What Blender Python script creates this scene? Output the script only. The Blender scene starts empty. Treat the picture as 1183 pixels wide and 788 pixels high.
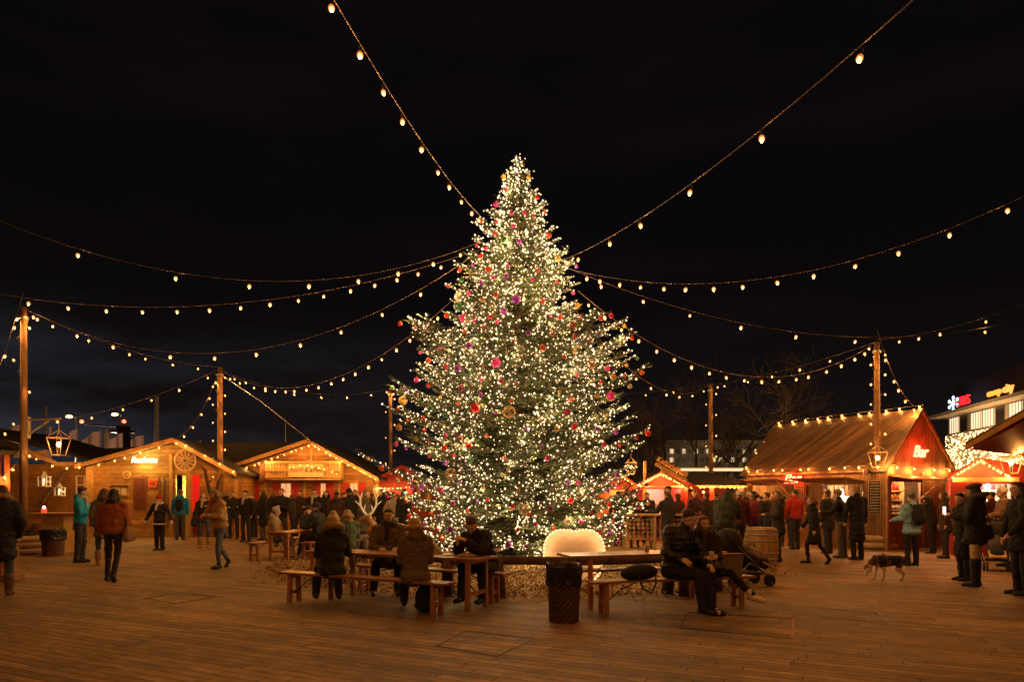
import bpy, bmesh, math, random
import numpy as np
from mathutils import Vector, Matrix, Quaternion
random.seed(7); rng = np.random.default_rng(7)
F = 788.7; H = 1.6; CX = 591.5; HY = 572.0
sc = bpy.context.scene; COL = sc.collection
def W(px, py, Y): return Vector(((px-CX)/F*Y, Y, H+(HY-py)/F*Y))
def XY(px, Y): return ((px-CX)/F*Y, Y)
def G(px, py):
    Y = H*F/(py-HY); return Vector(((px-CX)/F*Y, Y, 0))
# ------------------------------------------------------------------ materials
MATS = {}
def nodes(name):
    m = bpy.data.materials.new(name); m.use_nodes = True
    nt = m.node_tree; b = nt.nodes['Principled BSDF']; return m, nt, b
def _bump(nt, b, src, strength, dist=0.01):
    bp = nt.nodes.new('ShaderNodeBump'); bp.inputs['Strength'].default_value = strength; bp.inputs['Distance'].default_value = dist
    nt.links.new(src, bp.inputs['Height']); nt.links.new(bp.outputs[0], b.inputs['Normal'])
def pm(name, rgb, rough=0.7, var=0.25, scale=8.0, bump=0.3, metal=0.0, stretch=(1,1,1), rgb2=None, bscale=None, dist=0.01):
    if name in MATS: return MATS[name]
    m, nt, b = nodes(name)
    tc = nt.nodes.new('ShaderNodeTexCoord'); mp = nt.nodes.new('ShaderNodeMapping'); mp.inputs['Scale'].default_value = stretch
    nt.links.new(tc.outputs['Object'], mp.inputs[0])
    n = nt.nodes.new('ShaderNodeTexNoise'); n.inputs['Scale'].default_value = scale; n.inputs['Detail'].default_value = 5; n.inputs['Roughness'].default_value = .65
    nt.links.new(mp.outputs[0], n.inputs['Vector'])
    r = nt.nodes.new('ShaderNodeValToRGB'); r.color_ramp.elements[0].position = .3; r.color_ramp.elements[1].position = .72
    c2 = rgb2 or tuple(min(1, c*(1+var)) for c in rgb); c1 = tuple(c*(1-var) for c in rgb)
    r.color_ramp.elements[0].color = (*c1, 1); r.color_ramp.elements[1].color = (*c2, 1)
    nt.links.new(n.outputs['Fac'], r.inputs[0]); nt.links.new(r.outputs[0], b.inputs['Base Color'])
    b.inputs['Roughness'].default_value = rough; b.inputs['Metallic'].default_value = metal
    if bump:
        n2 = n
        if bscale:
            n2 = nt.nodes.new('ShaderNodeTexNoise'); n2.inputs['Scale'].default_value = bscale; n2.inputs['Detail'].default_value = 4
            nt.links.new(mp.outputs[0], n2.inputs['Vector'])
        _bump(nt, b, n2.outputs['Fac'], bump, dist)
    MATS[name] = m; return m
def emis(name, rgb, s, var=0):
    if name in MATS: return MATS[name]
    m, nt, b = nodes(name)
    b.inputs['Base Color'].default_value = (*[c*.5 for c in rgb], 1)
    b.inputs['Emission Color'].default_value = (*rgb, 1); b.inputs['Emission Strength'].default_value = s
    MATS[name] = m; return m
def planks(name, c1, c2, wid=.14, length=2.4, vertical=False, rough=.65, ang=None, gap=.006, groove=(.02,.012,.006), grain=.35, bump=.6, wet=0.0):
    """boards: rows stack along z (horizontal boards) or along the wall (vertical); ang given -> floor boards"""
    if name in MATS: return MATS[name]
    m, nt, b = nodes(name); L = nt.links.new
    tc = nt.nodes.new('ShaderNodeTexCoord'); sx = nt.nodes.new('ShaderNodeSeparateXYZ'); cb = nt.nodes.new('ShaderNodeCombineXYZ')
    if ang is not None:
        mp = nt.nodes.new('ShaderNodeMapping'); mp.inputs['Rotation'].default_value = (0,0,-ang); L(tc.outputs['Object'], mp.inputs[0])
        L(mp.outputs[0], sx.inputs[0]); L(sx.outputs[0], cb.inputs[0]); L(sx.outputs[1], cb.inputs[1])
    else:
        L(tc.outputs['Object'], sx.inputs[0]); ad = nt.nodes.new('ShaderNodeMath'); ad.operation = 'ADD'
        L(sx.outputs[0], ad.inputs[0]); L(sx.outputs[1], ad.inputs[1])
        if vertical: L(sx.outputs[2], cb.inputs[0]); L(ad.outputs[0], cb.inputs[1])
        else: L(ad.outputs[0], cb.inputs[0]); L(sx.outputs[2], cb.inputs[1])
    s3 = nt.nodes.new('ShaderNodeSeparateXYZ'); L(cb.outputs[0], s3.inputs[0]); dv = nt.nodes.new('ShaderNodeMath'); dv.operation = 'DIVIDE'; dv.inputs[1].default_value = wid; L(s3.outputs[1], dv.inputs[0])
    fl_ = nt.nodes.new('ShaderNodeMath'); fl_.operation = 'FLOOR'; L(dv.outputs[0], fl_.inputs[0]); wn = nt.nodes.new('ShaderNodeTexWhiteNoise'); wn.noise_dimensions = '1D'; L(fl_.outputs[0], wn.inputs['W'])
    mo = nt.nodes.new('ShaderNodeMath'); mo.operation = 'MULTIPLY_ADD'; mo.inputs[1].default_value = length*3.0; L(wn.outputs['Value'], mo.inputs[0]); L(s3.outputs[0], mo.inputs[2])
    cb2 = nt.nodes.new('ShaderNodeCombineXYZ'); L(mo.outputs[0], cb2.inputs[0]); L(s3.outputs[1], cb2.inputs[1])
    bt = nt.nodes.new('ShaderNodeTexBrick'); L(cb2.outputs[0], bt.inputs['Vector'])
    n4 = nt.nodes.new('ShaderNodeTexNoise'); n4.inputs['Scale'].default_value = 3.1; n4.inputs['Detail'].default_value = 8; n4.inputs['Roughness'].default_value = .7; L(cb.outputs[0], n4.inputs['Vector'])
    bt.inputs['Scale'].default_value = 1; bt.inputs['Brick Width'].default_value = length; bt.inputs['Row Height'].default_value = wid
    bt.inputs['Mortar Size'].default_value = gap; bt.inputs['Mortar Smooth'].default_value = .3; bt.inputs['Bias'].default_value = 0
    bt.offset = 0; bt.offset_frequency = 1
    bt.inputs['Color1'].default_value = (*c1,1); bt.inputs['Color2'].default_value = (*c2,1); bt.inputs['Mortar'].default_value = (*groove,1)
    mp2 = nt.nodes.new('ShaderNodeMapping'); mp2.inputs['Scale'].default_value = (2.2, 26, 1); L(cb.outputs[0], mp2.inputs[0])
    n = nt.nodes.new('ShaderNodeTexNoise'); n.inputs['Scale'].default_value = 1.6; n.inputs['Detail'].default_value = 7; n.inputs['Distortion'].default_value = .6; L(mp2.outputs[0], n.inputs['Vector'])
    n3 = nt.nodes.new('ShaderNodeTexNoise'); n3.inputs['Scale'].default_value = .55; n3.inputs['Detail'].default_value = 5; L(cb.outputs[0], n3.inputs['Vector'])
    ra = nt.nodes.new('ShaderNodeMapRange'); ra.inputs[1].default_value = .3; ra.inputs[2].default_value = .7; ra.inputs[3].default_value = 1-grain; ra.inputs[4].default_value = 1+grain; L(n.outputs['Fac'], ra.inputs[0])
    rb = nt.nodes.new('ShaderNodeMapRange'); rb.inputs[1].default_value = .3; rb.inputs[2].default_value = .7; rb.inputs[3].default_value = .5; rb.inputs[4].default_value = 1.35; L(n3.outputs['Fac'], rb.inputs[0])  # random board tone, widened so it also paints in shadow patches
    rc = nt.nodes.new('ShaderNodeMapRange'); rc.inputs[1].default_value = .35; rc.inputs[2].default_value = .62; rc.inputs[3].default_value = .68; rc.inputs[4].default_value = 1.12; L(n4.outputs['Fac'], rc.inputs[0])
    m0 = nt.nodes.new('ShaderNodeMath'); m0.operation = 'MULTIPLY'; L(rb.outputs[0], m0.inputs[0]); L(rc.outputs[0], m0.inputs[1])
    mu = nt.nodes.new('ShaderNodeMath'); mu.operation = 'MULTIPLY'; L(ra.outputs[0], mu.inputs[0]); L(m0.outputs[0], mu.inputs[1])
    vm = nt.nodes.new('ShaderNodeVectorMath'); vm.operation = 'SCALE'; L(bt.outputs['Color'], vm.inputs[0]); L(mu.outputs[0], vm.inputs['Scale'])
    L(vm.outputs[0], b.inputs['Base Color'])
    ro = nt.nodes.new('ShaderNodeMapRange'); ro.inputs[3].default_value = rough-.12-wet; ro.inputs[4].default_value = rough+.12; L(n3.outputs['Fac'], ro.inputs[0]); L(ro.outputs[0], b.inputs['Roughness'])
    sm = nt.nodes.new('ShaderNodeMath'); sm.operation = 'MULTIPLY'; sm.inputs[1].default_value = .3; L(n.outputs['Fac'], sm.inputs[0])
    s2 = nt.nodes.new('ShaderNodeMath'); s2.operation = 'SUBTRACT'; L(sm.outputs[0], s2.inputs[0]); L(bt.outputs['Fac'], s2.inputs[1])
    _bump(nt, b, s2.outputs[0], bump, .012)
    MATS[name] = m; return m
def puffer(name, rgb, rough=.45, row=.075):
    if name in MATS: return MATS[name]
    m, nt, b = nodes(name); L = nt.links.new
    tc = nt.nodes.new('ShaderNodeTexCoord')
    wv = nt.nodes.new('ShaderNodeTexWave'); wv.bands_direction = 'Z'; wv.inputs['Scale'].default_value = .314/row; wv.inputs['Distortion'].default_value = 1.2; wv.inputs['Detail'].default_value = 2
    L(tc.outputs['Object'], wv.inputs['Vector'])
    b.inputs['Base Color'].default_value = (*rgb,1); b.inputs['Roughness'].default_value = rough
    _bump(nt, b, wv.outputs['Fac'], .35, .02); MATS[name] = m; return m
def cloth(name, rgb, rough=.9, sheen=.1): 
    m = pm(name, rgb, rough, .3, 30, .35, bscale=7, dist=.03); return m
def fur(name, rgb): return pm(name, rgb, .95, .6, 45, 1.0, bscale=70, dist=.03)
def hairm(name, rgb): return pm(name, rgb, .55, .6, 14, .8, stretch=(4,4,.6), dist=.02)

WOOD_OR = planks('pine_log_boards', (.52,.26,.07), (.33,.15,.038), .16, 3.2, grain=.3, groove=(.08,.04,.012))
WOOD_V = planks('vertical_rough_boards', (.30,.155,.065), (.19,.095,.04), .17, 9, vertical=True, grain=.45, groove=(.03,.015,.006))
WOOD_ROOF = planks('roof_boards', (.18,.09,.035), (.085,.042,.016), .2, 12, vertical=True, grain=.5, groove=(.02,.012,.006))
DECK = planks('deck_boards', (.35,.205,.080), (.185,.104,.040), .13, 1.9, ang=math.radians(-26), grain=.5, rough=.72, groove=(.02,.013,.008), gap=.007, bump=1.0, wet=.04)
WOOD = pm('warm_timber', (.36,.19,.075), .5, .35, 5, .2, stretch=(1,1,1))
POLEW = pm('pole_wood', (.24,.125,.045), .75, .35, 5, .3, stretch=(1,1,.3))
VERGE = pm('verge_timber', (.30,.155,.055), .65, .35, 5, .3)
TIMBER = pm('pale_timber', (.50,.29,.10), .6, .3, 6, .2)
BENCHW = pm('varnished_bench_wood', (.30,.115,.045), .35, .3, 4, .15, stretch=(1,6,6))
LEGW = pm('bench_leg_wood', (.42,.17,.065), .45, .3, 5, .15)
BARK = pm('spruce_bark', (.12,.07,.04), .9, .5, 9, 1.0, stretch=(1,1,.3), dist=.03)
LOGEND = pm('cut_log_face', (.5,.3,.15), .8, .3, 12, .3)
DARKROOF = pm('dark_roof_felt', (.022,.019,.017), .85, .3, 4, .5)
REDP = pm('red_paint', (.42,.03,.02), .5, .25, 5, .15)
DREDP = pm('dark_red_paint', (.22,.02,.015), .6, .3, 5, .2)
BLACKM = pm('black_metal', (.02,.02,.02), .4, .2, 5, .1, metal=.6)
BLACKP = pm('black_plastic', (.015,.015,.016), .35, .2, 6, .5, bscale=14, dist=.03)
STEEL = pm('galvanised_steel', (.4,.38,.35), .4, .2, 6, .1, metal=.8)
WHITEP = pm('white_paint', (.75,.72,.66), .5, .1, 5, .1)
CABLE = pm('cable_rubber', (.07,.045,.028), .6, .2, 5, 0)
SOCK = pm('socket_black', (.03,.02,.015), .5, .2, 5, 0)
SKIN = pm('skin', (.66,.40,.27), .5, .08, 18, .05)
SKIN2 = pm('skin_tan', (.40,.21,.12), .5, .08, 18, .05)
STONE = pm('pale_plaster', (.32,.26,.19), .85, .2, 2, .2)
WARM = (1.0, .44, .12)
def bulbmat(name, rgb, s): return emis(name, rgb, s)
BULB_CORE = emis('bulb_glow', (1,.55,.22), 4.5)
BULB_SMALL = emis('small_bulb_glow', (1,.46,.15), 2.3)
FAIRY = emis('fairy_glow', (1,.71,.43), 2.8)
for _m in (BULB_CORE, BULB_SMALL, FAIRY): _m.cycles.emission_sampling = 'NONE'
LIGHTS = {}
def blight(p, parent, e, rgb=(1,.40,.085), r=.035):
    k = (e, rgb, r)
    if k not in LIGHTS:
        l = bpy.data.lights.new('bulb_light', 'POINT'); l.energy = e; l.color = rgb; l.shadow_soft_size = r; LIGHTS[k] = l
    o = bpy.data.objects.new('bulb_light', LIGHTS[k]); COL.objects.link(o); o.parent = parent; o.location = p; return o
def shellmat():
    m = bpy.data.materials.new('amber_halo_shell'); m.use_nodes = True; nt = m.node_tree; nt.nodes.clear()
    o = nt.nodes.new('ShaderNodeOutputMaterial'); mx = nt.nodes.new('ShaderNodeMixShader'); t = nt.nodes.new('ShaderNodeBsdfTransparent'); e = nt.nodes.new('ShaderNodeEmission')
    e.inputs[0].default_value = (1,.27,.035,1); e.inputs[1].default_value = 1.35; mx.inputs[0].default_value = .5  # amber emission on the shell stands in for the orange halo
    nt.links.new(t.outputs[0], mx.inputs[1]); nt.links.new(e.outputs[0], mx.inputs[2]); nt.links.new(mx.outputs[0], o.inputs[0]); m.cycles.emission_sampling = 'NONE'; return m
SHELL = shellmat()
# ------------------------------------------------------------------ mesh builder
def frame(d):
    d = Vector(d).normalized(); a = Vector((0,0,1)) if abs(d.z) < .95 else Vector((1,0,0))
    s = d.cross(a).normalized(); u = s.cross(d).normalized(); return s, u, d
class MB:
    def __init__(s): s.v = []; s.f = []; s.mi = []; s.cur = 0; s.smooth = False
    def add(s, vs, fs):
        o = len(s.v); s.v += [tuple(v) for v in vs]; s.f += [tuple(i+o for i in f) for f in fs]; s.mi += [s.cur]*len(fs); return s
    def box(s, c, size, rz=0, M=None):
        hx, hy, hz = size[0]/2, size[1]/2, size[2]/2; c = Vector(c); R = M or Matrix.Rotation(rz, 3, 'Z')
        vs = [c + R @ Vector((x,y,z)) for z in (-hz,hz) for x,y in ((-hx,-hy),(hx,-hy),(hx,hy),(-hx,hy))]
        return s.add(vs, [(3,2,1,0),(4,5,6,7),(0,1,5,4),(1,2,6,5),(2,3,7,6),(3,0,4,7)])
    def b2(s, x0,x1,y0,y1,z0,z1): return s.box(((x0+x1)/2,(y0+y1)/2,(z0+z1)/2),(abs(x1-x0),abs(y1-y0),abs(z1-z0)))
    def bar(s, p0, p1, w, h):
        p0, p1 = Vector(p0), Vector(p1); sd, u, d = frame(p1-p0); M = Matrix((sd, d, u)).transposed()
        return s.box((p0+p1)/2, (w, (p1-p0).length, h), M=M)
    def tube(s, pts, r, n=8, caps=True):
        pts = [Vector(p) for p in pts]; rs = r if isinstance(r, (list,tuple)) else [r]*len(pts); vs = []; fs = []
        d0 = pts[1]-pts[0]; sd, u, _ = frame(d0)
        for i, p in enumerate(pts):
            d = (pts[min(i+1,len(pts)-1)]-pts[max(i-1,0)]).normalized()
            sd = (sd - d*sd.dot(d)).normalized(); u = d.cross(sd)
            for k in range(n):
                a = 2*math.pi*k/n; vs.append(p + (sd*math.cos(a)+u*math.sin(a))*rs[i])
        for i in range(len(pts)-1):
            for k in range(n):
                a, b_ = i*n+k, i*n+(k+1)%n; fs.append((a, b_, b_+n, a+n))
        if caps: fs.append(tuple(range(n-1,-1,-1))); fs.append(tuple(range((len(pts)-1)*n, len(pts)*n)))
        return s.add(vs, fs)
    def lathe(s, prof, c=(0,0,0), n=20, M=None):
        c = Vector(c); vs = []; fs = []
        for r, z in prof:
            for k in range(n):
                a = 2*math.pi*k/n; p = Vector((r*math.cos(a), r*math.sin(a), z)); vs.append(c+(M@p if M else p))
        for i in range(len(prof)-1):
            for k in range(n):
                a, b_ = i*n+k, i*n+(k+1)%n; fs.append((a,b_,b_+n,a+n))
        fs.append(tuple(range(n-1,-1,-1))); fs.append(tuple(range((len(prof)-1)*n, len(prof)*n)))
        return s.add(vs, fs)
    def ell(s, c, r, R=None, n=12, m=8):
        if not hasattr(r, '__len__'): r = (r,r,r)
        c = Vector(c); vs = []; fs = []
        P = lambda v: c + (R @ Vector(v) if R else Vector(v))
        vs.append(P((0,0,-r[2])))
        for i in range(1, m):
            t = -math.pi/2 + math.pi*i/m
            for k in range(n):
                a = 2*math.pi*k/n; vs.append(P((r[0]*math.cos(t)*math.cos(a), r[1]*math.cos(t)*math.sin(a), r[2]*math.sin(t))))
        vs.append(P((0,0,r[2]))); last = len(vs)-1
        for k in range(n):
            fs.append((0, 1+(k+1)%n, 1+k)); fs.append((last, last-n+k, last-n+(k+1)%n))
        for i in range(m-2):
            for k in range(n):
                a, b_ = 1+i*n+k, 1+i*n+(k+1)%n; fs.append((a,b_,b_+n,a+n))
        return s.add(vs, fs)
    def cap(s, p0, p1, r0, r1, n=12):
        """tapered capsule, closed"""
        p0, p1 = Vector(p0), Vector(p1); L = (p1-p0).length
        if L < 1e-5: return s.ell(p0, max(r0,r1))
        sd, u, d = frame(p1-p0); R = Matrix((sd, u, d)).transposed(); prof = []
        for i in range(1, 4): a = -math.pi/2 + i*math.pi/8; prof.append((r0*math.cos(a), r0*math.sin(a)))
        prof.append((r0, 0)); prof.append((r1, L))
        for i in range(1, 4): a = i*math.pi/8; prof.append((r1*math.cos(a), L + r1*math.sin(a)))
        return s.lathe(prof, p0, n, R)
    def prism(s, poly, axis, a0, a1):
        """poly of 2D points, extruded along axis ('x','y','z') from a0 to a1"""
        n = len(poly)
        def P(p, a): return {'y': (p[0], a, p[1]), 'x': (a, p[0], p[1]), 'z': (p[0], p[1], a)}[axis]
        vs = [P(p, a0) for p in poly]+[P(p, a1) for p in poly]
        return s.add(vs, [tuple(range(n-1,-1,-1)), tuple(range(n, 2*n))]+[(i,(i+1)%n,(i+1)%n+n,i+n) for i in range(n)])
    def mesh(s, name, mats):
        me = bpy.data.meshes.new(name); me.from_pydata(s.v, [], s.f); mats = mats if isinstance(mats, (list,tuple)) else [mats]
        for m in mats: me.materials.append(m)
        if len(mats) > 1: me.polygons.foreach_set('material_index', s.mi)
        bm = bmesh.new(); bm.from_mesh(me); bmesh.ops.recalc_face_normals(bm, faces=bm.faces); bm.to_mesh(me); bm.free()
        if s.smooth: me.polygons.foreach_set('use_smooth', [True]*len(me.polygons))
        me.update(); return me
    def build(s, name, mats, parent=None, bevel=0, smooth=False):
        s.smooth = s.smooth or smooth
        o = bpy.data.objects.new(name, s.mesh(name, mats)); COL.objects.link(o)
        if parent: o.parent = parent
        if bevel:
            md = o.modifiers.new('Bevel', 'BEVEL'); md.width = bevel; md.segments = 2; md.limit_method = 'ANGLE'
        return o
def tag(o, label, cat, group=None, kind=None):
    if label: o['label'] = label
    if cat: o['category'] = cat
    if group: o['group'] = group
    if kind: o['kind'] = kind
    return o
def thing(name, label, cat, x=0, y=0, z=0, rz=0, group=None):
    o = bpy.data.objects.new(name, None); COL.objects.link(o); o.location = (x,y,z); o.rotation_euler = (0,0,rz); o.empty_display_size = .1
    return tag(o, label, cat, group)
def struct(o): o['kind'] = 'structure'; return o
def dup(root, x, y, z=None, rz=None, label=None):
    r = root.copy(); COL.objects.link(r); r.location = (x, y, root.location.z if z is None else z)
    if rz is not None: r.rotation_euler = (0,0,rz)
    if label: r['label'] = label
    for ch in list(root.children):
        c = ch.copy(); COL.objects.link(c); c.parent = r
        for g in list(ch.children):
            d = g.copy(); COL.objects.link(d); d.parent = c
    return r
def text(name, body, size, mat, parent, M, extrude=.01, shear=0, bev=0, spacing=1):
    cu = bpy.data.curves.new(name, 'FONT'); cu.body = body; cu.size = size; cu.extrude = extrude; cu.align_x = 'CENTER'; cu.align_y = 'CENTER'; cu.shear = shear; cu.bevel_depth = bev; cu.resolution_u = 3; cu.space_character = spacing
    t = bpy.data.objects.new(name, cu); COL.objects.link(t); bpy.context.view_layer.update()
    me = bpy.data.meshes.new_from_object(t.evaluated_get(bpy.context.evaluated_depsgraph_get())); bpy.data.objects.remove(t)
    me.materials.clear(); me.materials.append(mat)
    o = bpy.data.objects.new(name, me); COL.objects.link(o)
    if parent: o.parent = parent
    o.matrix_local = M; return o
def TM(loc, rz=0, rx=math.pi/2, ry=0): return Matrix.Translation(loc) @ Matrix.Rotation(rz,4,'Z') @ Matrix.Rotation(rx,4,'X') @ Matrix.Rotation(ry,4,'Z')
# ------------------------------------------------------------------ camera, world
cam = bpy.data.cameras.new('camera'); cam.sensor_width = 36; cam.lens = 24; cam.shift_y = (HY-394)/1183; cam.clip_end = 2000; cam.clip_start = .05
co = bpy.data.objects.new('camera', cam); COL.objects.link(co); co.location = (0,0,H); co.rotation_euler = (math.pi/2,0,0); sc.camera = co
wd = bpy.data.worlds.new('World'); sc.world = wd; wd.use_nodes = True; nt = wd.node_tree; L = nt.links.new; bg = nt.nodes['Background']
tc = nt.nodes.new('ShaderNodeTexCoord'); sx = nt.nodes.new('ShaderNodeSeparateXYZ'); L(tc.outputs['Generated'], sx.inputs[0])
el = nt.nodes.new('ShaderNodeValToRGB'); e = el.color_ramp.elements; e[0].position = 0; e[0].color = (.0085,.0062,.0058,1); e[1].position = .5; e[1].color = (.0022,.0017,.0023,1)
x = e.new(.12); x.color = (.0062,.0044,.0044,1); x = e.new(.28); x.color = (.0030,.0022,.0026,1); L(sx.outputs[2], el.inputs[0])
mp = nt.nodes.new('ShaderNodeMapping'); mp.inputs['Scale'].default_value = (1.2,1.2,5); L(tc.outputs['Generated'], mp.inputs[0])
nz = nt.nodes.new('ShaderNodeTexNoise'); nz.inputs['Scale'].default_value = 2.6; nz.inputs['Detail'].default_value = 7; nz.inputs['Roughness'].default_value = .55; L(mp.outputs[0], nz.inputs['Vector'])
cr = nt.nodes.new('ShaderNodeValToRGB'); cr.color_ramp.elements[0].position = .42; cr.color_ramp.elements[1].position = .66; L(nz.outputs['Fac'], cr.inputs[0])
# twilight blue between the clouds, low and to the left (west)
lz = nt.nodes.new('ShaderNodeMapRange'); lz.inputs[1].default_value = .26; lz.inputs[2].default_value = .05; lz.inputs[3].default_value = 0; lz.inputs[4].default_value = 1; L(sx.outputs[2], lz.inputs[0])
lx = nt.nodes.new('ShaderNodeMapRange'); lx.inputs[1].default_value = -.05; lx.inputs[2].default_value = -.55; L(sx.outputs[0], lx.inputs[0])
m1 = nt.nodes.new('ShaderNodeMath'); m1.operation = 'MULTIPLY'; L(lz.outputs[0], m1.inputs[0]); L(lx.outputs[0], m1.inputs[1])
m2 = nt.nodes.new('ShaderNodeMath'); m2.operation = 'MULTIPLY'; L(m1.outputs[0], m2.inputs[0]); L(cr.outputs[0], m2.inputs[1])
mx = nt.nodes.new('ShaderNodeMix'); mx.data_type = 'RGBA'; L(m2.outputs[0], mx.inputs[0]); L(el.outputs[0], mx.inputs[6]); mx.inputs[7].default_value = (.030,.031,.042,1)
nz2 = nt.nodes.new('ShaderNodeTexNoise'); nz2.inputs['Scale'].default_value = 1.7; nz2.inputs['Detail'].default_value = 6; L(mp.outputs[0], nz2.inputs['Vector'])
cr2 = nt.nodes.new('ShaderNodeValToRGB'); cr2.color_ramp.elements[0].position = .48; cr2.color_ramp.elements[0].color = (0,0,0,1); cr2.color_ramp.elements[1].position = .75; cr2.color_ramp.elements[1].color = (.0030,.0016,.0013,1); L(nz2.outputs['Fac'], cr2.inputs[0])
ad2 = nt.nodes.new('ShaderNodeMix'); ad2.data_type = 'RGBA'; ad2.blend_type = 'ADD'; ad2.inputs[0].default_value = 1; L(mx.outputs[2], ad2.inputs[6]); L(cr2.outputs[0], ad2.inputs[7]); L(ad2.outputs[2], bg.inputs[0]); bg.inputs[1].default_value = 1.0
sc.view_settings.view_transform = 'Standard'; sc.view_settings.look = 'None'; sc.view_settings.gamma = 1; sc.view_settings.exposure = 0
sc.cycles.use_denoising = True; sc.cycles.use_light_tree = True; sc.cycles.sample_clamp_indirect = 3; sc.cycles.max_bounces = 5; sc.cycles.diffuse_bounces = 2; sc.cycles.glossy_bounces = 3; sc.cycles.transparent_max_bounces = 8
sc.cycles.caustics_reflective = False; sc.cycles.caustics_refractive = False
# ------------------------------------------------------------------ ground
gm = pm('dark_asphalt', (.05,.045,.04), .8, .3, 3, .5)
MB().add([(-500,-60,-.012),(500,-60,-.012),(500,900,-.012),(-500,900,-.012)], [(0,1,2,3)]).build('ground', gm)['kind'] = 'structure'
MB().add([(-34,-12,0),(34,-12,0),(34,36,0),(-34,36,0)], [(0,1,2,3)]).build('deck', DECK)['kind'] = 'structure'
# ------------------------------------------------------------------ light strings
def ico(r, sub=1):
    bm = bmesh.new(); bmesh.ops.create_icosphere(bm, subdivisions=sub, radius=r); vs = [v.co.copy() for v in bm.verts]; fs = [tuple(v.index for v in f.verts) for f in bm.faces]; bm.free(); return vs, fs
def bulb_mesh(name, r, shell=True, mat=None):
    mb = MB(); mb.smooth = True; v, f = ico(1, 2 if shell else 1)
    if shell:
        mb.add([(x*r*.74, y*r*.74, z*r*.9-.01) for x,y,z in v], f); mb.cur = 1
        mb.add([(x*r, y*r, z*r*(1.05 if z < 0 else 1.3)) for x,y,z in v], f)
        return mb.mesh(name, [mat or BULB_CORE, SHELL])
    mb.add([(x*r, y*r, z*r*1.25) for x,y,z in v], f); return mb.mesh(name, mat or BULB_CORE)
BM_BIG = bulb_mesh('bulb', .037); BM_MID = bulb_mesh('bulb', .040); BM_SMALL = bulb_mesh('bulb', .036, False, BULB_SMALL)
SOCKM = MB().tube([(0,0,.04),(0,0,.105)], [.022,.018], 8).mesh('socket', SOCK)
def bulb(p, parent, mesh, socket=False, s=1):
    o = bpy.data.objects.new('bulb', mesh); COL.objects.link(o); o.parent = parent; o.location = p; k_ = s*OFF.uniform(.86,1.1); o.scale = (k_,k_,k_); o.rotation_euler = (OFF.gauss(0,.16), OFF.gauss(0,.16), 0)
    if socket:
        k = bpy.data.objects.new('socket', SOCKM); COL.objects.link(k); k.parent = o
    return o
OFF = random.Random(3)
def festoon(label, A, B, pix, extra=(), zB=None, cable_r=.0075, drop=.13, big=None):
    """string from A=(x,y) to B=(x,y); heights and sag least-squares fitted to bulbs seen at pix"""
    A = Vector(A); B = Vector(B); rows = []; rhs = []; ts = []
    for px, py in pix:
        k = (px-CX)/F; dx, dy = B.x-A.x, B.y-A.y
        t = (k*A.y-A.x)/(dx-k*dy); Y = A.y+dy*t; z = H+(HY-py)/F*Y
        ts.append(t); rows.append([1-t, t, -4*t*(1-t)]); rhs.append(z)
    if zB is not None: rows.append([0,50,0]); rhs.append(50*zB)
    rows.append([0,0,.3]); rhs.append(.3*.5)
    zA, zb, sg = np.linalg.lstsq(np.array(rows), np.array(rhs), rcond=None)[0]
    P = lambda t: Vector((A.x+(B.x-A.x)*t, A.y+(B.y-A.y)*t, zA+(zb-zA)*t-4*sg*t*(1-t)))
    sp = [abs(a-b)*(B-A).length for a,b in zip(ts, ts[1:])]
    print('STR %-40s zA %.2f zB %.2f sag %.2f spacing %.2f-%.2f t %.2f..%.2f' % (label[:40], zA, zb, sg, min(sp), max(sp), min(ts), max(ts)))
    root = thing('festoon_string', label, 'string lights', *P(0), group='festoon strings of bulbs over the square')
    o0 = P(0); N = 40; MB().tube([P(i/N)+Vector((0,0,drop))-o0 for i in range(N+1)], cable_r, 5).build('cable', CABLE, root, smooth=True)
    for t in list(ts)+list(extra):
        p = P(t); 
        d = (p-Vector((0,0,H))).length
        b_ = bulb(p-o0, root, BM_BIG if d < 15 else (BM_MID if d < 24 else BM_SMALL), socket=d < 15)
        blight(p-o0-Vector((0,0,.05)), root, (27 if d < 12 else 20) if d < 24 else 11)
    return root
TA = lambda a, r=1.0: (.14+r*math.sin(a), 17-r*math.cos(a))
festoon('steep festoon string rising from the tree to the top of the picture, left of centre', (-.6,16.3), (-2.9,-1.5), [(383,2),(416,58),(443,107),(465,147),(487,177),(506,200),(519,219),(533,233),(545,244),(553,252)], [.66,.72,.78,.84,.9])
festoon('festoon string curving from the tree to the top edge, right of centre', (1.1,16.3), (6.4,-1.5), [(668,290),(704.5,286),(740,267),(797,231),(880,165),(993,50)], [.62,.7,.78,.86,.93])
festoon('long festoon string from the upper tree to the right edge, highest on the right side', (1.2,16.6), (12.2,10.5), [(678,314.6),(693,320.6),(716,329),(740,334),(767,337),(792,337.7),(824.5,338.6),(858,335),(898,330),(940,321),(988,308.5),(1038,288),(1097,267),(1164,242)])
festoon('sparse festoon string passing just above the tall pole by the bar hut', (1.3,17), (14.8,20), [(694.5,328),(743,348.7),(797,366),(856,380.6),(919.6,390),(988,394),(1138,383)])
PT = [('timber pole beside the left planter of ropes, lantern bracket on it', 27.5, 358, 625+21, 'pole carrying a bracket lantern')]
P28 = W(27,360,18.5); P253 = W(254,428,26.0); P451 = W(451,452,31); P821 = W(821,447,30); P1013 = W(1013,400,20.3)
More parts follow.
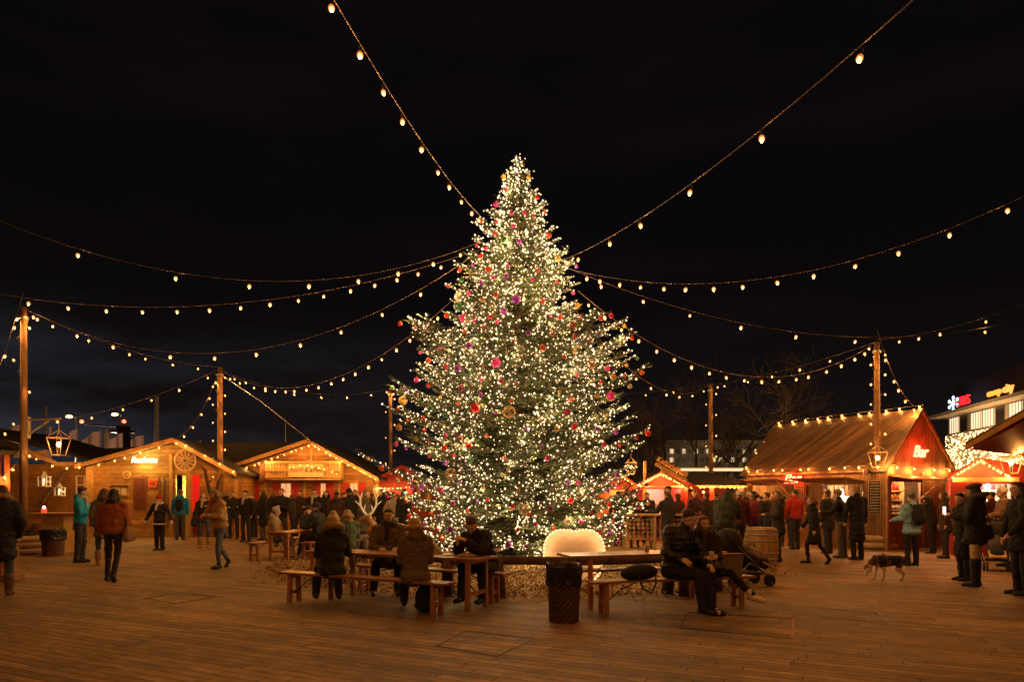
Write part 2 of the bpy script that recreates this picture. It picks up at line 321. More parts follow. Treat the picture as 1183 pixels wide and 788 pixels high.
festoon('festoon string from the tree to the tall pole by the bar hut', (1.6,16.6), (P1013.x,P1013.y), [(680,350),(699,366),(718,381),(738,395),(758.7,406.5),(779,416.5),(799,425),(819.6,432),(839,437.6),(860,440),(880,442),(900,441),(920,438.5),(934,435),(955,430),(972,423.6),(987.6,416),(999,406)], zB=P1013.z)
festoon('festoon string linking the far right pole to the tall pole by the bar hut', (P821.x,P821.y), (P1013.x,P1013.y), [(829,448.5),(837,446),(864,441),(892,434.5),(924,427),(959,417.7),(1004,407)], zB=P1013.z)
festoon('festoon string dipping from the tree to the thin far pole on the right', (1.6,17.4), (P821.x,P821.y), [(672.6,372.7),(694.8,400),(715,420),(735,438),(752,450),(770,456.4),(785,459),(800,458),(813,453)], zB=P821.z)
festoon('short festoon string going up from the tall bar hut pole out of the right edge', (P1013.x,P1013.y), (17,19), [(1039,395.6),(1061.5,391),(1086,385),(1139,372.5)])
festoon('low festoon string behind the tree between the two far poles', (P451.x,P451.y), (P821.x,P821.y), [(454.6,455),(483,459),(496,458.5),(746,456),(778,454)], [.3,.4,.5,.6])
festoon('festoon string between the chalet pole and the far left pole', (P253.x,P253.y), (P451.x,P451.y), [(271,437),(284,445),(306.6,447.5),(340,455),(371,458.7),(401,460),(428.7,458),(446.7,456.6)], zB=P451.z)
festoon('dense festoon string swooping from the tree to the pole before the chalets', (P253.x,P253.y), (-.9,17), [(266,437),(277,441),(293.5,448),(306.6,451),(318,453),(330,453),(340,452.6),(354,451.4),(368,448.7),(382.8,444.4),(396.5,439.5),(410.5,432),(425.7,424.6),(441,415.5),(458,405),(473.5,393),(489.4,380),(505.8,365)])
festoon('nearly level festoon string from the tree to the left edge, second from the top', (-.8,16.7), (-14.8,17.2), [(509.5,304.6),(483,315.5),(458.6,325),(433,331),(405,336),(374,343),(344.7,349.7),(312,353.6),(278,356.7),(242,358.8),(204.6,360),(164.5,360),(122.8,358),(78.7,355),(33,351)])
festoon('sparse festoon string from the tree to the upper left edge, topmost on the left', (-.8,16.4), (-11.5,12), [(532,286.6),(500.6,304.6),(460,319.5),(414,330),(357,335.6),(288,332),(203,319.6),(90,291)])
festoon('sparse festoon string from the tree to the leftmost timber pole', (P28.x,P28.y), (-.8,16.8), [(38.6,363.5),(89,386.6),(130.7,402),(196.7,415),(248,416),(296,410.6),(347,400.5),(394,383.8),(441.5,364),(486,339),(530,310)], zB=None)
festoon('festoon string between the leftmost timber pole and the chalet pole', (P28.x,P28.y), (P253.x,P253.y), [(43,368),(61,378),(102.5,395.5),(149.5,408),(168,413),(199.5,422),(228.7,427.7)], zB=P253.z)
festoon('festoon string hanging low over the left chalet roof', (P253.x,P253.y), (-16.9,20), [(240,437),(207,450),(175,463),(142,474),(106,482.5)], [.8,.9])
festoon('festoon string from the chalet pole down to the gable with the wagon wheel', (P253.x,P253.y), (-12.6,25.6), [(249.5,442),(242,460.7),(232.7,479),(223,493.7),(212.7,504.6)])
festoon('festoon string from the tall bar hut pole down to the hut ridge', (P1013.x,P1013.y), (12.0,20.4), [(1023,418),(1033,436),(1038,452),(1046,466.5),(1056,473)])
festoon('festoon string falling from the leftmost pole out of the left edge', (P28.x,P28.y), (-15.2,18.3), [(19.5,365.5),(16.5,382.5),(5.6,410.6)])
def chain(label, pts, n, mesh=None, group='chains of bulbs on the huts', s=1, e=7.5):
    pts = [Vector(p) for p in pts]; root = thing('light_chain', label, 'string lights', *pts[0], group=group)
    cp = [p+Vector((0,0,.045)) for p in pts]; MB().tube([c-pts[0] for c in cp], .007, 4).build('cable', CABLE, root)
    Ls = [(b-a).length for a,b in zip(pts,pts[1:])]; T = sum(Ls)
    for i in range(n):
        d = T*(i+.5)/n + OFF.uniform(-.25,.25)*T/n
        for a, b, l in zip(pts, pts[1:], Ls):
            if d <= l or b is pts[-1]: p = a+(b-a)*min(1,d/l); break
            d -= l
        bulb(p-pts[0]+Vector((0,0,OFF.uniform(-.02,.01))), root, mesh or BM_SMALL, s=s*OFF.uniform(.85,1.1)); blight(p-pts[0]+Vector((0,-.05,-.06)), root, e)
    return root
# ------------------------------------------------------------------ poles
def pole(label, top, r, bulbs, group='timber poles carrying the light strings', base=None):
    root = thing('timber_pole', label, 'pole', top.x, top.y, 0, group=group)
    h = top.z+.12; MB().tube([(0,0,0),(.01,0,h*.5),(0,.01,h)], [r*.9,r*.8,r*.7], 10).build('shaft', POLEW, root, smooth=True)
    MB().tube([(0,0,h-.32),(0,0,h-.26)], r*1.15, 10).build('band', STEEL, root)
    c = thing('light_chain', 'bulbs wound down the '+label, 'string lights', top.x, top.y, h, group='bulb chains wound round the poles')
    pts = []; n = bulbs; zz = h*.93
    for i in range(n*3+1):
        a = i*1.9; pts.append((math.cos(a)*(r+.03), math.sin(a)*(r+.03), -.3-i*(zz-1.9)/(n*3)))
    MB().tube(pts, .008, 4).build('cable', CABLE, c)
    for i in range(n):
        p = Vector(pts[i*3+1]); q = p.copy(); sgn = -1 if i%2 else 1; q.x = sgn*(r+.10); q.y = -r*.6; bulb(q, c, BM_SMALL, s=.9); (i%2 == 0) and blight(q+Vector((0,-.06,0)), c, 3.0)
    return root
pole('leftmost timber pole with the bracket lantern', P28, .115, 5)
pole('timber pole in front of the two log chalets', P253, .13, 12)
pole('thin far timber pole just left of the tree', P451, .10, 7)
pole('thin far timber pole right of the tree', P821, .12, 9)
pole('tall timber pole at the corner of the bar hut', P1013, .11, 13)
MB().tube([W(257,434,26), W(300,463,24.5), W(372,520,22)], .012, 5).build('guy_wire', STEEL).location = (0,0,0)
tag(bpy.data.objects['guy_wire'], 'thin slanting steel guy wire from the chalet pole', 'wire')
# lantern
def lantern(label, p, s=1, glow=60, bracket=None, parent=None, group='hanging glass street lanterns'):
    root = thing('hanging_lantern', label, 'lantern', *p, group=group)   # p = bottom centre
    m = MB(); a, b_, hh = .11*s, .2*s, .46*s
    for sx_, sy in ((1,1),(1,-1),(-1,1),(-1,-1)): m.tube([(a*sx_,a*sy,0),(b_*sx_,b_*sy,hh)], .012*s, 5)
    for q, zq in ((a,0),(b_,hh)):
        for i in range(4):
            c = [(-q,-q),(q,-q),(q,q),(-q,q)]; m.bar((*c[i],zq),(*c[(i+1)%4],zq), .03*s,.03*s)
    for sx_, sy in ((1,1),(1,-1),(-1,1),(-1,-1)): m.tube([(b_*sx_,b_*sy,hh),(0,0,hh+.22*s)], .009*s, 5)
    m.tube([(0,0,hh+.2*s),(0,0,hh+.36*s)], .015*s, 6)
    m.build('frame', pm('lantern_brass', (.45,.28,.12), .45, .2, 6, .1, metal=.5), root)
    v, f = ico(1,2); g = MB(); g.smooth = True; g.add([(x*.06*s,y*.06*s,z*.075*s+hh*.62) for x,y,z in v], f).build('bulb', emis('lantern_glow_%d'%glow, (1,.55,.2), 8), root)
    MB().tube([(0,0,.0),(0,0,hh*.45)], .02*s, 6).build('stem', BLACKM, root); blight((0,-.3*s,hh*.5), root, 25, (1,.5,.18), .05)
    return root
lantern('large glass lantern hanging from the bracket of the leftmost pole', W(68,526,18.3), 1.0, 90)
m = MB(); root = thing('lantern_bracket', 'pale angled bracket arm on the leftmost pole', 'bracket', P28.x, 18.5, 3.0)
z0 = W(0,485,18.4).z-3; m.bar((.1,0,z0),(1.1,-.15,z0+.02),.05,.05); m.bar((.1,0,z0-.42),(.75,-.1,z0-.02),.04,.04); m.b2(.06,.16,-.06,.06,z0-.5,z0+.08); m.tube([(.98,-.14,z0),(.98,-.14,z0-.1)], .015, 6)
m.build('arm', pm('bracket_grey', (.45,.36,.25), .6, .2, 5, .1), root); bulb((1.02,-.14,z0-.06), root, BM_MID)
lantern('glass lantern on the pole at the bar hut corner', W(1014,540,19.9), .95, 60)
lantern('small glass lantern glowing beside the middle stall post', W(729,548,23.5), .85, 60)
lantern('glass lantern glowing in front of the right red stall', W(1168,547,15.2), .8, 40)
# deck hatches (thin metal frames let into the boards)
def hatch(label, c, w=.014, mat=None, red=None):
    P = [G(*p) for p in c]; o = P[0]; root = thing('deck_hatch', label, 'hatch', o.x,o.y,0, group='hatches let into the deck')
    for i in range(4):
        a, b_ = P[i]-o, P[(i+1)%4]-o; d = (b_-a).normalized()*(w*.6)
        MB().bar(a+d*(1 if i%2 else 0)+Vector((0,0,.003)), b_-d*(1 if i%2 else 0)+Vector((0,0,.003)), w, .006+.001*(i%2)).build('edge_strip', (REDP if red == i else (mat or pm('hatch_metal', (.07,.045,.025), .5, .3, 8, .1, metal=.5))), root)
hatch('small deck hatch in front of the left bench', [(538,729.6),(618,738.7),(574,759),(504.6,747)])
hatch('wide deck hatch with one red edge by the seated man', [(795,708.6),(916,715.5),(916,739),(785,726)], red=1)
hatch('faint deck hatch furthest right', [(941,703),(1015,709.4),(1027,720.4),(947,714)])
hatch('faint deck hatch on the left of the square', [(210,685),(249,690),(203,698),(167,692)])
# ------------------------------------------------------------------ the tree
TX, TY = .14, 17.0
ENV = [(0.25,2.75),(.56,3.05),(1.0,3.1),(1.43,3.25),(1.9,3.05),(2.3,3.0),(3.0,3.0),(3.45,3.15),(3.9,2.85),(4.45,2.95),(5.0,2.9),(5.35,2.7),(5.62,2.2),(5.9,1.78),(6.3,1.66),(6.9,1.42),(7.4,1.18),(7.9,.98),(8.4,.78),(8.9,.58),(9.4,.34),(9.8,.16),(10.05,.06)]
def env(z): return float(np.interp(z, [e[0] for e in ENV], [e[1] for e in ENV]))
tree = thing('christmas_tree', 'tall fir Christmas tree covered in warm lights and baubles', 'tree', TX, TY, 0)
tm = MB(); tm.tube([(0,0,0),(0,0,4),(.0,0,8),(0,0,9.95)], [.17,.12,.05,.012], 10)
needles_v = []; needles_c = []; lights = []; hangs = []
def needle_batch(p, q, n, ln, wd):
    """n needles along segment p->q (numpy)"""
    d = q-p; L_ = np.linalg.norm(d); d = d/L_; t = rng.random(n)*1.02
    base = p+np.outer(t*L_, d); r = rng.normal(size=(n,3)); r -= np.outer(r@d, d); r /= np.linalg.norm(r,axis=1)[:,None]; r[:,2] *= .55; r[:,2] += .12
    tip = base + (r*.75 + d*.62)*ln*(.7+.6*rng.random((n,1)))
    side = np.cross(tip-base, rng.normal(size=(n,3))); side /= np.linalg.norm(side,axis=1)[:,None]+1e-6; side *= wd
    needles_v.append(np.stack([base-side, base+side, tip], 1))
z = .42; wi = 0
while z < 9.9:
    R = env(z); n = int(5 + R*3.7); a0 = rng.random()*6.28
    for k in range(n):
        a = a0+6.283*k/n + rng.normal()*.16; zz = z + rng.normal()*.08
        front = math.cos(a) > -.45
        tier = .84+.22*((z*1.35)%1.0)
        Lb = R*(.64+.36*rng.random()**.8) * (1.06-.01*(z<5)) * (tier if z > 1 else .95) * (1.17 if rng.random() < .12 else 1)
        hz = zz/10; tilt = .30*hz + .62*max(0,hz-.55) - .10 + rng.normal()*.07
        dirh = np.array([math.sin(a), -math.cos(a), 0.]); up = np.array([0,0,1.]); sd = np.cross(dirh, up)
        start = np.array([0,0,max(.15, zz - Lb*tilt*.8)]); pts = []
        ns = max(3, int(Lb/.22))
        for i in range(ns+1):
            t = i/ns; zc = Lb*(tilt*t - .10*math.sin(t*3.14) *(1-hz) + .09*t**4)
            pts.append(start + dirh*Lb*t + up*zc + sd*math.sin(t*5+k)*.025*Lb)
        tm.tube(pts, [max(.006,.028*(1-i/ns)*Lb/2+.006) for i in range(ns+1)], 4, caps=False)
        dens = 1.0 if front else .5
        # needle density on the axis outer half, side twigs
        for i in range(ns):
            if i/ns > .3: needle_batch(pts[i], pts[i+1], int(12*dens), .075, .008)
        tl = Lb*.30; s = .22*Lb if Lb > .8 else .08
        while s < Lb:
            t = s/Lb; i = min(ns-1, int(t*ns)); p = pts[i] + (pts[i+1]-pts[i])*(t*ns-i); dd = (pts[i+1]-pts[i]); dd /= np.linalg.norm(dd)
            for sg in (-1,1):
                tw = (.12 + .42*(1-t)*min(1,Lb/2.2) + .10*min(1,Lb))*(.7+.5*rng.random())
                if t < .35: tw *= .8
                dv = dd*.72 + sd*sg*.72 + up*(rng.normal()*.16+.04); dv /= np.linalg.norm(dv); q = p+dv*tw
                needle_batch(p, q, int((10+tw*44)*dens), .07, .008)
                if tw > .22:
                    for ss in (-1,1):
                        m_ = p + dv*tw*.5; q2 = m_ + (dv*.7+np.cross(dv,up)*ss*.6+up*rng.normal()*.1)*tw*.42
                        needle_batch(m_, q2, int(9*dens), .065, .008)
                        if t > .45 and front and rng.random() < .10: lights.append(q2+rng.normal(size=3)*.012)
                cl = .25+1.5*max(0, .5+.5*math.sin(p[2]*5.1+a*3.3)*math.cos(a*7.7+p[2]*2.3+t*6))
                if t > .4 and (front or rng.random() < .3):
                    pl = .42 + 1.1*max(0,hz-.40)*1.5 + .25*max(0,.12-hz)*8
                    if rng.random() < pl*cl: lights.append(p+dv*tw*(rng.random()*.9+.1)+np.array([0,0,.015]))
                    if rng.random() < pl*.7*cl: lights.append(q.copy())
                if t > .7 and front: hangs.append((q.copy(), dirh.copy(), a))
            s += .105
        if front: 
            lights.append(pts[-1]+up*.02); hangs.append((pts[-1].copy(), dirh.copy(), a))
    z += .17 + .09*(1-z/10); wi += 1
for zt in np.arange(9.4,10.05,.05):
    for _ in range(3): lights.append(np.array([rng.normal()*.06,-.03+rng.normal()*.05,zt]))
needle_batch(np.array([0,0,9.0]), np.array([0,0,10.02]), 220, .1, .009)
NV = np.concatenate(needles_v).reshape(-1,3); NV = NV[:, :]; nf = len(NV)//3
NV[:,2] = np.maximum(NV[:,2], .02)
me = bpy.data.meshes.new('needles'); me.vertices.add(len(NV)); me.vertices.foreach_set('co', NV.astype(np.float32).ravel())
me.loops.add(nf*3); me.loops.foreach_set('vertex_index', np.arange(nf*3, dtype=np.int32)); me.polygons.add(nf); me.polygons.foreach_set('loop_start', np.arange(0,nf*3,3,dtype=np.int32)); me.update()
ndl = pm('fir_needles', (.055,.085,.026), .6, .45, 3.5, 0, rgb2=(.105,.14,.042)); me.materials.append(ndl)
o = bpy.data.objects.new('crown', me); COL.objects.link(o); o.parent = tree
tm.build('trunk', BARK, tree, smooth=True)
MB().lathe([(.42,0),(.42,.16),(.30,.2),(.26,.5)], n=16).build('stand', BLACKM, tree)
print('needles', nf, 'lights', len(lights), 'hang spots', len(hangs))
# lights on the tree: one net of fairy lights; the 100 nearest as parts, the others as one part
lights = [l for l in lights if l[2] > .06]
lights.sort(key=lambda l: (l[0]+TX)**2*.2 + (l[1]+TY)**2 + (l[2]-1.6)**2*.5)
v8 = ico(1,1)
fl = thing('fairy_lights', 'warm white fairy lights wound all over the Christmas tree', 'fairy lights', TX, TY, 0)
bm8 = MB().add([(x*.015,y*.015,z*.018) for x,y,z in v8[0]], v8[1]).mesh('fairy_bulb', FAIRY)
lit = [l for l in lights if math.hypot(l[0],l[1]) > .45*env(l[2])]; rng.shuffle(lit)
for l in lit[:360]: blight((l[0]*1.03, l[1]*1.03-.03, l[2]+.03), fl, 5.8, (1,.64,.29), .03)
for l in lights[:100]:
    b_ = bpy.data.objects.new('fairy_bulb', bm8); COL.objects.link(b_); b_.parent = fl; b_.location = l
oc = np.array([(1,0,0),(-1,0,0),(0,1,0),(0,-1,0),(0,0,1),(0,0,-1)], float); of = np.array([(0,2,4),(2,1,4),(1,3,4),(3,0,4),(2,0,5),(1,2,5),(3,1,5),(0,3,5)])
vs = []; fs = []
for i, l in enumerate(lights[100:]):
    r = (.0095+.0180*rng.random()**2.2)*(1.22 if l[2] > 7.6 else 1); th = rng.random()*6.28; c, s_ = math.cos(th), math.sin(th)
    rt = oc@np.array([[c,s_,0],[-s_,c,0],[0,0,1]]); vs.append(rt*r*1.15+l); fs.append(of+6*i)
vs = np.concatenate(vs); fs = np.concatenate(fs)
me = bpy.data.meshes.new('fairy_bulbs'); me.from_pydata(vs.tolist(), [], fs.tolist()); me.materials.append(FAIRY)
o = bpy.data.objects.new('fairy_bulbs', me); COL.objects.link(o); o.parent = fl; o['kind'] = 'stuff'
# baubles, each one a thing
BC = {'red':(.60,.015,.012), 'magenta':(.62,.025,.24), 'purple':(.32,.035,.52), 'orange red':(.66,.09,.02), 'gold':(.62,.36,.07), 'green':(.02,.16,.05), 'cream':(.62,.46,.28)}
bmat = {}
for k, c in BC.items():
    m, nt, b = nodes('bauble_'+k.replace(' ','_')); b.inputs['Base Color'].default_value = (*c,1); b.inputs['Metallic'].default_value = .0; b.inputs['Roughness'].default_value = .3
    n = nt.nodes.new('ShaderNodeTexNoise'); n.inputs['Scale'].default_value = 30; tc = nt.nodes.new('ShaderNodeTexCoord'); nt.links.new(tc.outputs['Object'], n.inputs['Vector']); _bump(nt, b, n.outputs['Fac'], .15, .01); bmat[k] = m
bmesh_ = {}
def bauble_mesh(k, r):
    if (k,r) not in bmesh_:
        m = MB(); m.smooth = True; m.ell((0,0,-r), r, n=18, m=12); m.cur = 1; m.tube([(0,0,-.004),(0,0,.012)], r*.22, 8); m.tube([(0,0,.01),(0,0,.045)], .003, 4)
        bmesh_[(k,r)] = m.mesh('bauble', [bmat[k], bmat['gold']])
    return bmesh_[(k,r)]
picks = []; rr = random.Random(11); hs = hangs[:]; rr.shuffle(hs); names = ['red']*7+['magenta']*8+['purple']*6+['orange red']*6+['gold']*5+['green']*2+['cream']*2
def scr(p): Y = p[1]+TY; return CX+F*(p[0]+TX)/Y, HY-F*(p[2]-H)/Y
for p, dh, a in hs:
    if math.cos(a) < -.05 or p[2] < .35: continue
    q = p*np.array([1,1,1]) + dh*.06; q[2] -= .03; s = scr(q)
    if any((s[0]-x)**2+(s[1]-y)**2 < 10.5**2 for x,y,_,_,_ in picks): continue
    k = rr.choice(names); r = rr.choice([.045,.045,.045,.055,.055,.07]); 
    if rr.random() < .07 and q[2] < 6.8: r = .105
    picks.append((s[0],s[1],k,r,q))
    if len(picks) >= 230: break
# unique labels: size + colour + tier + rank from the left inside the tier
tiers = [(0,2.0,'lowest band'),(2.0,4.0,'lower band'),(4.0,6.0,'middle band'),(6.0,8.0,'upper band'),(8.0,11,'topmost band')]
ORD = ['leftmost','second','third','fourth','fifth','sixth','seventh','eighth','ninth','tenth','eleventh','twelfth','thirteenth','fourteenth','fifteenth','sixteenth','seventeenth','eighteenth','nineteenth','twentieth']
for lo, hi, tn in tiers:
    for k in BC:
        for big, rs in (('large',(.105,)),('mid-sized',(.07,.08)),('small',(.045,.055))):
            g = sorted([p for p in picks if lo <= p[4][2] < hi and p[2] == k and p[3] in rs], key=lambda p: p[0])
            for i, (sx_, sy, kk, r, q) in enumerate(g):
                o = bpy.data.objects.new('bauble', bauble_mesh(kk, r)); COL.objects.link(o); o.location = (q[0]+TX, q[1]+TY, q[2])
                where = 'only one of its kind' if len(g) == 1 else (ORD[i]+(' from the left' if i else '') if i < 20 else 'far right one')
                tag(o, f'{big} {kk} bauble, {where} in the tree\'s {tn}', 'bauble', 'baubles on the Christmas tree')
# wire balls of gold thread
wm = pm('gold_wire', (.75,.5,.2), .3, .2, 10, 0, metal=.7)
for (px, py, lab) in ((588,476,'glittering gold wire ball in the middle of the tree'),(521,548,'glittering gold wire ball low on the left of the tree'),(607,590,'glittering gold wire ball low in the centre of the tree')):
    zz = 1.6+(572-py)*.0182; R = env(zz)*.93; p = W(px,py,17-math.sqrt(max(.1,R*R-((px-598)*.018)**2))); m = MB()
    for i in range(9):
        ax = Vector((rr.gauss(0,1),rr.gauss(0,1),rr.gauss(0,1))).normalized(); s_,u,_ = frame(ax)
        m.tube([(s_*math.cos(t*.5236)+u*math.sin(t*.5236))*.13 for t in range(13)], .006, 4)
    o = m.build('wire_ornament', wm); o.location = p; tag(o, lab, 'ornament', 'gold wire balls on the tree')
# ------------------------------------------------------------------ litter of chips and straw under the tree
chipm = pm('wood_chips', (.34,.22,.09), .85, .5, 12, .6, rgb2=(.55,.38,.16), bscale=30, dist=.03)
m = MB(); pts = []
for i in range(48):
    a = i/48*6.283; r = 1+.06*math.sin(a*3)+.03*math.sin(a*7+1); pts.append((.2+5.4*r*math.cos(a), 15.9+5.3*r*math.sin(a)))
m.add([(x,y,.006) for x,y in pts], [tuple(range(48))]); o = m.build('chip_bed', chipm); o['kind'] = 'structure'
n = 30000; a = rng.random(n)*6.283; r = np.sqrt(rng.random(n))*1.04; nout = 900
r[:nout] = 1.0+np.abs(rng.normal(size=nout))*.06
cx_ = .2+5.4*r*np.cos(a); cy = 15.9+5.3*r*np.sin(a); keep = cy < 17.5; cx_, cy = cx_[keep], cy[keep]; n = len(cx_)
th = rng.random(n)*6.283; ln = .010+.028*rng.random(n)**2; wd_ = .004+.009*rng.random(n); tz = rng.normal(size=n)*.012
hgt = .01+.03*rng.random(n)
d = np.stack([np.cos(th)*ln, np.sin(th)*ln, tz],1); s_ = np.stack([-np.sin(th)*wd_, np.cos(th)*wd_, rng.normal(size=n)*.008],1); c = np.stack([cx_,cy,hgt+.012],1)
V = np.stack([c-d-s_, c+d-s_, c+d+s_, c-d+s_],1).reshape(-1,3); V[:,2] = np.maximum(V[:,2], .008)
me = bpy.data.meshes.new('chips'); me.from_pydata(V.tolist(), [], (np.arange(n)[:,None]*4+np.arange(4)).tolist()); me.materials.append(chipm)
o = bpy.data.objects.new('wood_chip_litter', me); COL.objects.link(o); tag(o, 'straw and wood chips strewn round the foot of the tree', 'litter', kind='stuff')
# litter crumbs on the deck
V = []; Fq = []
for i in range(260):
    x_ = rr.uniform(-7,9); y_ = rr.uniform(6,16); a = rr.random()*6.28; s1 = rr.uniform(.006,.02); s2 = rr.uniform(.004,.012); b0 = len(V)
    for q in ((-1,-1),(1,-1),(1,1),(-1,1)): V.append((x_+math.cos(a)*q[0]*s1-math.sin(a)*q[1]*s2, y_+math.sin(a)*q[0]*s1+math.cos(a)*q[1]*s2, .006+(.004 if q[0]>0 else 0)))
    Fq.append((b0,b0+1,b0+2,b0+3))
me = bpy.data.meshes.new('crumbs'); me.from_pydata(V, [], Fq); me.materials.append(pm('crumb_litter', (.4,.28,.12), .8, .5, 6, 0))
o = bpy.data.objects.new('scattered_litter', me); COL.objects.link(o); tag(o, 'stray chips and leaves scattered over the deck boards', 'litter', kind='stuff')
# ------------------------------------------------------------------ log fence round the tree
FP = [(-3.5,12.6),(-.75,10.65),(3.0,10.95),(4.9,14.2),(4.2,17.4),(1.5,18.9)]
def log_rail(a, b_, lab):
    root = thing('log_rail', lab, 'log fence', a[0], a[1], 0, group='rough log rails fencing the tree')
    d = Vector((b_[0]-a[0], b_[1]-a[1], 0)); u = d.normalized(); nrm = Vector((-u.y,u.x,0)); pts = [Vector((0,0,.56))+d*t+Vector((0,0,.012*math.sin(t*9)))-u*.12*(1-2*t) for t in [i/10 for i in range(11)]]
    m = MB(); m.tube(pts, [.075-.015*t/10 for t in range(11)], 10, caps=False); m.build('rail', BARK, root, smooth=True)
    e = MB(); e.tube([pts[0]-u*.004, pts[0]+u*.01], .074, 10); e.build('cut_end', LOGEND, root)
    for t in ((.12,.9) if d.length < 4.5 else (.1,.5,.92)):
        c = d*t
        for s in (-1,1):
            top = c - nrm*.04*s+u*.07*s+Vector((0,0,.60)); bot = c-nrm*.16*s+u*.10*s
            MB().tube([bot, (top+bot)/2+u*.01, top], [.10,.092,.085], 10).build('post', BARK, root, smooth=True)
            MB().tube([top-Vector((0,0,.0)), top+Vector((0,0,.006))], .083, 10).build('post_top', LOGEND, root)
log_rail(FP[0], FP[1], 'rough log rail behind the left bench tables, front left of the tree')
log_rail(FP[1], FP[2], 'rough log rail crossing directly in front of the tree')
log_rail(FP[2], FP[3], 'rough log rail behind the embracing couple, right of the tree')
log_rail(FP[3], FP[4], 'rough log rail in front of the firewood rack')
log_rail((-3.6,16.6), FP[0], 'rough log rail left of the tree beside the deer')
# heart-shaped lit board
hp = [(.34,.0),(.46,.12),(.54,.32),(.57,.52),(.56,.68),(.52,.80),(.45,.895),(.35,.955),(.24,.978),(.12,.97),(.05,.957)]
hp = hp + [(0,.95)] + [(-x_,z_) for x_,z_ in reversed(hp)]; zz_ = []
root = thing('heart_board', 'light plywood heart outlined in small bulbs under the tree', 'lit heart', 1.13, 12.45, 0, rz=math.radians(4))
MB().prism(hp, 'y', -.02, .02).build('board', pm('plywood', (.70,.52,.34), .6, .18, 7, .1, stretch=(1,1,4)), root)
MB().bar((-.3,.05,.01),(-.3,.05,.8),.05,.05).bar((.3,.05,.01),(.3,.05,.8),.05,.05).build('prop', TIMBER, root)
sm = MB().ell((0,0,0), .014, n=8, m=6).mesh('bulb', emis('heart_bulb_glow', (1,.62,.30), 4))
last = None
for a, b_ in list(zip(hp, hp[1:])):
    for f_ in [t/20 for t in range(20)]:
        q = (a[0]+(b_[0]-a[0])*f_, a[1]+(b_[1]-a[1])*f_)
        if last is None or math.hypot(q[0]-last[0], q[1]-last[1]) > .068:
            last = q; o = bpy.data.objects.new('bulb', sm); COL.objects.link(o); o.parent = root; o.location = (q[0]*.985, -.036, .5+(q[1]-.5)*.975)
            blight((q[0]*.9, -.16, .5+(q[1]-.5)*.9), root, .34, (1,.56,.27), .02)
# the wooden deer with lit antlers
root = thing('wooden_deer', 'wooden deer with pale lit antlers left of the tree', 'deer ornament', -3.0, 15.3, 0, rz=math.radians(-18))
m = MB(); m.smooth = True; m.cap((-.12,0,.78),(.55,0,.80),.15,.17); m.cap((-.1,0,.85),(-.24,0,1.05),.10,.07); m.build('body', LOGEND, root)
for x_, y_ in ((-.12,-.09),(-.12,.09),(.55,-.1),(.55,.1)): MB().tube([(x_,y_,0),(x_,y_,.7)], [.035,.05], 8).build('leg', BARK, root, smooth=True)
m = MB(); m.smooth = True; m.cap((-.25,0,1.08),(-.45,0,1.02),.085,.05); m.build('head', LOGEND, root)
ant = emis('antler_glow', (1,.66,.26), .38)
for s in (-1,1):
    m = MB(); m.smooth = True; b0 = Vector((-.25,.02*s,1.12)); pp = [b0, b0+Vector((.10*s,0,.10)), b0+Vector((.19*s,0,.24)), b0+Vector((.19*s,0,.40)), b0+Vector((.13*s,0,.54))]
    m.tube(pp, [.03,.028,.024,.02,.010], 7); m.tube([pp[2], pp[2]+Vector((.13*s,0,.10))], [.02,.008], 6); m.tube([pp[3], pp[3]+Vector((.10*s,0,.13))], [.018,.007], 6); m.tube([pp[1], pp[1]+Vector((-.03*s,0,.15))], [.02,.008], 6)
    m.build('antler', ant, root)
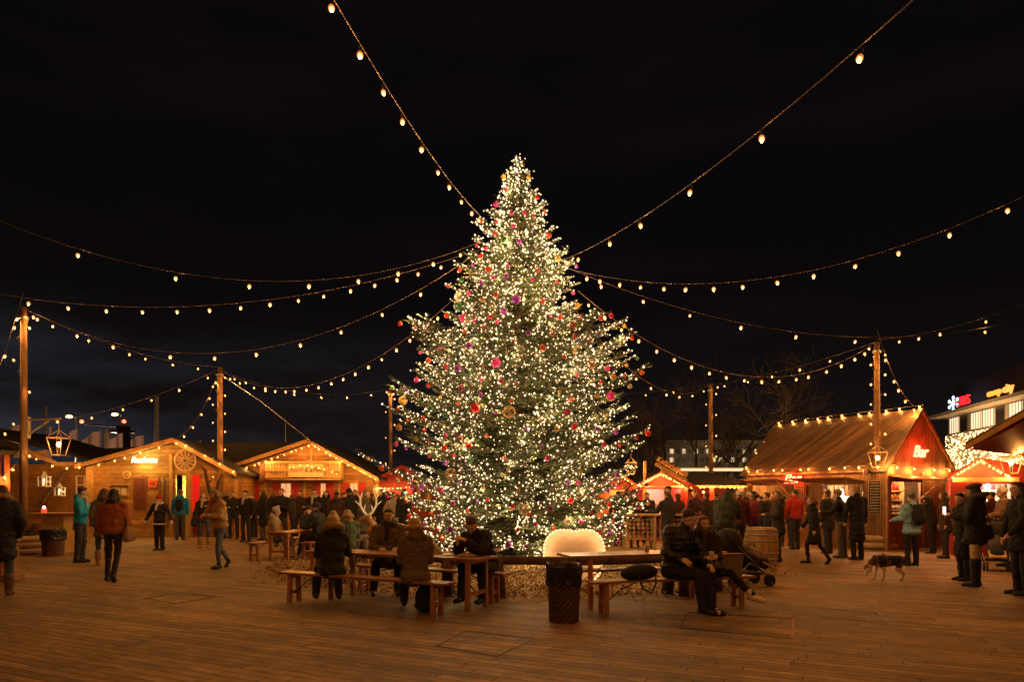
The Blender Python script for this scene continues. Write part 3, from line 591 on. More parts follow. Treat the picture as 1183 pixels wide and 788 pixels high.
# ------------------------------------------------------------------ buildings
def wall(mb, u0, u1, z0, z1, openings, plane, c, th):
    """wall along x (plane 'y') or y (plane 'x') at coordinate c, thickness th, with rectangular openings (u0,u1,z0,z1)"""
    xs = sorted({u0,u1,*[min(max(o[i],u0),u1) for o in openings for i in (0,1)]})
    for a, b_ in zip(xs, xs[1:]):
        mid = (a+b_)/2; zs = z0
        for o in sorted([o for o in openings if o[0] < mid < o[1]], key=lambda o: o[2]):
            if o[2] > zs: (mb.b2(a,b_,c,c+th,zs,o[2]) if plane == 'y' else mb.b2(c,c+th,a,b_,zs,o[2]))
            zs = o[3]
        if zs < z1: (mb.b2(a,b_,c,c+th,zs,z1) if plane == 'y' else mb.b2(c,c+th,a,b_,zs,z1))
def hut(root, x0, x1, y0, y1, eL, eR, apx, apz, wm, roofm, vergem, front=(), left=(), right=(), oh=.4, ohs=.3, th=.09, back=True, rt=.09, vh=.16, vt=.06, floor=False):
    mb = MB(); zlow = min(eL,eR)-.1
    wall(mb, x0, x1, 0, zlow, front, 'y', y0, th)
    mb.prism([(x0,zlow),(x1,zlow),(x1,eR),(apx,apz),(x0,eL)], 'y', y0, y0+th)
    if back: mb.prism([(x0,0),(x1,0),(x1,eR),(apx,apz),(x0,eL)], 'y', y1-th, y1)
    mb.build('wall', wm, root)
    mb = MB(); wall(mb, y0+th+.002, y1-th-.002, 0, eL-.02, left, 'x', x0, th); mb.build('wall', wm, root)
    mb = MB(); wall(mb, y0+th+.002, y1-th-.002, 0, eR-.02, right, 'x', x1-th, th); mb.build('wall', wm, root)
    r = MB()
    for (ex, ez, s) in ((x0,eL,-1),(x1,eR,1)):
        sl = (apz-ez)/abs(apx-ex); xe = ex+s*ohs; ze = ez-sl*ohs
        r.prism([(apx,apz+.01),(xe,ze+.01),(xe,ze+rt),(apx,apz+.01+rt)], 'y', y0-oh, y1+.2)
    r.build('roof', roofm, root)
    for (ex, ez, s) in ((x0,eL,-1),(x1,eR,1)):
        sl = (apz-ez)/abs(apx-ex); xe = ex+s*ohs; ze = ez-sl*ohs
        v = MB(); v.prism([(apx,apz+.03-vh+rt),(xe+s*.02,ze+.03-vh+rt),(xe+s*.02,ze+.03+rt),(apx,apz+.03+rt)], 'y', y0-oh-vt, y0-oh-.003); v.build('verge_board', vergem, root)
    return root
def window(root, x0, x1, z0, z1, y, glow, framem, shut=None, sw=.3, cross=True, dep=.03, sill=False):
    w = MB().b2(x0,x1,y-.012,y-.004,z0,z1).build('window', glow, root); f = MB(); t = .035
    f.b2(x0-t,x1+t,y-dep,y-.014,z1,z1+t); f.b2(x0-t,x1+t,y-dep-.004,y-.014,z0-t,z0); f.b2(x0-t,x0,y-dep+.002,y-.014,z0,z1); f.b2(x1,x1+t,y-dep+.002,y-.014,z0,z1)
    if cross: f.b2((x0+x1)/2-.012,(x0+x1)/2+.012,y-dep+.004,y-.014,z0,z1); f.b2(x0,(x0+x1)/2-.013,y-dep+.006,y-.014,(z0+z1)/2-.012,(z0+z1)/2+.012); f.b2((x0+x1)/2+.013,x1,y-dep+.006,y-.014,(z0+z1)/2-.012,(z0+z1)/2+.012)
    f.build('frame', framem, w)
    if shut:
        for a, b_ in ((x0-t-.01-sw,x0-t-.01),(x1+t+.01,x1+t+.01+sw)):
            s = MB(); s.b2(a,b_,y-.04,y-.006,z0-.05,z1+.05)
            for i in range(5): zz = z0+(z1-z0)*(i+.5)/5; s.b2(a+.04,b_-.04,y-.052,y-.041,zz-.03,zz+.03)
            s.build('shutter', shut, root)
WIN = emis('window_glow', (1,.45,.18), .7); WINL = emis('window_glow_bright', (1,.48,.2), .85)
def lamp(name, p, rgb, power, r=.12, kind='POINT', rot=None, size=None, parent=None):
    l = bpy.data.lights.new(name, kind); l.energy = power; l.color = rgb
    if kind == 'POINT': l.shadow_soft_size = r
    if kind == 'AREA': l.size = size or .5
    o = bpy.data.objects.new(name, l); COL.objects.link(o); o.location = p
    if rot: o.rotation_euler = rot
    return o
def lampball(label, p, rgb, glow, power, r=.05, cat='lamp'):
    """a real glowing lamp bulb with its light"""
    o = MB().ell((0,0,0), r, n=12, m=8).build('ceiling_lamp', emis('lampball_%s_%d'%(label.split()[0],glow), rgb, glow), smooth=True); o.location = p
    tag(o, label, cat); lamp('lamp_light', (p[0],p[1]-.02,p[2]-r*2.6), rgb, power, r=r*1.2); return o
# ---- chalet 1 (left, with the wagon wheel)
c1 = thing('log_chalet', 'log chalet with a wagon wheel on its gable and glowing yellow sign', 'chalet', -12.7, 26, 0)
X = lambda px, D=26: (px-CX)/F*D+12.7
Z = lambda py, D=26: H+(HY-py)/F*D
hut(c1, X(104), X(272), 0, 5.5, Z(539), Z(546), X(207), Z(511), WOOD_OR, DARKROOF, VERGE, front=[(X(203),X(221),0,Z(547))], oh=.5, ohs=.22, vh=.17)
wg = MB(); 
wall(wg, X(-5), X(104)-.003, 0, Z(536), [], 'y', .5, .1); wg.build('wing_wall', WOOD_OR, c1)
r = MB(); r.prism([(X(-25),Z(500)),(X(108),Z(534)),(X(108),Z(531)),(X(30),Z(508)),(X(-25),Z(492))], 'y', .05, 5); r.build('wing_roof', DARKROOF, c1)
r = MB(); r.prism([(X(28),Z(522)),(X(66),Z(538)),(X(66),Z(533)),(X(30),Z(517))], 'y', -.1, -.02); r.b2(X(64),X(110),-.08,.0,Z(538.5),Z(534)); r.b2(X(30),X(52),.0,.06,Z(530),Z(521)); r.build('verge_board', TIMBER, c1)
for a_, b_, t_ in ((100,109,538),(196,199.5,525),(271,275,548)): MB().b2(X(a_),X(b_),-.04,-.005,0,Z(t_)).build('corner_post', TIMBER, c1)
# dark main roof ridge behind
r = MB(); r.prism([(X(30),Z(516)),(X(200),Z(505)),(X(262),Z(505.5)),(X(288),Z(540)),(X(110),Z(535))], 'y', 2.6, 6.5); r.build('main_roof', DARKROOF, c1)
# yellow lit sign tube
root = thing('neon_sign', 'blurred glowing pale yellow neon word on the left chalet gable', 'sign', -12.7, 25.93, 0)
text('lettering', 'Raclette', .30, emis('yellow_neon', (1,.86,.36), 4), root, TM((X(168),-.03,Z(532))), extrude=.012, shear=.25, bev=.005)
lamp('neon_light', (X(168)-12.7, 25.6, Z(531)), (1,.78,.18), 60, r=.25)
# wheel
root = thing('wagon_wheel', 'pale wooden wagon wheel hung on the chalet gable', 'wheel', -12.7+X(216), 25.86, Z(532.5)); R_ = .40
m = MB(); m.tube([(R_*math.cos(i*.2618), 0, R_*math.sin(i*.2618)) for i in range(25)], .03, 8, caps=False); m.build('rim', pm('pale_wheel_wood', (.62,.50,.33), .7, .2, 6, .1), root)
for i in range(12): MB().tube([(0,0,0),(R_*.97*math.cos(i*.5236),0,R_*.97*math.sin(i*.5236))], .014, 6).build('spoke', MATS['pale_wheel_wood'], root)
MB().tube([(0,-.05,0),(0,.04,0)], .06, 12).build('hub', BARK, root)
# details on chalet 1
def at1(px, py): return (X(px)-12.7, Z(py))
root = thing('wall_shutter', 'closed brown red slatted shutter on the left chalet wall', 'shutter', at1(162.5,570)[0], 25.96, Z(588)); m = MB(); w_ = .25; h_ = Z(551)-Z(588)
m.b2(-w_,w_,-.03,.03,0,h_); m.build('frame', pm('brown_red_shutter', (.24,.07,.04), .6, .2, 5, .1), root)
m = MB(); [m.b2(-w_+.05,w_-.05,-.042,-.031,.05+i*h_/14,.05+(i+.6)*h_/14) for i in range(13)]; m.build('slats', pm('brown_red_slats', (.16,.045,.025), .6, .2, 5, .1), root)
root = thing('red_notice', 'square orange red notice board right of the brown shutter', 'notice', at1(177,559)[0], 25.97, Z(559)); MB().b2(-.17,.17,-.02,.01,-.16,.16).build('panel', pm('orange_red_card', (.62,.10,.04), .6, .2, 5, .05), root); MB().b2(-.10,.10,-.026,-.021,-.06,.06).build('picture', pm('red_card', (.40,.03,.02), .6, .2, 5, .05), root)
root = thing('log_disc', 'round log slice hung on the left chalet wall', 'wall disc', at1(147.5,549)[0], 25.96, Z(549)); MB().tube([(0,-.03,0),(0,.02,0)], .16, 18).build('slice', LOGEND, root); MB().tube([(0,-.034,0),(0,-.031,0)], .11, 18).build('ring', pm('disc_dark', (.30,.16,.07), .8, .3, 8, .1), root)
root = thing('shelf_board', 'small roofed shelf with framed notices under the log disc', 'shelf', at1(139,566)[0], 25.96, Z(574)); m = MB(); m.b2(-.36,.36,-.12,.0,.42,.46); m.b2(-.34,-.30,-.03,.0,0,.42); m.b2(.30,.34,-.03,.0,0,.42); m.b2(-.3,.3,-.02,0,0,.42); m.build('frame', WOOD, root); MB().b2(-.25,.02,-.03,-.022,.06,.36).b2(.07,.26,-.03,-.022,.06,.36).build('notice', pm('paper_card', (.6,.5,.38), .8, .1, 5, .05), root)
root = thing('skis', 'pair of dark old skis leaning on the left chalet', 'skis', at1(189,570)[0], 25.9, .05)
for s in (-1,1): MB().tube([(s*.09,-.05,0),(s*.09,.0,1.6),(s*.09,.02,2.05),(s*.09,-.06,2.2)], [.035,.035,.03,.02], 6).build('ski', BARK, root)
# door with yellow light, red panel
d = MB().b2(X(219),X(223.5),-.30,-.02,.02,Z(546)).build('door', TIMBER, c1); MB().b2(X(219)-.03,X(219)-.005,-.28,-.22,.95,1.1).build('handle', BLACKM, d)
MB().b2(X(202),X(222),.6,.62,.0,Z(545)).build('inner_wall', pm('inner_yellow_pine', (.55,.42,.12), .7, .2, 5, .1), c1)
lampball('small lamp glowing inside the open chalet door', (X(212)-12.7, 26.3, 2.0), (1,.78,.25), 6, 55)
root = thing('red_banner', 'tall bright red door panel right of the open chalet door', 'panel', at1(226,562)[0], 25.95, 0); MB().b2(-.20,.17,-.03,.02,.95,Z(549)).build('panel', emis('glowing_red_panel', (1,.02,.01), .45), root); MB().b2(-.23,.20,-.02,.03,.15,.945).build('lower_panel', DREDP, root); MB().b2(-.23,.20,-.02,.03,Z(549)+.003,Z(549)+.05).build('frame', WOOD, root)  # upper red panel gets its brightness from emission in its material
chain('bulbs hung along the gable and eaves of the wagon-wheel chalet', [W(66,541,25.3),W(104,540,25.3),W(112,538,25.2),W(207,511,25.2),W(276,548,25.2)], 12, BM_SMALL, e=14)
chain('bulbs hung along the left wing beam of the wagon-wheel chalet', [W(4,520,24.5),W(34,527,25.2),W(66,541,25.3)], 3)
# ladder
root = thing('ladder', 'dark wooden ladder leaning across the left chalet wall', 'ladder', 0,0,0); a0, a1 = W(42,586,25.6), W(76,542,26.2); off = Vector((.22,0,.14))
for s in (-1,1): MB().bar(a0+off*s, a1+off*s, .05,.06).build('rail', BARK, root)
for i in range(7): p = a0+(a1-a0)*((i+.5)/7); MB().bar(p-off, p+off, .035,.035).build('rung', BARK, root)
# white window left
w = MB(); root = thing('white_window', 'tall narrow white lattice window frame on the left chalet', 'window frame', at1(85,570)[0], 26.44, Z(592)); h_ = Z(550)-Z(592); m = MB()
for x_ in (-.16,.16): m.b2(x_-.03,x_+.03,-.03,.01,0,h_)
for i in range(5): m.b2(-.13,.13,-.027,.008,h_*i/4-.015,h_*i/4+.02)
m.build('frame', WHITEP, root)
# candle lanterns (little white houses)
def clantern(label, px, py, D, s):
    p = W(px,py,D); root = thing('candle_lantern', label, 'lantern', *p, group='white candle lanterns before the left chalet'); w_ = .13*s; h_ = .34*s; m = MB()
    for i in (-1,1):
        for j in (-1,1): m.b2(i*w_-.018,i*w_+.018,j*w_-.018,j*w_+.018,0,h_)
    for q in (0,h_): 
        m.b2(-w_-.03,w_+.03,-w_-.03,w_+.03,q-.02,q+.015)
    for j in (-1,1): m.b2(-.012,.012,j*w_-.012,j*w_+.012,.016,h_-.021); m.b2(-w_+.02,w_-.02,j*w_-.01,j*w_+.01,h_*.5-.012,h_*.5+.012)
    m.lathe([(w_*1.0,h_+.016),(w_*.5,h_+.13*s),(w_*.45,h_+.16*s),(.01,h_+.2*s)], n=4); m.build('frame', WHITEP, root)
    MB().lathe([(.05*s,.02),(.05*s,.15*s),(.01,.16*s)], n=10).build('candle', emis('candle_wax_glow', (1,.55,.24), 2), root)
    v, f = ico(1,1); MB().add([(x*.03,y*.03,z*.06+.2*s) for x,y,z in v], f).build('flame', emis('flame', (1,.62,.25), 30), root)
    MB().tube([(0,0,h_+.2*s),(0,0,h_+.85)], .006, 4).build('wire', CABLE, root)
clantern('white candle lantern hanging higher, nearer the ladder top', 51, 562, 24.2, 1.0)
clantern('white candle lantern hanging lower, right of the ladder', 69, 573, 24.2, .85)
clantern('white candle lantern standing low behind the man in the teal jacket', 80, 612, 19.5, .75)
# ---- chalet 2
c2 = thing('log_chalet', 'large log chalet with red shutters and a balcony sign', 'chalet', -8.2, 28, 0)
X2 = lambda px: (px-CX)/F*28+8.2
Z2 = lambda py: H+(HY-py)/F*28
hut(c2, X2(252), X2(431), 0, 6, Z2(549), Z2(551), X2(360), Z2(512), WOOD_OR, DARKROOF, VERGE, oh=.55, ohs=.32, vh=.15)
r = MB(); r.prism([(X2(228),Z2(514)),(X2(355),Z2(511)),(X2(258),Z2(547))], 'y', -.3, 5.5); r.build('roof', DARKROOF, c2)
for a_, b_, t_, g_ in ((359,361.5,517,548),(306,307.5,556,0),(351,353,556,0),(391,393,530,0)): MB().b2(X2(a_),X2(b_),-.045,-.005,Z2(g_) if g_ else 0,Z2(t_)).build('wall_post', TIMBER, c2)
for a, b_ in ((276,290),(325,336),(371,376),(405,413)): window(c2, X2(a), X2(b_), Z2(577), Z2(559), 0, WINL, TIMBER, shut=REDP, sw=.31)
bal = thing('balcony', 'wooden balcony box with cut-out slots on the large chalet', 'balcony', -8.2, 28, 0); bal.name = 'balcony'
x0, x1, z0, z1 = X2(313), X2(397), Z2(553.5), Z2(535.5); m = MB()
m.b2(x0,x1,-.55,-.02,z0-.06,z0); n_ = 26
for i in range(n_):
    a = x0+(x1-x0)*i/n_; m.b2(a+.012,a+(x1-x0)/n_-.012,-.56,-.53,z0,z1)
for zz in (z0+.03,(z0+z1)/2-.03,z1-.06): m.b2(x0-.03,x1+.03,-.60,-.565,zz,zz+.07)
m.b2(x0-.02,x1+.02,-.63,-.52,z1,z1+.05); m.b2(x0-.03,x0,-.55,-.02,z0,z1); m.b2(x1,x1+.03,-.55,-.02,z0,z1); m.build('railing', TIMBER, bal)
MB().b2(x0-.28,x0-.035,-.5,-.02,z0-.04,z1+.02).build('side_box', pm('dark_brown_board', (.16,.06,.03), .7, .3, 5, .2), bal)
sg = thing('chalet_sign', 'pale chalet name sign with brown lettering on the balcony', 'sign', -8.2, 27.38, 0); MB().b2(X2(339),X2(378.5),-.04,-.005,z0+.06,z1-.06).build('panel', pm('sign_cream', (.66,.43,.20), .6, .1, 5, .05), sg)
brt = pm('brown_lettering', (.10,.045,.02), .7, .2, 5, 0)
text('lettering', 'Städli', .26, brt, sg, TM((X2(348),-.045,(z0+z1)/2+.02)), shear=.2, extrude=.004); text('lettering', 'Kaffee', .30, brt, sg, TM((X2(367),-.045,(z0+z1)/2+.01)), shear=.45, extrude=.004, bev=.003)
chain('bulbs along the gable edges of the large chalet', [W(262,549,27.3),W(360,514,27.3),W(438,556,27.3)], 26, e=9)
chain('second bulb chain sagging across the large chalet front', [W(330,541,26.8),W(352,537,26.8),W(372,541,26.8),W(392,549,26.8)], 9, s=.8)
# lit branches decoration between the chalets: bare trunk
bt_ = thing('bare_branch', 'bare dead branch standing between the two chalets', 'branch', -10.0, 22.8, 0); b0 = W(237,575,22.8)-Vector((-10.0,22.8,0)); m = MB()
q = lambda px,py: W(px,py,22.8)-Vector((-10.0,22.8,0))
m.tube([q(250,600)*1.0+Vector((0,0,-.6)),q(247,580),q(240,560),q(237,543),q(232,538)],[.09,.075,.06,.045,.02],7); m.tube([q(246,576),q(252,560),q(256,548)],[.06,.045,.02],6); m.tube([q(240,560),q(246,552)],[.03,.012],5); m.build('branch', BARK, bt_, smooth=True)
# ---- small stall behind the tree, left
s1 = thing('market_stall', 'small red market stall between the large chalet and the tree', 'stall', -4.6, 29.5, 0)
Xs = lambda px: (px-CX)/F*29.5+4.6
Zs = lambda py: H+(HY-py)/F*29.5
hut(s1, Xs(428), Xs(505), 0, 3, Zs(560), Zs(560), Xs(466), Zs(541), DREDP, DARKROOF, REDP, front=[(Xs(432),Xs(452),.95,Zs(564)),(Xs(478),Xs(500),.95,Zs(564))], oh=.35, ohs=.15)
MB().b2(Xs(429),Xs(504),.6,.65,.1,Zs(562)).build('inner_wall', WOOD_OR, s1); MB().b2(Xs(454),Xs(476),-.05,-.003,Zs(583),Zs(563)).build('banner', REDP, s1)
MB().b2(Xs(480),Xs(485),.3,.36,.9,Zs(563)).b2(Xs(492),Xs(496),.3,.36,.9,Zs(563)).build('boards', TIMBER, s1)
lampball('lamp inside the small stall behind the tree', (Xs(442)-4.6, 29.85, 2.0), (1,.5,.3), 30, 14); 
chain('bulbs under the eave of the small stall left of the tree', [W(430,563,29.0),W(452,565,29.0),W(476,563,29.0)], 9, s=.7)
# ---- far-left stall at the frame edge
s0 = thing('market_stall', 'dark roofed stall with an orange red wall at the left edge', 'stall', (22-CX)/F*13.4, 13.4, 0, rz=math.radians(38))
X0 = lambda px: (px-22)/F*13.4*1.05
Z0 = lambda py: H+(HY-py)/F*13.4
m = MB(); m.prism([(X0(-160),Z0(440)),(X0(22),Z0(514)),(X0(22),Z0(520)),(X0(-160),Z0(455))], 'y', -.1, 3.4); m.build('roof', DARKROOF, s0)
m = MB(); m.b2(X0(-160),X0(20),-.05,.02,Z0(526),Z0(521)); m.build('eave_board', pm('green_board', (.10,.09,.04), .7, .3, 5, .2), s0)
m = MB(); m.b2(X0(-160),X0(7),.4,.5,0,Z0(525)); m.build('wall', pm('orange_red_paint', (.50,.13,.05), .6, .25, 4, .1), s0); MB().b2(X0(9)+.002,X0(14),.05,.5,0,Z0(526)).build('corner_board', MATS['orange_red_paint'], s0)
m = MB(); m.prism([(X0(-6),Z0(530)),(X0(2),Z0(540)),(X0(12),Z0(566)),(X0(15),Z0(600)),(X0(11),Z0(600)),(X0(8),Z0(568)),(X0(-2),Z0(545)),(X0(-8),Z0(536))], 'y', .1, .36); m.build('arch', pm('arch_wood', (.35,.15,.07), .6, .3, 5, .1), s0)
chain('two bulbs on the orange red stall at the left edge', [W(1,556,13.2),W(20,538,13.2)], 2, s=.8)
m = MB(); root = thing('wooden_post', 'brown wooden post with a wider foot at the left edge', 'post', *G(13,671)); m.b2(-.09,.09,-.09,.09,.12,.62); m.build('shaft', WOOD, root, bevel=.01); MB().b2(-.15,.15,-.15,.15,0,.12).build('foot', WOOD, root, bevel=.01)
# ---- bar hut
aB = math.atan2(.472,.882); bar = thing('bar_hut', 'tall roofed wooden bar hut with red neon signs and serving hatches', 'hut', 10.82, 19.7, 0, rz=aB)
Wd, Ln, HE, HR = 3.25, 5.25, 2.37, 4.12
hut(bar, 0, Wd, 0, Ln, HE, HE, Wd/2, HR, WOOD_V, WOOD_ROOF, WOOD_V, front=[(.22,1.62,1.08,1.98)], left=[(.75,2.75,1.05,1.92),(3.2,4.95,1.05,1.92)], oh=.05, ohs=.10, th=.07, rt=.06, vh=.12, vt=.03)
RB = Matrix.Translation((10.82,19.7,0)) @ Matrix.Rotation(aB,4,'Z')
def BW(x_,y_,z_): return RB @ Vector((x_,y_,z_))
m = MB(); m.b2(.1,Wd-.1,2.2,2.26,0,2.3); m.build('inner_wall', WOOD_V, bar); MB().b2(.1,Wd-.1,.1,Ln-.1,2.36,2.4).build('ceiling', WOOD, bar)
# hatch flaps, counters, trims
m = MB(); m.box((-.42,1.75,2.06), (.85,2.1,.03), M=Matrix.Rotation(math.radians(7),3,'Y')); m.box((-.42,4.05,2.06), (.85,1.85,.03), M=Matrix.Rotation(math.radians(7),3,'Y')); m.build('flap', WOOD_V, bar)
m = MB(); m.box((.95,-.36,2.1), (1.75,.72,.03), M=Matrix.Rotation(math.radians(10),3,'X')); m.build('flap', pm('flap_red_wood', (.42,.13,.06), .6, .3, 5, .1), bar)
for y_ in (.85,2.65,3.3,4.85): MB().tube([(-.02,y_,1.5),(-.72,y_,2.06)], .015, 5).build('stay', TIMBER, bar)
for x_ in (.3,1.58): MB().tube([(x_,-.02,1.5),(x_,-.62,2.0)], .013, 5).build('stay', TIMBER, bar)
m = MB(); m.b2(-.32,.06,.7,2.8,1.0,1.045); m.b2(-.32,.06,3.15,5.0,1.0,1.045); m.b2(.15,1.7,-.28,.06,1.03,1.075); m.build('counter', TIMBER, bar)
MB().b2(-.02,.085,-.03,.03,0,HE).build('corner_trim', WOOD, bar); MB().b2(1.68,1.76,-.025,-.002,0,HE-.1).build('door_trim', WOOD, bar)
# inner shelves with bottles
sh = MB(); 
for zz in (1.12,1.42,1.70): sh.b2(.25,1.6,.55,.78,zz,zz+.025)
sh.b2(.22,.25,.5,.8,1.06,2.0); sh.b2(1.6,1.63,.5,.8,1.06,2.0); sh.b2(.2,1.65,.80,.83,1.0,2.1); sh.build('shelf', TIMBER, bar)
btm = {}
def bottle_mesh(k, rgb):
    if k not in btm: m_ = MB(); m_.smooth = True; m_.lathe([(.036,0),(.036,.16),(.014,.21),(.013,.26)], n=10); btm[k] = m_.mesh('bottle', pm('glass_'+k, rgb, .12, .1, 4, 0))
    return btm[k]
BK = [('dark',(.03,.015,.01)),('amber',(.35,.10,.02)),('red',(.30,.02,.01)),('clear',(.55,.45,.32)),('cream',(.6,.5,.35))]
br = random.Random(5)
for zz, ks in ((1.145,(0,1,4,3)),(1.445,(0,2,1)),(1.725,(3,4,2))):
    for i in range(13):
        k = BK[ks[i*len(ks)//13]]; o = bpy.data.objects.new('bottle', bottle_mesh(*k)); COL.objects.link(o); o.location = BW(.33+i*.098+br.uniform(-.01,.01), .64, zz); o.scale = (1,1,br.uniform(.75,1.0))
        lv = {1.145:'lowest',1.445:'middle',1.725:'top'}[zz]
        tag(o, f'{k[0]} glass bottle on the {lv} shelf of the gable hatch', 'bottle', f'{k[0]} bottles on the {lv} shelf')
lampball('lamp lighting the bottle shelves in the gable hatch', BW(.95,.28,2.12), (1,.62,.3), 8, 80)
lampball('lamp over the near side counter of the bar hut', BW(.7,1.6,2.15), (1,.66,.36), 8, 170)
lampball('lamp over the far side counter of the bar hut', BW(.6,4.1,2.15), (1,.5,.16), 8, 160)
# things inside the side hatch: bright drinks machine
root = thing('drinks_machine', 'white drinks machine glowing in the near side hatch', 'machine', *BW(.75,2.1,1.05), rz=aB); MB().b2(-.2,.2,-.25,.25,0,.5).build('body', WHITEP, root, bevel=.02); MB().b2(-.24,-.2,-.15,.15,.1,.3).build('tap_panel', STEEL, root); MB().lathe([(.16,.5),(.13,.72),(.02,.76)], n=14).build('tank', WHITEP, root)
root = thing('glass_rack', 'row of upturned glasses hung inside the near hatch', 'glasses', *BW(.35,1.7,1.83), rz=aB); MB().b2(-.1,.1,-.7,.7,.08,.1).build('rail', TIMBER, root)
for i in range(8): MB().lathe([(.012,.08),(.012,.03),(.04,0),(.035,-.06)], (0,-.6+i*.17,0), 8).build('glass', pm('clear_glass_grey', (.6,.55,.45), .1, .1, 4, 0), root)
# wall boards/menus
def board(label, M, w_, h_, mat, lines, lm, parent=None, fr=.02):
    root = bpy.data.objects.new('menu_board', None); COL.objects.link(root); root.matrix_world = M; tag(root, label, 'menu board')
    MB().b2(-w_/2,w_/2,-.02,0,-h_/2,h_/2).build('panel', mat, root); m_ = MB(); m_.b2(-w_/2-fr,w_/2+fr,-.03,0,h_/2,h_/2+fr); m_.b2(-w_/2-fr,w_/2+fr,-.03,0,-h_/2-fr,-h_/2); m_.b2(-w_/2-fr,-w_/2,-.03,0,-h_/2,h_/2); m_.b2(w_/2,w_/2+fr,-.03,0,-h_/2,h_/2); m_.build('frame', WOOD, root)
    ch = MB()
    for i in range(lines):
        zz = h_/2-h_*(i+.7)/(lines+.4); x_ = -w_*.38
        while x_ < w_*.35: l_ = br.uniform(.02,.07); ch.b2(x_,min(x_+l_,w_*.4),-.024,-.021,zz-.008,zz+.010); x_ += l_+.02
    ch.build('chalk_writing', lm, root); return root
chalk = pm('chalk', (.5,.45,.38), .9, .1, 5, 0); SLATE = pm('slate_black', (.02,.02,.02), .6, .2, 5, 0)
Rg = RB.copy()
board('tall black chalk menu on the corner of the bar hut', RB@Matrix.Translation((-.005,.36,1.53))@Matrix.Rotation(-math.pi/2,4,'Z'), .36, .95, SLATE, 11, chalk)
board('small black menu left of the near hatch of the bar hut', RB@Matrix.Translation((-.005,2.98,1.6))@Matrix.Rotation(-math.pi/2,4,'Z'), .30, .7, SLATE, 8, chalk)
# neon words
RED = emis('red_neon', (1,.16,.07), 9)
nr = thing('neon_sign', 'red glowing neon word on the long side of the bar hut', 'sign', *BW(-.06,3.25,2.13), rz=aB-math.pi/2); text('lettering', 'Bar', .46, RED, nr, TM((0,0,0)), extrude=.01, shear=.35, bev=.005); MB().b2(-.42,.42,.02,.04,-.2,.2).build('backplate', DREDP, nr)
nr = thing('neon_sign', 'red glowing neon word on the gable of the bar hut', 'sign', *BW(1.5,-.06,2.88), rz=aB); text('lettering', 'Bar', .50, RED, nr, TM((0,0,0)), extrude=.01, shear=.35, bev=.005)
for i in (-.3,.0,.3): MB().tube([(i,.03,.1),(i,.06,.1)], .01, 5).build('bracket', BLACKM, nr)
lamp('neon_light', BW(-.38,3.1,2.15), (1,.05,.01), 80, r=.2); lamp('neon_light', BW(1.5,-.42,2.9), (1,.06,.012), 75, r=.3)
chain('bulbs along the ridge of the bar hut', [BW(Wd/2,-.1,HR+.12),BW(Wd/2,Ln+.1,HR+.12)], 11, e=11)
chain('bulbs along the long eave of the bar hut', [BW(-.2,0,HE+.05),BW(-.2,Ln,HE+.05)], 10, e=11)
chain('wire with bulbs crossing the gable of the bar hut', [BW(0,-.12,2.42),BW(1.6,-.12,2.36),BW(Wd,-.12,2.36)], 4, e=26)
chain('bulbs on the far slope of the bar hut', [BW(-.1,Ln+.1,HE),BW(Wd/2,Ln+.1,HR)], 4)
# direction sign on the pole
root = thing('pole_sign', 'dark arrow-less name board fixed to the tall pole', 'sign', P1013.x, P1013.y, H+(HY-546.5)/F*20.3); root['label'] = 'dark name board fixed low on the tall pole'; MB().b2(-.48,.38,-.17,-.13,-.09,.09).build('board', pm('sign_brown', (.14,.06,.03), .6, .2, 5, .1), root); text('lettering', 'Bar Städli', .14, chalk, root, TM((-.05,-.172,0)), extrude=.003)
root = thing('round_base', 'stacked round pale rope base at the foot of the tall pole', 'pole base', P1013.x, P1013.y, 0)
for i in range(2): MB().tube([((.46-.03*i)*math.cos(a*.2618), (.46-.03*i)*math.sin(a*.2618), .11+.2*i) for a in range(25)], .10, 8, caps=False).build('ring', pm('pale_canvas', (.42,.30,.17), .8, .2, 6, .3), root, smooth=True)
# ---- middle red stalls right of the tree
st = thing('market_stall', 'red gabled stall outlined in bulbs under the slanted sign', 'stall', 0, 0, 0); D = 23.5
XX = lambda px: (px-CX)/F*D
ZZ = lambda py: H+(HY-py)/F*D
st.location = (XX(763), D, 0); xo = XX(763)
hut(st, XX(737)-xo, XX(791)-xo, 0, 3, ZZ(562), ZZ(562), 0, ZZ(548), REDP, DARKROOF, REDP, front=[(XX(745)-xo,XX(786)-xo,.95,ZZ(564.5))], oh=.5, ohs=.35, vh=.12)
MB().b2(XX(738)-xo,XX(790)-xo,1.9,1.95,.2,2.0).build('inner_wall', pm('pink_white_board', (.62,.42,.36), .7, .1, 5, .1), st)
MB().b2(XX(735)-xo,XX(792)-xo,-.6,-.5,ZZ(563.5),ZZ(562)).build('beam', TIMBER, st); MB().b2(XX(745)-xo,XX(786)-xo,-.25,.1,.92,.96).build('counter', TIMBER, st); MB().b2(XX(742.5)-xo,XX(746)-xo,-.08,-.004,0,ZZ(565)).build('post', TIMBER, st)
lampball('bright lamp inside the red stall under the slanted sign', (XX(766), D+1.1, 1.95), (1,.62,.42), 30, 60)
chain('bulbs along the gable of the red stall under the slanted sign', [W(735,562,22.9),W(763,547.5,22.9),W(790,561.5,22.9)], 17, s=.85)
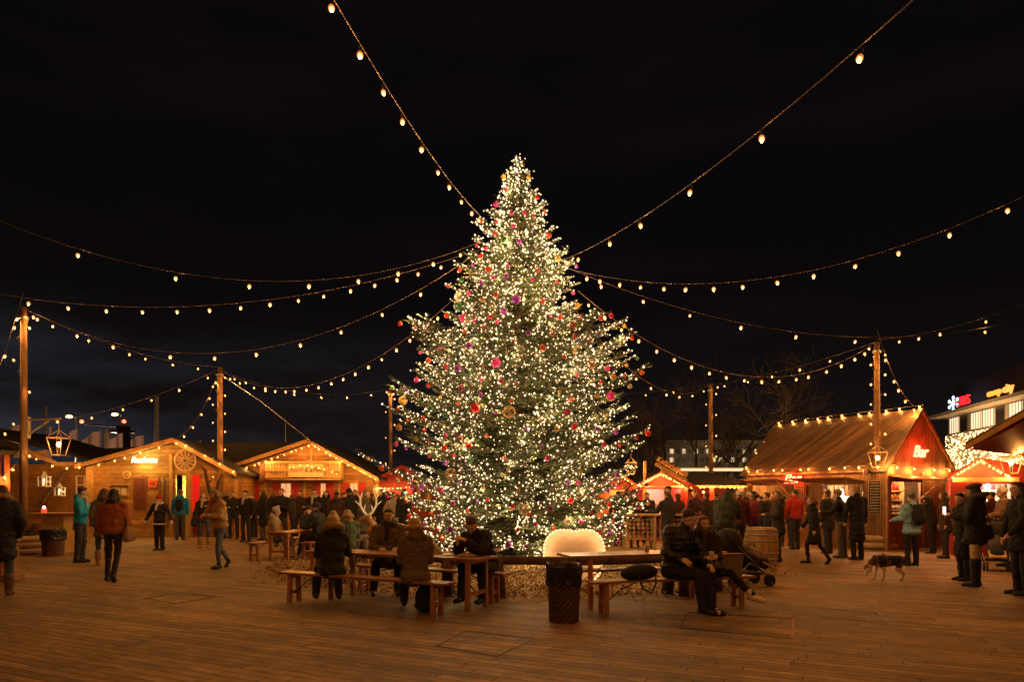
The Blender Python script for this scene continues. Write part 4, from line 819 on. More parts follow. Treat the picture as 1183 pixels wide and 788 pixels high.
# second stall to the left (orange wall)
s2_ = thing('market_stall', 'orange lit stall half hidden by the right tree branches', 'stall', 0,0,0); x2o = XX(716); s2_.location = (x2o, D+.6, 0)
hut(s2_, XX(692)-x2o, XX(735)-x2o, 0, 3, ZZ(563), ZZ(563), 0, ZZ(549), REDP, DARKROOF, REDP, front=[(XX(696)-x2o,XX(731)-x2o,.95,ZZ(565))], oh=.4, ohs=.2, vh=.12)
MB().b2(XX(694)-x2o,XX(734)-x2o,.9,.95,.2,2.0).build('inner_wall', pm('orange_board', (.65,.28,.08), .7, .1, 5, .1), s2_); lampball('lamp inside the orange stall behind the tree branches', (x2o+.2, D+1.2, 1.95), (1,.45,.15), 25, 32)
chain('bulbs along the gable of the orange stall behind the branches', [W(695,563,23.2),W(716,549,23.2),W(736,563,23.2)], 10, s=.8)
# slanted sign with letters
sgn = thing('slanted_sign', 'slanting board of cut-out orange letters above the red stall', 'sign', 0,0,0); pa, pb = W(757,534,D-1.0), W(793,554,D-1.0); u = (pb-pa).normalized(); angS = math.atan2(u.z,u.x)
MB().bar(pa-Vector((0,.02,.05)), pb-Vector((0,.02,.05)), .06, .10).build('board', TIMBER, sgn); MB().bar(W(764,544,D-.98), W(797,564,D-.98), .05,.10).build('lower_board', TIMBER, sgn)
text('lettering', 'Kafischlössli', .235, pm('orange_letter_wood', (.75,.34,.07), .5, .2, 5, .1), sgn, Matrix.Translation((pa+pb)/2+Vector((.05,0,.12)))@Matrix.Rotation(-angS,4,'Y')@Matrix.Rotation(math.pi/2,4,'X'), extrude=.02, bev=.006)
mp_ = MB().tube([W(745,563,D-.4), W(745,533,D-.4)], .05, 8).build('stall_post', TIMBER); tag(mp_, 'short timber post rising beside the slanted sign', 'post')
# dark-roofed stall with the level bulb row
s3 = thing('market_stall', 'dark roofed stall with red posts and a level row of bulbs', 'stall', 0,0,0); x3 = XX(825); s3.location = (x3, D+.4, 0)
m = MB(); m.prism([(-.5,ZZ(562)),(2.6,ZZ(545)),(2.6,ZZ(544)),(-.55,ZZ(560.5))], 'x', XX(790)-x3, XX(862)-x3); m.build('roof', DARKROOF, s3)
m = MB(); m.b2(XX(791)-x3,XX(861)-x3,1.6,1.66,0,2.1); m.b2(XX(791)-x3,XX(861)-x3,-.1,-.05,0,.95); m.build('wall', DREDP, s3)
for px in (792,822,856): MB().b2(XX(px)-x3-.07,XX(px)-x3+.07,-.45,-.31,0,ZZ(562)).build('post', REDP, s3)
MB().b2(XX(790)-x3,XX(862)-x3,-.56,-.48,ZZ(563.5),ZZ(561)).build('eave_board', TIMBER, s3)
chain('level row of bulbs on the dark roofed stall', [W(790,563,D-.15),W(862,563,D-.15)], 13, s=.9)
root = thing('red_table', 'red topped table in front of the dark roofed stall', 'table', XX(806), 22, 0); MB().b2(-.4,.4,-.3,.3,.86,.9).build('top', REDP, root); [MB().b2(x_-.03,x_+.03,y_-.03,y_+.03,0,.86).build('leg', DREDP, root) for x_ in (-.34,.34) for y_ in (-.24,.24)]
lampball('dim red lamp inside the dark roofed stall', (x3, D+1.3, 1.7), (1,.15,.05), 12, 9)
# ---- right red stall with bright shelves
D4 = 18.2; a4 = math.radians(-30); P4 = ((1098-CX)/F*D4, D4)
M4 = Matrix.Translation((P4[0],P4[1],0)) @ Matrix.Rotation(a4,4,'Z')
XR = lambda px: (P4[1]*((px-CX)/F)-P4[0])/(math.cos(a4)-math.sin(a4)*((px-CX)/F))+x4
x4 = 0
ZR = lambda py, D=17.6: H+(HY-py)/F*D
s4 = thing('market_stall', 'red gabled stall with brightly lit shelves at the right edge', 'stall', 0,0,0); s4.matrix_world = M4
hut(s4, 0, XR(1230)-x4, 0, 2.5, ZR(553), ZR(553), XR(1131)-x4, ZR(534), REDP, DARKROOF, REDP, front=[(XR(1118)-x4,XR(1172)-x4,.95,ZR(559))], oh=.3, ohs=.05, vh=.14)
MB().b2(XR(1100)-x4,XR(1176)-x4,-.34,-.22,ZR(557),ZR(552)).build('beam', WOOD, s4); MB().b2(XR(1116)-x4,XR(1174)-x4,-.2,.1,.9,.95).build('counter', WOOD, s4)
gl = emis('glowing_display_back', (1,.62,.36), 1.2); MB().b2(XR(1119)-x4,XR(1172)-x4,.72,.75,.95,ZR(559)).build('display_back', gl, s4)  # back board glows by its own emission behind the shelves
m = MB(); [m.b2(XR(1119)-x4,XR(1172)-x4,.35,.7,zz,zz+.025) for zz in (1.2,1.45,1.7)]; m.build('shelf', WHITEP, s4)
for j, zz in enumerate((1.225,1.475,1.725)):
    for i in range(9):
        o = bpy.data.objects.new('jar', btm.setdefault('jar%d'%(i%2), MB().lathe([(.045,0),(.045,.1),(.03,.12),(.035,.13),(.035,.15)], n=10).mesh('jar', pm('jar_%s'%('pink','cream')[i%2], ((.5,.16,.16),(.65,.5,.4))[i%2], .2, .1, 4, 0)))); COL.objects.link(o); o.location = M4 @ Vector((XR(1122)+i*.13, .5, zz))
        tag(o, f"{('pink','cream')[i%2]} jar on the {('lowest','middle','top')[j]} lit shelf of the right red stall", 'jar', f"{('pink','cream')[i%2]} jars on the {('lowest','middle','top')[j]} lit shelf")
lampball('bright lamp in the right red stall above the shelves', M4 @ Vector((XR(1142), .25, ZR(562))), (1,.72,.5), 8, 30, r=.07)
chain('bulbs along the gable of the right red stall', [M4@Vector((0,-.38,ZR(552))),M4@Vector((XR(1131),-.38,ZR(532))),M4@Vector((XR(1166),-.38,ZR(553)))], 15, s=.9)
# ---- near awning at the top right corner
D5 = 12.0; XA = lambda px: (px-CX)/F*D5
ZA = lambda py: H+(HY-py)/F*D5
aw = thing('hut_roof', 'overhanging brown hut roof with red underside, top right corner', 'hut', XA(1116), D5, 0, rz=math.atan2(-.78,.63)); xa = XA(1116); sl = .585
m = MB(); L5 = 3.6; m.prism([(0,ZA(517)+.02),(L5,ZA(517)+.02+sl*L5),(L5,ZA(517)+.10+sl*L5),(-.03,ZA(517)+.09)], 'y', .03, 4.5); m.build('roof', pm('brown_roofing', (.16,.09,.05), .8, .3, 6, .3), aw)
m = MB(); m.prism([(0,ZA(520)),(L5,ZA(520)+sl*L5),(L5,ZA(512)+sl*L5),(0,ZA(514))], 'y', -.03, .025); m.build('verge_board', pm('orange_timber', (.55,.26,.07), .55, .2, 5, .1), aw)
m = MB(); m.prism([(.08,ZA(520)-.0),(L5,ZA(520)+sl*L5-.08),(L5,ZA(520)+sl*L5-.04),(.08,ZA(520)+.03)], 'y', .06, 4.4); m.build('soffit', REDP, aw)
m = MB(); m.prism([(1.1,0),(L5,0),(L5,ZA(517)+sl*L5-.1),(1.1,ZA(517)+sl*1.1-.1)], 'y', 1.6, 1.7); m.build('wall', DREDP, aw)
chain('row of bulbs behind the overhanging roof at the right edge', [W(1122,520,13.5),W(1150,523,13.5),W(1190,522,13.5)], 10, s=.6)
# ------------------------------------------------------------------ far building with the company signs
fb = thing('office_building', 'far office block with lit windows, light curtain and roof signs', 'building', 0,0,0)
A0 = Vector((49.7,80,0)); U = Vector((-3.6,-18.5,0)).normalized(); NB = Vector((U.y,-U.x,0))   # NB points towards the left/camera
if NB.x > 0: NB = -NB
MBd = Matrix(((U.x,-NB.x,0,A0.x),(U.y,-NB.y,0,A0.y),(0,0,1,0),(0,0,0,1)))  # local x along the wall towards us, local y into building
fb.matrix_world = MBd
m = MB(); m.b2(1.2,34,.8,14,0,10.4); m.build('wall', STONE, fb); m = MB(); m.b2(-.3,35,-.9,15,10.45,10.8); m.build('roof_slab', pm('pale_concrete', (.42,.34,.24), .8, .15, 3, .2), fb)
MB().b2(2,34,1.5,13,10.81,14.0).build('plant_floor', pm('dark_cladding', (.04,.03,.028), .7, .2, 4, .1), fb)
LW = emis('office_window_glow', (1,.78,.50), 1.15)
for i in range(11):
    a = 1.8+i*2.6
    if i in (1,4,6): MB().b2(a,a+1.6,.74,.79,8.6,10.3).build('window', pm('dark_window', (.03,.025,.02), .2, .1, 4, 0), fb); continue
    MB().b2(a,a+2.2,.74,.79,8.6,10.3).build('window', LW, fb); mm = MB(); [mm.b2(a+q_*.55-.03,a+q_*.55+.03,.68,.73,8.6,10.3) for q_ in range(5)]; mm.build('mullion', STONE, fb)
m = MB(); [m.b2(1.2,34,.6,.79,z_,z_+.35) for z_ in (8.1,5.3,2.5)]; m.build('floor_band', STONE, fb)
lv = []; lf = []; cr_ = random.Random(9)
for i in range(3200):
    a = cr_.uniform(1.3,33); zz = cr_.uniform(.5,8.3); b0 = len(lv); r_ = cr_.uniform(.03,.065)
    for v in oc: lv.append((a+v[0]*r_, .45+v[1]*r_, zz+v[2]*r_))
    lf += [tuple(int(q_)+b0 for q_ in t) for t in of]
me = bpy.data.meshes.new('light_curtain'); me.from_pydata(lv, [], lf); me.materials.append(emis('curtain_glow', (1,.60,.22), 14)); MATS['curtain_glow'].cycles.emission_sampling = 'NONE'
o = bpy.data.objects.new('light_curtain', me); COL.objects.link(o); o.parent = fb; o['kind'] = 'stuff'
lamp('facade_fill', A0+U*14+NB*3+Vector((0,0,6)), (1,.58,.24), 2200, r=1.5)  # unseen point light added to brighten the office front
def bsign(name, label, body, px, py, size, mat, stretch=1.0, shear=0):
    # place on the parapet plane: find the spot along the wall seen at px
    k = (px-CX)/F; base = A0 + NB*.95*-1; s = (k*A0.y-A0.x)/(U.x-k*U.y); p = A0+U*s; zz = H+(HY-py)/F*p.y
    root = bpy.data.objects.new(name, None); COL.objects.link(root); tag(root, label, 'roof sign'); root.matrix_world = MBd @ Matrix.Translation((s, -.7, zz))
    if body: text('lettering', body, size, mat, root, TM((0,0,0)) @ Matrix.Scale(stretch,4,(1,0,0)), extrude=.08, bev=.012, shear=shear)
    mm = MB(); [mm.tube([(x_,.15,-size*.4),(x_,.5,-max(.3,zz-10.85))], .04, 4) for x_ in (-size*.6,size*.6)]; mm.build('bracket', BLACKM, root); return root
bsign('roof_sign', 'red glowing three letter sign on the far office roof', 'UBS', 1120.5, 463.5, 1.35, emis('red_sign', (1,.02,.03), 1.6), 1.45)
r_ = bsign('roof_sign', 'white and blue glowing three key emblem beside the red letters', None, 1109.5, 466, 1.2, None)
kb = emis('blue_white_sign', (.45,.75,1), 3.2)
for i in range(3):
    a = math.pi/2+i*math.pi/3; mm = MB(); d_ = Vector((math.cos(a)*1.1,0,math.sin(a)*.62)); mm.bar(-d_, d_, .10, .16)
    for e_ in (-1,1): mm.ell(d_*e_, (.28,.06,.20)); 
    mm.build('key', kb, r_)
bsign('roof_sign', 'orange and yellow glowing store sign on the far office roof', 'coop', 1158, 453, .95, emis('orange_sign', (1,.26,.03), 2.4), 1.35)
bsign('roof_sign', 'pale yellow glowing second word of the store sign', 'city', 1174.5, 448.3, 1.1, emis('yellow_sign', (1,.30,.06), 2.2), 1.15)
# ------------------------------------------------------------------ far stone building behind the trees
fs_ = thing('stone_building', 'long pale stone building with a few lit windows behind the bare trees', 'building', 22, 85, 0)
XF = lambda px: (px-CX)/F*85-22
ZF = lambda py: H+(HY-py)/F*85
MB().b2(XF(765),XF(1000),0,12,0,ZF(511)).build('wall', pm('far_stone', (.30,.27,.22), .9, .35, .35, .2), fs_); MB().b2(XF(764),XF(1001),-.4,12,ZF(511),ZF(509)).build('cornice', STONE, fs_)
lw = emis('far_window_glow', (1,.74,.42), .8); dw = pm('far_dark_window', (.05,.045,.04), .3, .1, 3, 0)
for py, lit in ((521.5,(778,793,806,820,862,875,888)),(531.5,(778,827,832,847,860,873,905))):
    for px in range(776,990,7):
        l_ = any(abs(px-q_) < 3.5 for q_ in lit); MB().b2(XF(px)-.22,XF(px)+.22,-.05,-.003,ZF(py+2.8),ZF(py-2.5)).build('window', lw if l_ else dw, fs_)
lamp('backdrop_light', (14,70,7), (1,.75,.42), 300, r=.5); lamp('backdrop_light', (26,70,7), (1,.75,.42), 300, r=.5)  # unseen point lights before the stone building, no lamp bodies
sh_ = thing('tram_shelter', 'long pale lit flat shelter roof behind the middle stalls', 'shelter', 0,0,0); q0, q1 = W(783,543,45), W(866,543,45); m = MB(); m.b2(q0.x,q1.x,45,48,q0.z-.12,q0.z+.15); m.build('roof', pm('shelter_cream', (.7,.6,.45), .6, .1, 3, .05), sh_); m = MB(); [m.tube([(x_,46.5,0),(x_,46.5,q0.z-.1)], .1, 8) for x_ in (q0.x+.5,(q0.x+q1.x)/2,q1.x-.5)]; m.build('columns', STONE, sh_)
MB().b2(q0.x+.2,q1.x-.2,44.9,44.98,q0.z-.05,q0.z+.05).build('light_strip', emis('shelter_light', (1,.72,.38), 1.6), sh_)
# ------------------------------------------------------------------ street lamps, masts, flags and crane behind the chalets
def mast(label, px, pyt, D, r, name='mast', mat=None, z0=0):
    p = W(px,pyt,D); o = MB().tube([(0,0,z0),(0,0,p.z)], [r*1.1,r], 10).build(name, mat or WHITEP, smooth=True); o.location = (p.x,D,0); return tag(o, label, name.replace('_',' '))
mast('thick pale grey mast behind the wagon-wheel chalet', 181, 458, 45, .13); mast('short pale mast behind the large chalet', 332, 487, 55, .16, mat=pm('mast_grey', (.25,.22,.2), .7, .2, 5, 0)); mast('thin flagpole behind the lantern', 53, 470, 40, .09, 'flagpole'); 
for px, py, lab in ((80,481.5,'distant street lamp above the flags, left one'),(132.7,479,'distant street lamp above the flags, right one')):
    p = W(px,py,60); root = thing('street_lamp', lab, 'street lamp', p.x,60,0, group='distant orange street lamps'); MB().tube([(.6,0,0),(.6,0,p.z)], .07, 6).build('pole', BLACKM, root); MB().ell((0,0,p.z), (.30,.14,.13)).build('lamp_head', emis('sodium_glow', (1,.42,.10), 14), root); MB().tube([(.6,0,p.z),(.2,0,p.z+.1)], .04, 5).build('arm', BLACKM, root); blight((0,-.5,p.z-4.2), root, 9000, (1,.62,.40), .2)  # light added well below each lamp head to light the flags
flagm, nt, b = nodes('pale_flag_cloth'); b.inputs['Base Color'].default_value = (.8,.68,.62,1); b.inputs['Roughness'].default_value = .8
tr_ = nt.nodes.new('ShaderNodeBsdfTranslucent'); tr_.inputs[0].default_value = (.8,.66,.6,1); ms = nt.nodes.new('ShaderNodeMixShader'); ms.inputs[0].default_value = .5
nt.links.new(b.outputs[0], ms.inputs[1]); nt.links.new(tr_.outputs[0], ms.inputs[2]); nt.links.new(ms.outputs[0], nt.nodes['Material Output'].inputs[0])
def flag(label, x0, x1, yt, yb, D=38):
    p = W(x1,yt,D); w_ = (x1-x0)/F*D; h_ = (yb-yt)/F*D; root = thing('banner_flag', label, 'flag', p.x, D, 0, group='pale banner flags behind the left chalet')
    MB().tube([(0,0,0),(0,0,p.z+.05)], .03, 6).build('pole', STEEL, root)
    n_ = 10; vs = []; fc = []
    for i in range(n_+1):
        t = i/n_; x_ = -w_*t; top = p.z - h_*.62*t**1.8; 
        for q_ in (0,1): vs.append((x_, .12*math.sin(t*7+x1), top if q_ == 0 else p.z-h_*1.5))
    for i in range(n_): fc.append((2*i,2*i+1,2*i+3,2*i+2))
    o = MB().add(vs, fc).build('cloth', flagm, root); md = o.modifiers.new('Solid','SOLIDIFY'); md.thickness = .01
for i, (a, b_, t, bb, D_) in enumerate(((3,26,490,516,34),(52,60,493,520,38),(76,89,495.5,517,38),(94,115.5,498.5,516,38),(128,141.5,501,513,40),(150,165,503.5,512,40),(222,231.5,509.5,516,38))):
    flag(('largest pale flag, at the left edge','narrow pale flag just left of the big lantern','pale flag just right of the big lantern','broad pale flag right of the lantern','pale flag left of the crane','low pale flag right of the crane','tiny pale flag tip between the two chalets')[i], a, b_, t, bb, D_)
p = W(123,514,40); o = MB().lathe([(.16,0),(.16,p.z+.55),(.22,p.z+.6),(.05,p.z+.9)], n=12).build('chimney_pipe', WHITEP); o.location = (p.x,40,0); tag(o, 'short white chimney pipe among the flags', 'chimney')
cr2 = thing('crane_tower', 'dark tower with small red lights behind the flags', 'tower', W(143,500,57).x, 57, 0); zt = W(143,492,57).z; m = MB(); m.b2(-.35,.35,-.4,.4,0,zt); m.b2(-.9,.7,-.45,.45,zt-.6,zt-.4); m.build('body', pm('tower_dark', (.03,.02,.02), .8, .2, 3, 0), cr2)
for x_, z_ in ((.3,zt+.3),(-3.2,zt+.3)): 
    MB().ell((x_,-.5,z_), .15).build('warning_light', emis('red_warning', (1,.08,.03), 8), cr2)
MB().bar((-3.3,0,zt+.1),(0,0,zt-.1),.10,.10).build('jib', BLACKM, cr2)
# ------------------------------------------------------------------ bare background trees
def bare_tree(label, x, y, h, seed, spread=.5, mat=None, levels=5, r0=.16):
    R = random.Random(seed); root = thing('bare_tree', label, 'tree', x, y, 0, group='bare winter trees behind the market'); tr = MB(); cr = MB()
    def grow(p, d, L_, r, lv):
        n = 3; pts = [p]; dd = d.copy()
        for i in range(n): dd = (dd+Vector((R.gauss(0,.10),R.gauss(0,.10),R.gauss(0,.05)+.05))).normalized(); pts.append(pts[-1]+dd*L_/n)
        (tr if lv <= 1 else cr).tube(pts, [r*(1-.3*i/n) for i in range(n+1)], 6 if lv < 2 else 3, caps=False)
        if lv >= levels: return
        for i in range(3 if lv < 2 else 4):
            a = R.random()*6.28; s, u, _ = frame(dd); nd = (dd*(.8-.1*lv/levels)+(s*math.cos(a)+u*math.sin(a))*(spread+.25*R.random())).normalized()
            grow(pts[R.choice([1,2,3]) if i else 3], nd, L_*R.uniform(.6,.78), r*.6, lv+1)
    grow(Vector((0,0,0)), Vector((0,0,1)), h*.33, r0, 0); tr.build('trunk', mat, root); cr.build('crown', mat, root); return root
bkm = pm('grey_bark', (.16,.11,.07), .9, .4, 6, .3)
for i, (px, D, h, lab) in enumerate(((735,52,12,'bare tree close behind the tree branches on the right'),(768,50,13.5,'bare tree above the slanted sign'),(800,56,15,'bare tree left of the far right pole'),(838,50,12.5,'bare tree right of the thin far pole'),(868,54,12.5,'bare tree just left of the bar hut roof'),(902,44,13.5,'tall bare tree rising over the bar hut roof ridge'),(930,60,12,'low bare tree peeping over the bar hut roof'),(715,60,12,'bare tree furthest left behind the stalls'),(1075,60,8.5,'small bare tree beside the office block'))):
    bare_tree(lab, (px-CX)/F*D, D, h, 20+i, .55, bkm)
lamp('backdrop_light', (15,40,4.5), (1,.55,.22), 260, r=.4)  # unseen point light near the bare trees, no lamp body
# ------------------------------------------------------------------ benches and tables
def trestle(root, x, w, h, t=.05, inset=.04):
    for s in (-1,1): MB().bar((x,s*(w/2-inset),0.0),(x,s*(w/2-inset-.015),h), .055,.06).build('leg', LEGW, root, bevel=.004)
    MB().b2(x-.02,x+.02,-(w/2-inset)+.03,(w/2-inset)-.03,h*.30,h*.30+.055).build('crossbar', LEGW, root); MB().b2(x-.025,x+.025,-w/2+.03,w/2-.03,h-.05,h-.002).build('top_rail', LEGW, root)
def bench_set(name, label, cat, x, y, rz, L_, w, h, group, ov=.22):
    root = thing(name, label, cat, x, y, 0, rz, group); t = .032; k = 'table_top' if h > .6 else 'seat'; m = MB()
    m.b2(-L_/2,L_/2,-w/2,w/2,h-t,h) if w < .4 else [m.b2(-L_/2,L_/2,-w/2+w*i/3+.002,-w/2+w*(i+1)/3-.002,h-t,h) for i in range(3)]
    m.build(k, BENCHW, root, bevel=.004)
    for s in (-1,1):
        x_ = s*(L_/2-ov); trestle(root, x_, w, h-t)
        MB().tube([(x_-s*.02,0,h*.30),(x_-s*.25,0,h*.72),(x_-s*.50,0,h-t-.005)], .008, 5).build('brace', BLACKM, root)
    return root
aA = math.atan2(-.466,.885); aC = math.atan2(.275,.96)
def along(x, y, a, s, n): return (x+math.cos(a)*s-math.sin(a)*n, y+math.sin(a)*s+math.cos(a)*n)
GB = 'long wooden benches'; GT = 'long wooden tables'
# set A: front bench right end (-.78,8.92)
FA = along(-.80,8.93,aA,-1.5,0); bench_set('bench', 'front bench of the left table, woman in fur hood sitting on it', 'bench', *FA, aA, 3.0, .27, .45, GB)
TA_ = along(-.33,9.42,aA,-1.4,0); bench_set('table', 'left wooden table where four people sit', 'table', *TA_, aA, 2.8, .58, .735, GT, .18)
RA = along(TA_[0],TA_[1],aA,-.1,.66); bench_set('bench', 'rear bench of the left table, nearer the tree', 'bench', *RA, aA, 2.9, .27, .45, GB)
# set B
FB = along(1.02,9.10,aC,1.25,0); bench_set('bench', 'bench on which the embracing couple sits', 'bench', *FB, aC, 2.5, .28, .45, GB)
TB = along(.74,9.72,aC,1.25,0); bench_set('table', 'wooden table behind the couple, right of the waste bin', 'table', *TB, aC, 2.5, .60, .75, GT, .3)
RBn = along(TB[0],TB[1],aC,.1,.66); bench_set('bench', 'bench behind the right table, nearest the heart board', 'bench', *RBn, aC, 2.4, .27, .45, GB)
# small far set on the left
bench_set('table', 'small wooden table left of the tree with seated people round it', 'table', -5.45, 17.3, math.radians(78), 1.9, .55, .70, GT, .12)
bench_set('bench', 'bench under the woman in the beige parka', 'bench', -6.05, 17.2, math.radians(78), 1.8, .27, .44, GB, .12)
bench_set('bench', 'bench right of the small left table', 'bench', -4.85, 17.45, math.radians(78), 1.8, .27, .44, GB, .12)
# standing counter table on the left with red candle
root = thing('counter_table', 'standing timber counter with a red candle glass on it, left', 'table', -12.55, 18.9, 0); MB().b2(-.62,.62,-.35,.35,1.06,1.11).build('table_top', TIMBER, root, bevel=.01); MB().b2(-.30,.30,-.25,.25,0.0,1.058).build('pedestal', pm('amber_crate_wood', (.55,.34,.12), .6, .25, 5, .2), root)
root = thing('candle_glass', 'glowing red candle glass on the left standing counter', 'candle', -12.85, 18.75, 1.112); MB().lathe([(.055,0),(.065,.05),(.055,.11)], n=12).build('glass', emis('red_candle_glass', (1,.05,.02), 2.0), root, smooth=True); v, f = ico(1,1); MB().add([(x*.035,y*.035,z*.04+.14) for x,y,z in v], f).build('flame', emis('flame', (1,.62,.25), 120), root)
# ------------------------------------------------------------------ wicker waste bins
def wicker(name='wicker_brown', rgb=(.16,.065,.03)):
    if name in MATS: return MATS[name]
    m, nt, b = nodes(name); L = nt.links.new; tc = nt.nodes.new('ShaderNodeTexCoord'); b.inputs['Roughness'].default_value = .5
    mp = nt.nodes.new('ShaderNodeMapping'); mp.inputs['Scale'].default_value = (1,1,1); L(tc.outputs['UV'], mp.inputs[0])
    bt = nt.nodes.new('ShaderNodeTexBrick'); bt.inputs['Scale'].default_value = 1; bt.inputs['Brick Width'].default_value = .07; bt.inputs['Row Height'].default_value = .03; bt.inputs['Mortar Size'].default_value = .005; bt.inputs['Color1'].default_value = (*rgb,1); bt.inputs['Color2'].default_value = (*[c*.55 for c in rgb],1); bt.inputs['Mortar'].default_value = (.01,.005,.003,1); L(mp.outputs[0], bt.inputs['Vector']); L(bt.outputs['Color'], b.inputs['Base Color'])
    iv = nt.nodes.new('ShaderNodeMath'); iv.operation = 'SUBTRACT'; iv.inputs[0].default_value = 1; L(bt.outputs['Fac'], iv.inputs[1]); _bump(nt, b, iv.outputs[0], 1.0, .02); MATS[name] = m; return m
def bin_(label, x, y, r, h, liner=True, mat=None):
    root = thing('waste_bin', label, 'bin', x, y, 0, group='wicker waste bins'); n = 32; vs = []; fs = []; uv = []
    rows = 16
    for j in range(rows+1):
        t = j/rows
        for i in range(n+1):
            a = i/n*6.2832; rr_ = r*(.90+.10*t)+.006*(1 if (i+j)%2 else -1); vs.append((rr_*math.cos(a), rr_*math.sin(a), h*t))
    for j in range(rows):
        for i in range(n): a = j*(n+1)+i; fs.append((a,a+1,a+n+2,a+n+1))
    me = bpy.data.meshes.new('basket'); me.from_pydata(vs, [], fs); uvl = me.uv_layers.new()
    for p in me.polygons:
        for li in p.loop_indices: vi = me.loops[li].vertex_index; uvl.data[li].uv = ((vi%(n+1))/n*2*math.pi*r, (vi//(n+1))/rows*h)
    me.materials.append(mat or wicker()); o = bpy.data.objects.new('basket', me); COL.objects.link(o); o.parent = root; md = o.modifiers.new('S','SOLIDIFY'); md.thickness = .012
    MB().tube([(r*1.01*math.cos(i*.3927),r*1.01*math.sin(i*.3927),h-.01) for i in range(17)], .014, 6, caps=False).build('rim', mat or wicker(), root)
    if liner:
        R = random.Random(int(x*10)); vs = []; fs = []; prof = [(r*.80,h-.06),(r*.97,h+.015),(r*1.06,h+.035),(r*1.12,h+.0),(r*1.10,h-.08),(r*1.09,h-.16),(r*1.12,h-.21),(r*1.09,h-.235)]; n = 44
        for j, (rr_, zz) in enumerate(prof):
            for i in range(n): a = i/n*6.283; q = 1+R.gauss(0,.022)+.02*math.sin(i*1.3+j); vs.append((rr_*q*math.cos(a), rr_*q*math.sin(a), zz+R.gauss(0,.008)+(.018*math.sin(i*.7+1) if j > 4 else 0)))
        for j in range(len(prof)-1):
            for i in range(n): fs.append((j*n+i,j*n+(i+1)%n,(j+1)*n+(i+1)%n,(j+1)*n+i))
        fs.append(tuple(range(n))); MB().add(vs, fs).build('liner', BLACKP, root)
    return root
bin_('dark wicker waste bin with black liner in front of the tree', .655, 8.62, .205, .70)
bin_('wicker waste bin in front of the left standing counter', (61.5-CX)/F*17.9, 17.9, .27, .66, True, wicker('wicker_tan', (.26,.12,.05)))
# rope rings planter with shrub
root = thing('planter', 'three stacked pale rope rings holding a shrub at the leftmost pole', 'planter', P28.x+.0, 18.4, 0)
for i in range(3): MB().tube([((.52-.03*i)*math.cos(a*.2618), (.50-.03*i)*math.sin(a*.2618), .09+.165*i) for a in range(25)], .085, 8, caps=False).build('ring', MATS['pale_canvas'], root, smooth=True)
root = thing('shrub', 'dark green shrub growing in the rope planter', 'shrub', P28.x, 18.3, .4); R = random.Random(4); m = MB(); fm = MB()
for i in range(46):
    a = R.random()*6.28; t = R.uniform(.3,1.2); d = Vector((math.cos(a)*math.sin(t), math.sin(a)*math.sin(t), math.cos(t)*.8)); l_ = R.uniform(.35,.75); m.tube([(0,0,0), d*l_*.5, d*l_+Vector((0,0,-.05))], [.012,.008,.003], 4)
    for k in range(26):
        p = d*l_*R.uniform(.35,1); s, u, _ = frame(d+Vector((R.gauss(0,.7),R.gauss(0,.7),R.gauss(0,.7)))); q = p+s*R.uniform(.04,.09)+d*.05; fm.add([p+u*.012, p-u*.012, q], [(0,1,2)])
m.build('stem', BARK, root); fm.build('foliage', pm('shrub_green', (.04,.07,.025), .6, .4, 10, 0), root)
# barrel
def barrel(label, x, y, r, h):
    root = thing('barrel', label, 'barrel', x, y, 0); n = 24; prof = [(r*(.80+.20*math.sin(math.pi*(.08+.84*t))), h*t) for t in [i/12 for i in range(13)]]
    st_m = planks('barrel_staves', (.50,.29,.10), (.40,.22,.075), .09, 9, vertical=True, grain=.25, groove=(.06,.03,.01), gap=.004)
    MB().lathe(prof, n=n).build('staves', st_m, root, smooth=True)
    for t in (.04,.17,.33,.67,.83,.96): rr_ = r*(.80+.20*math.sin(math.pi*(.08+.84*t)))+.006; MB().lathe([(rr_-.004,h*t-.02),(rr_+.003,h*t-.02),(rr_+.003,h*t+.02),(rr_-.004,h*t+.02)], n=n).build('hoop', STEEL, root, smooth=True)
    MB().lathe([(r*.78,h+.001),(r*.78,h+.02)], n=n).build('lid', TIMBER, root); return root
barrel('upright oak barrel with steel hoops behind the stroller', (879.5-CX)/F*15.7, 15.7, .385, .83)
# firewood rack with counter top
root = thing('firewood_rack', 'counter rack filled with stacked firewood right of the tree', 'wood rack', 0,0,0); q0, q1 = W(722,594,20), W(792,594,20); zt = q0.z; m = MB()
root.location = (q0.x,20,0); Lr = q1.x-q0.x; m.b2(-.1,Lr+.1,-.32,.32,zt-.05,zt); m.build('top_board', TIMBER, root)
for x_ in (0,.82,Lr): [MB().b2(x_-.035,x_+.035,s*.26-.035,s*.26+.035,0,zt-.052).build('post', TIMBER, root) for s in (-1,1)]
MB().b2(.0,Lr,-.25,.25,.30,.34).build('lower_board', TIMBER, root)
lm = pm('split_log', (.40,.22,.09), .85, .5, 7, .6, bscale=20); R = random.Random(8); k = 0
zz = .40
while zz < zt-.12:
    x_ = .10
    while x_ < Lr-.08:
        r_ = R.uniform(.045,.07); sd = R.choice((3,4,5,7)); 
        if x_ > .9 or x_ < .8:
            o = MB().tube([(0,-.24+R.uniform(-.03,.03),0),(0,.24,0)], [r_,r_*.95], sd).build('firewood_log', lm if R.random()<.7 else LOGEND); o.location = (q0.x+x_, 20, zz+R.uniform(-.01,.01)); o.rotation_euler = (0,R.random()*3,0); k += 1
            tag(o, 'split firewood log stacked in the rack right of the tree', 'firewood', 'firewood logs stacked in the rack')
        x_ += .128
    zz += .118
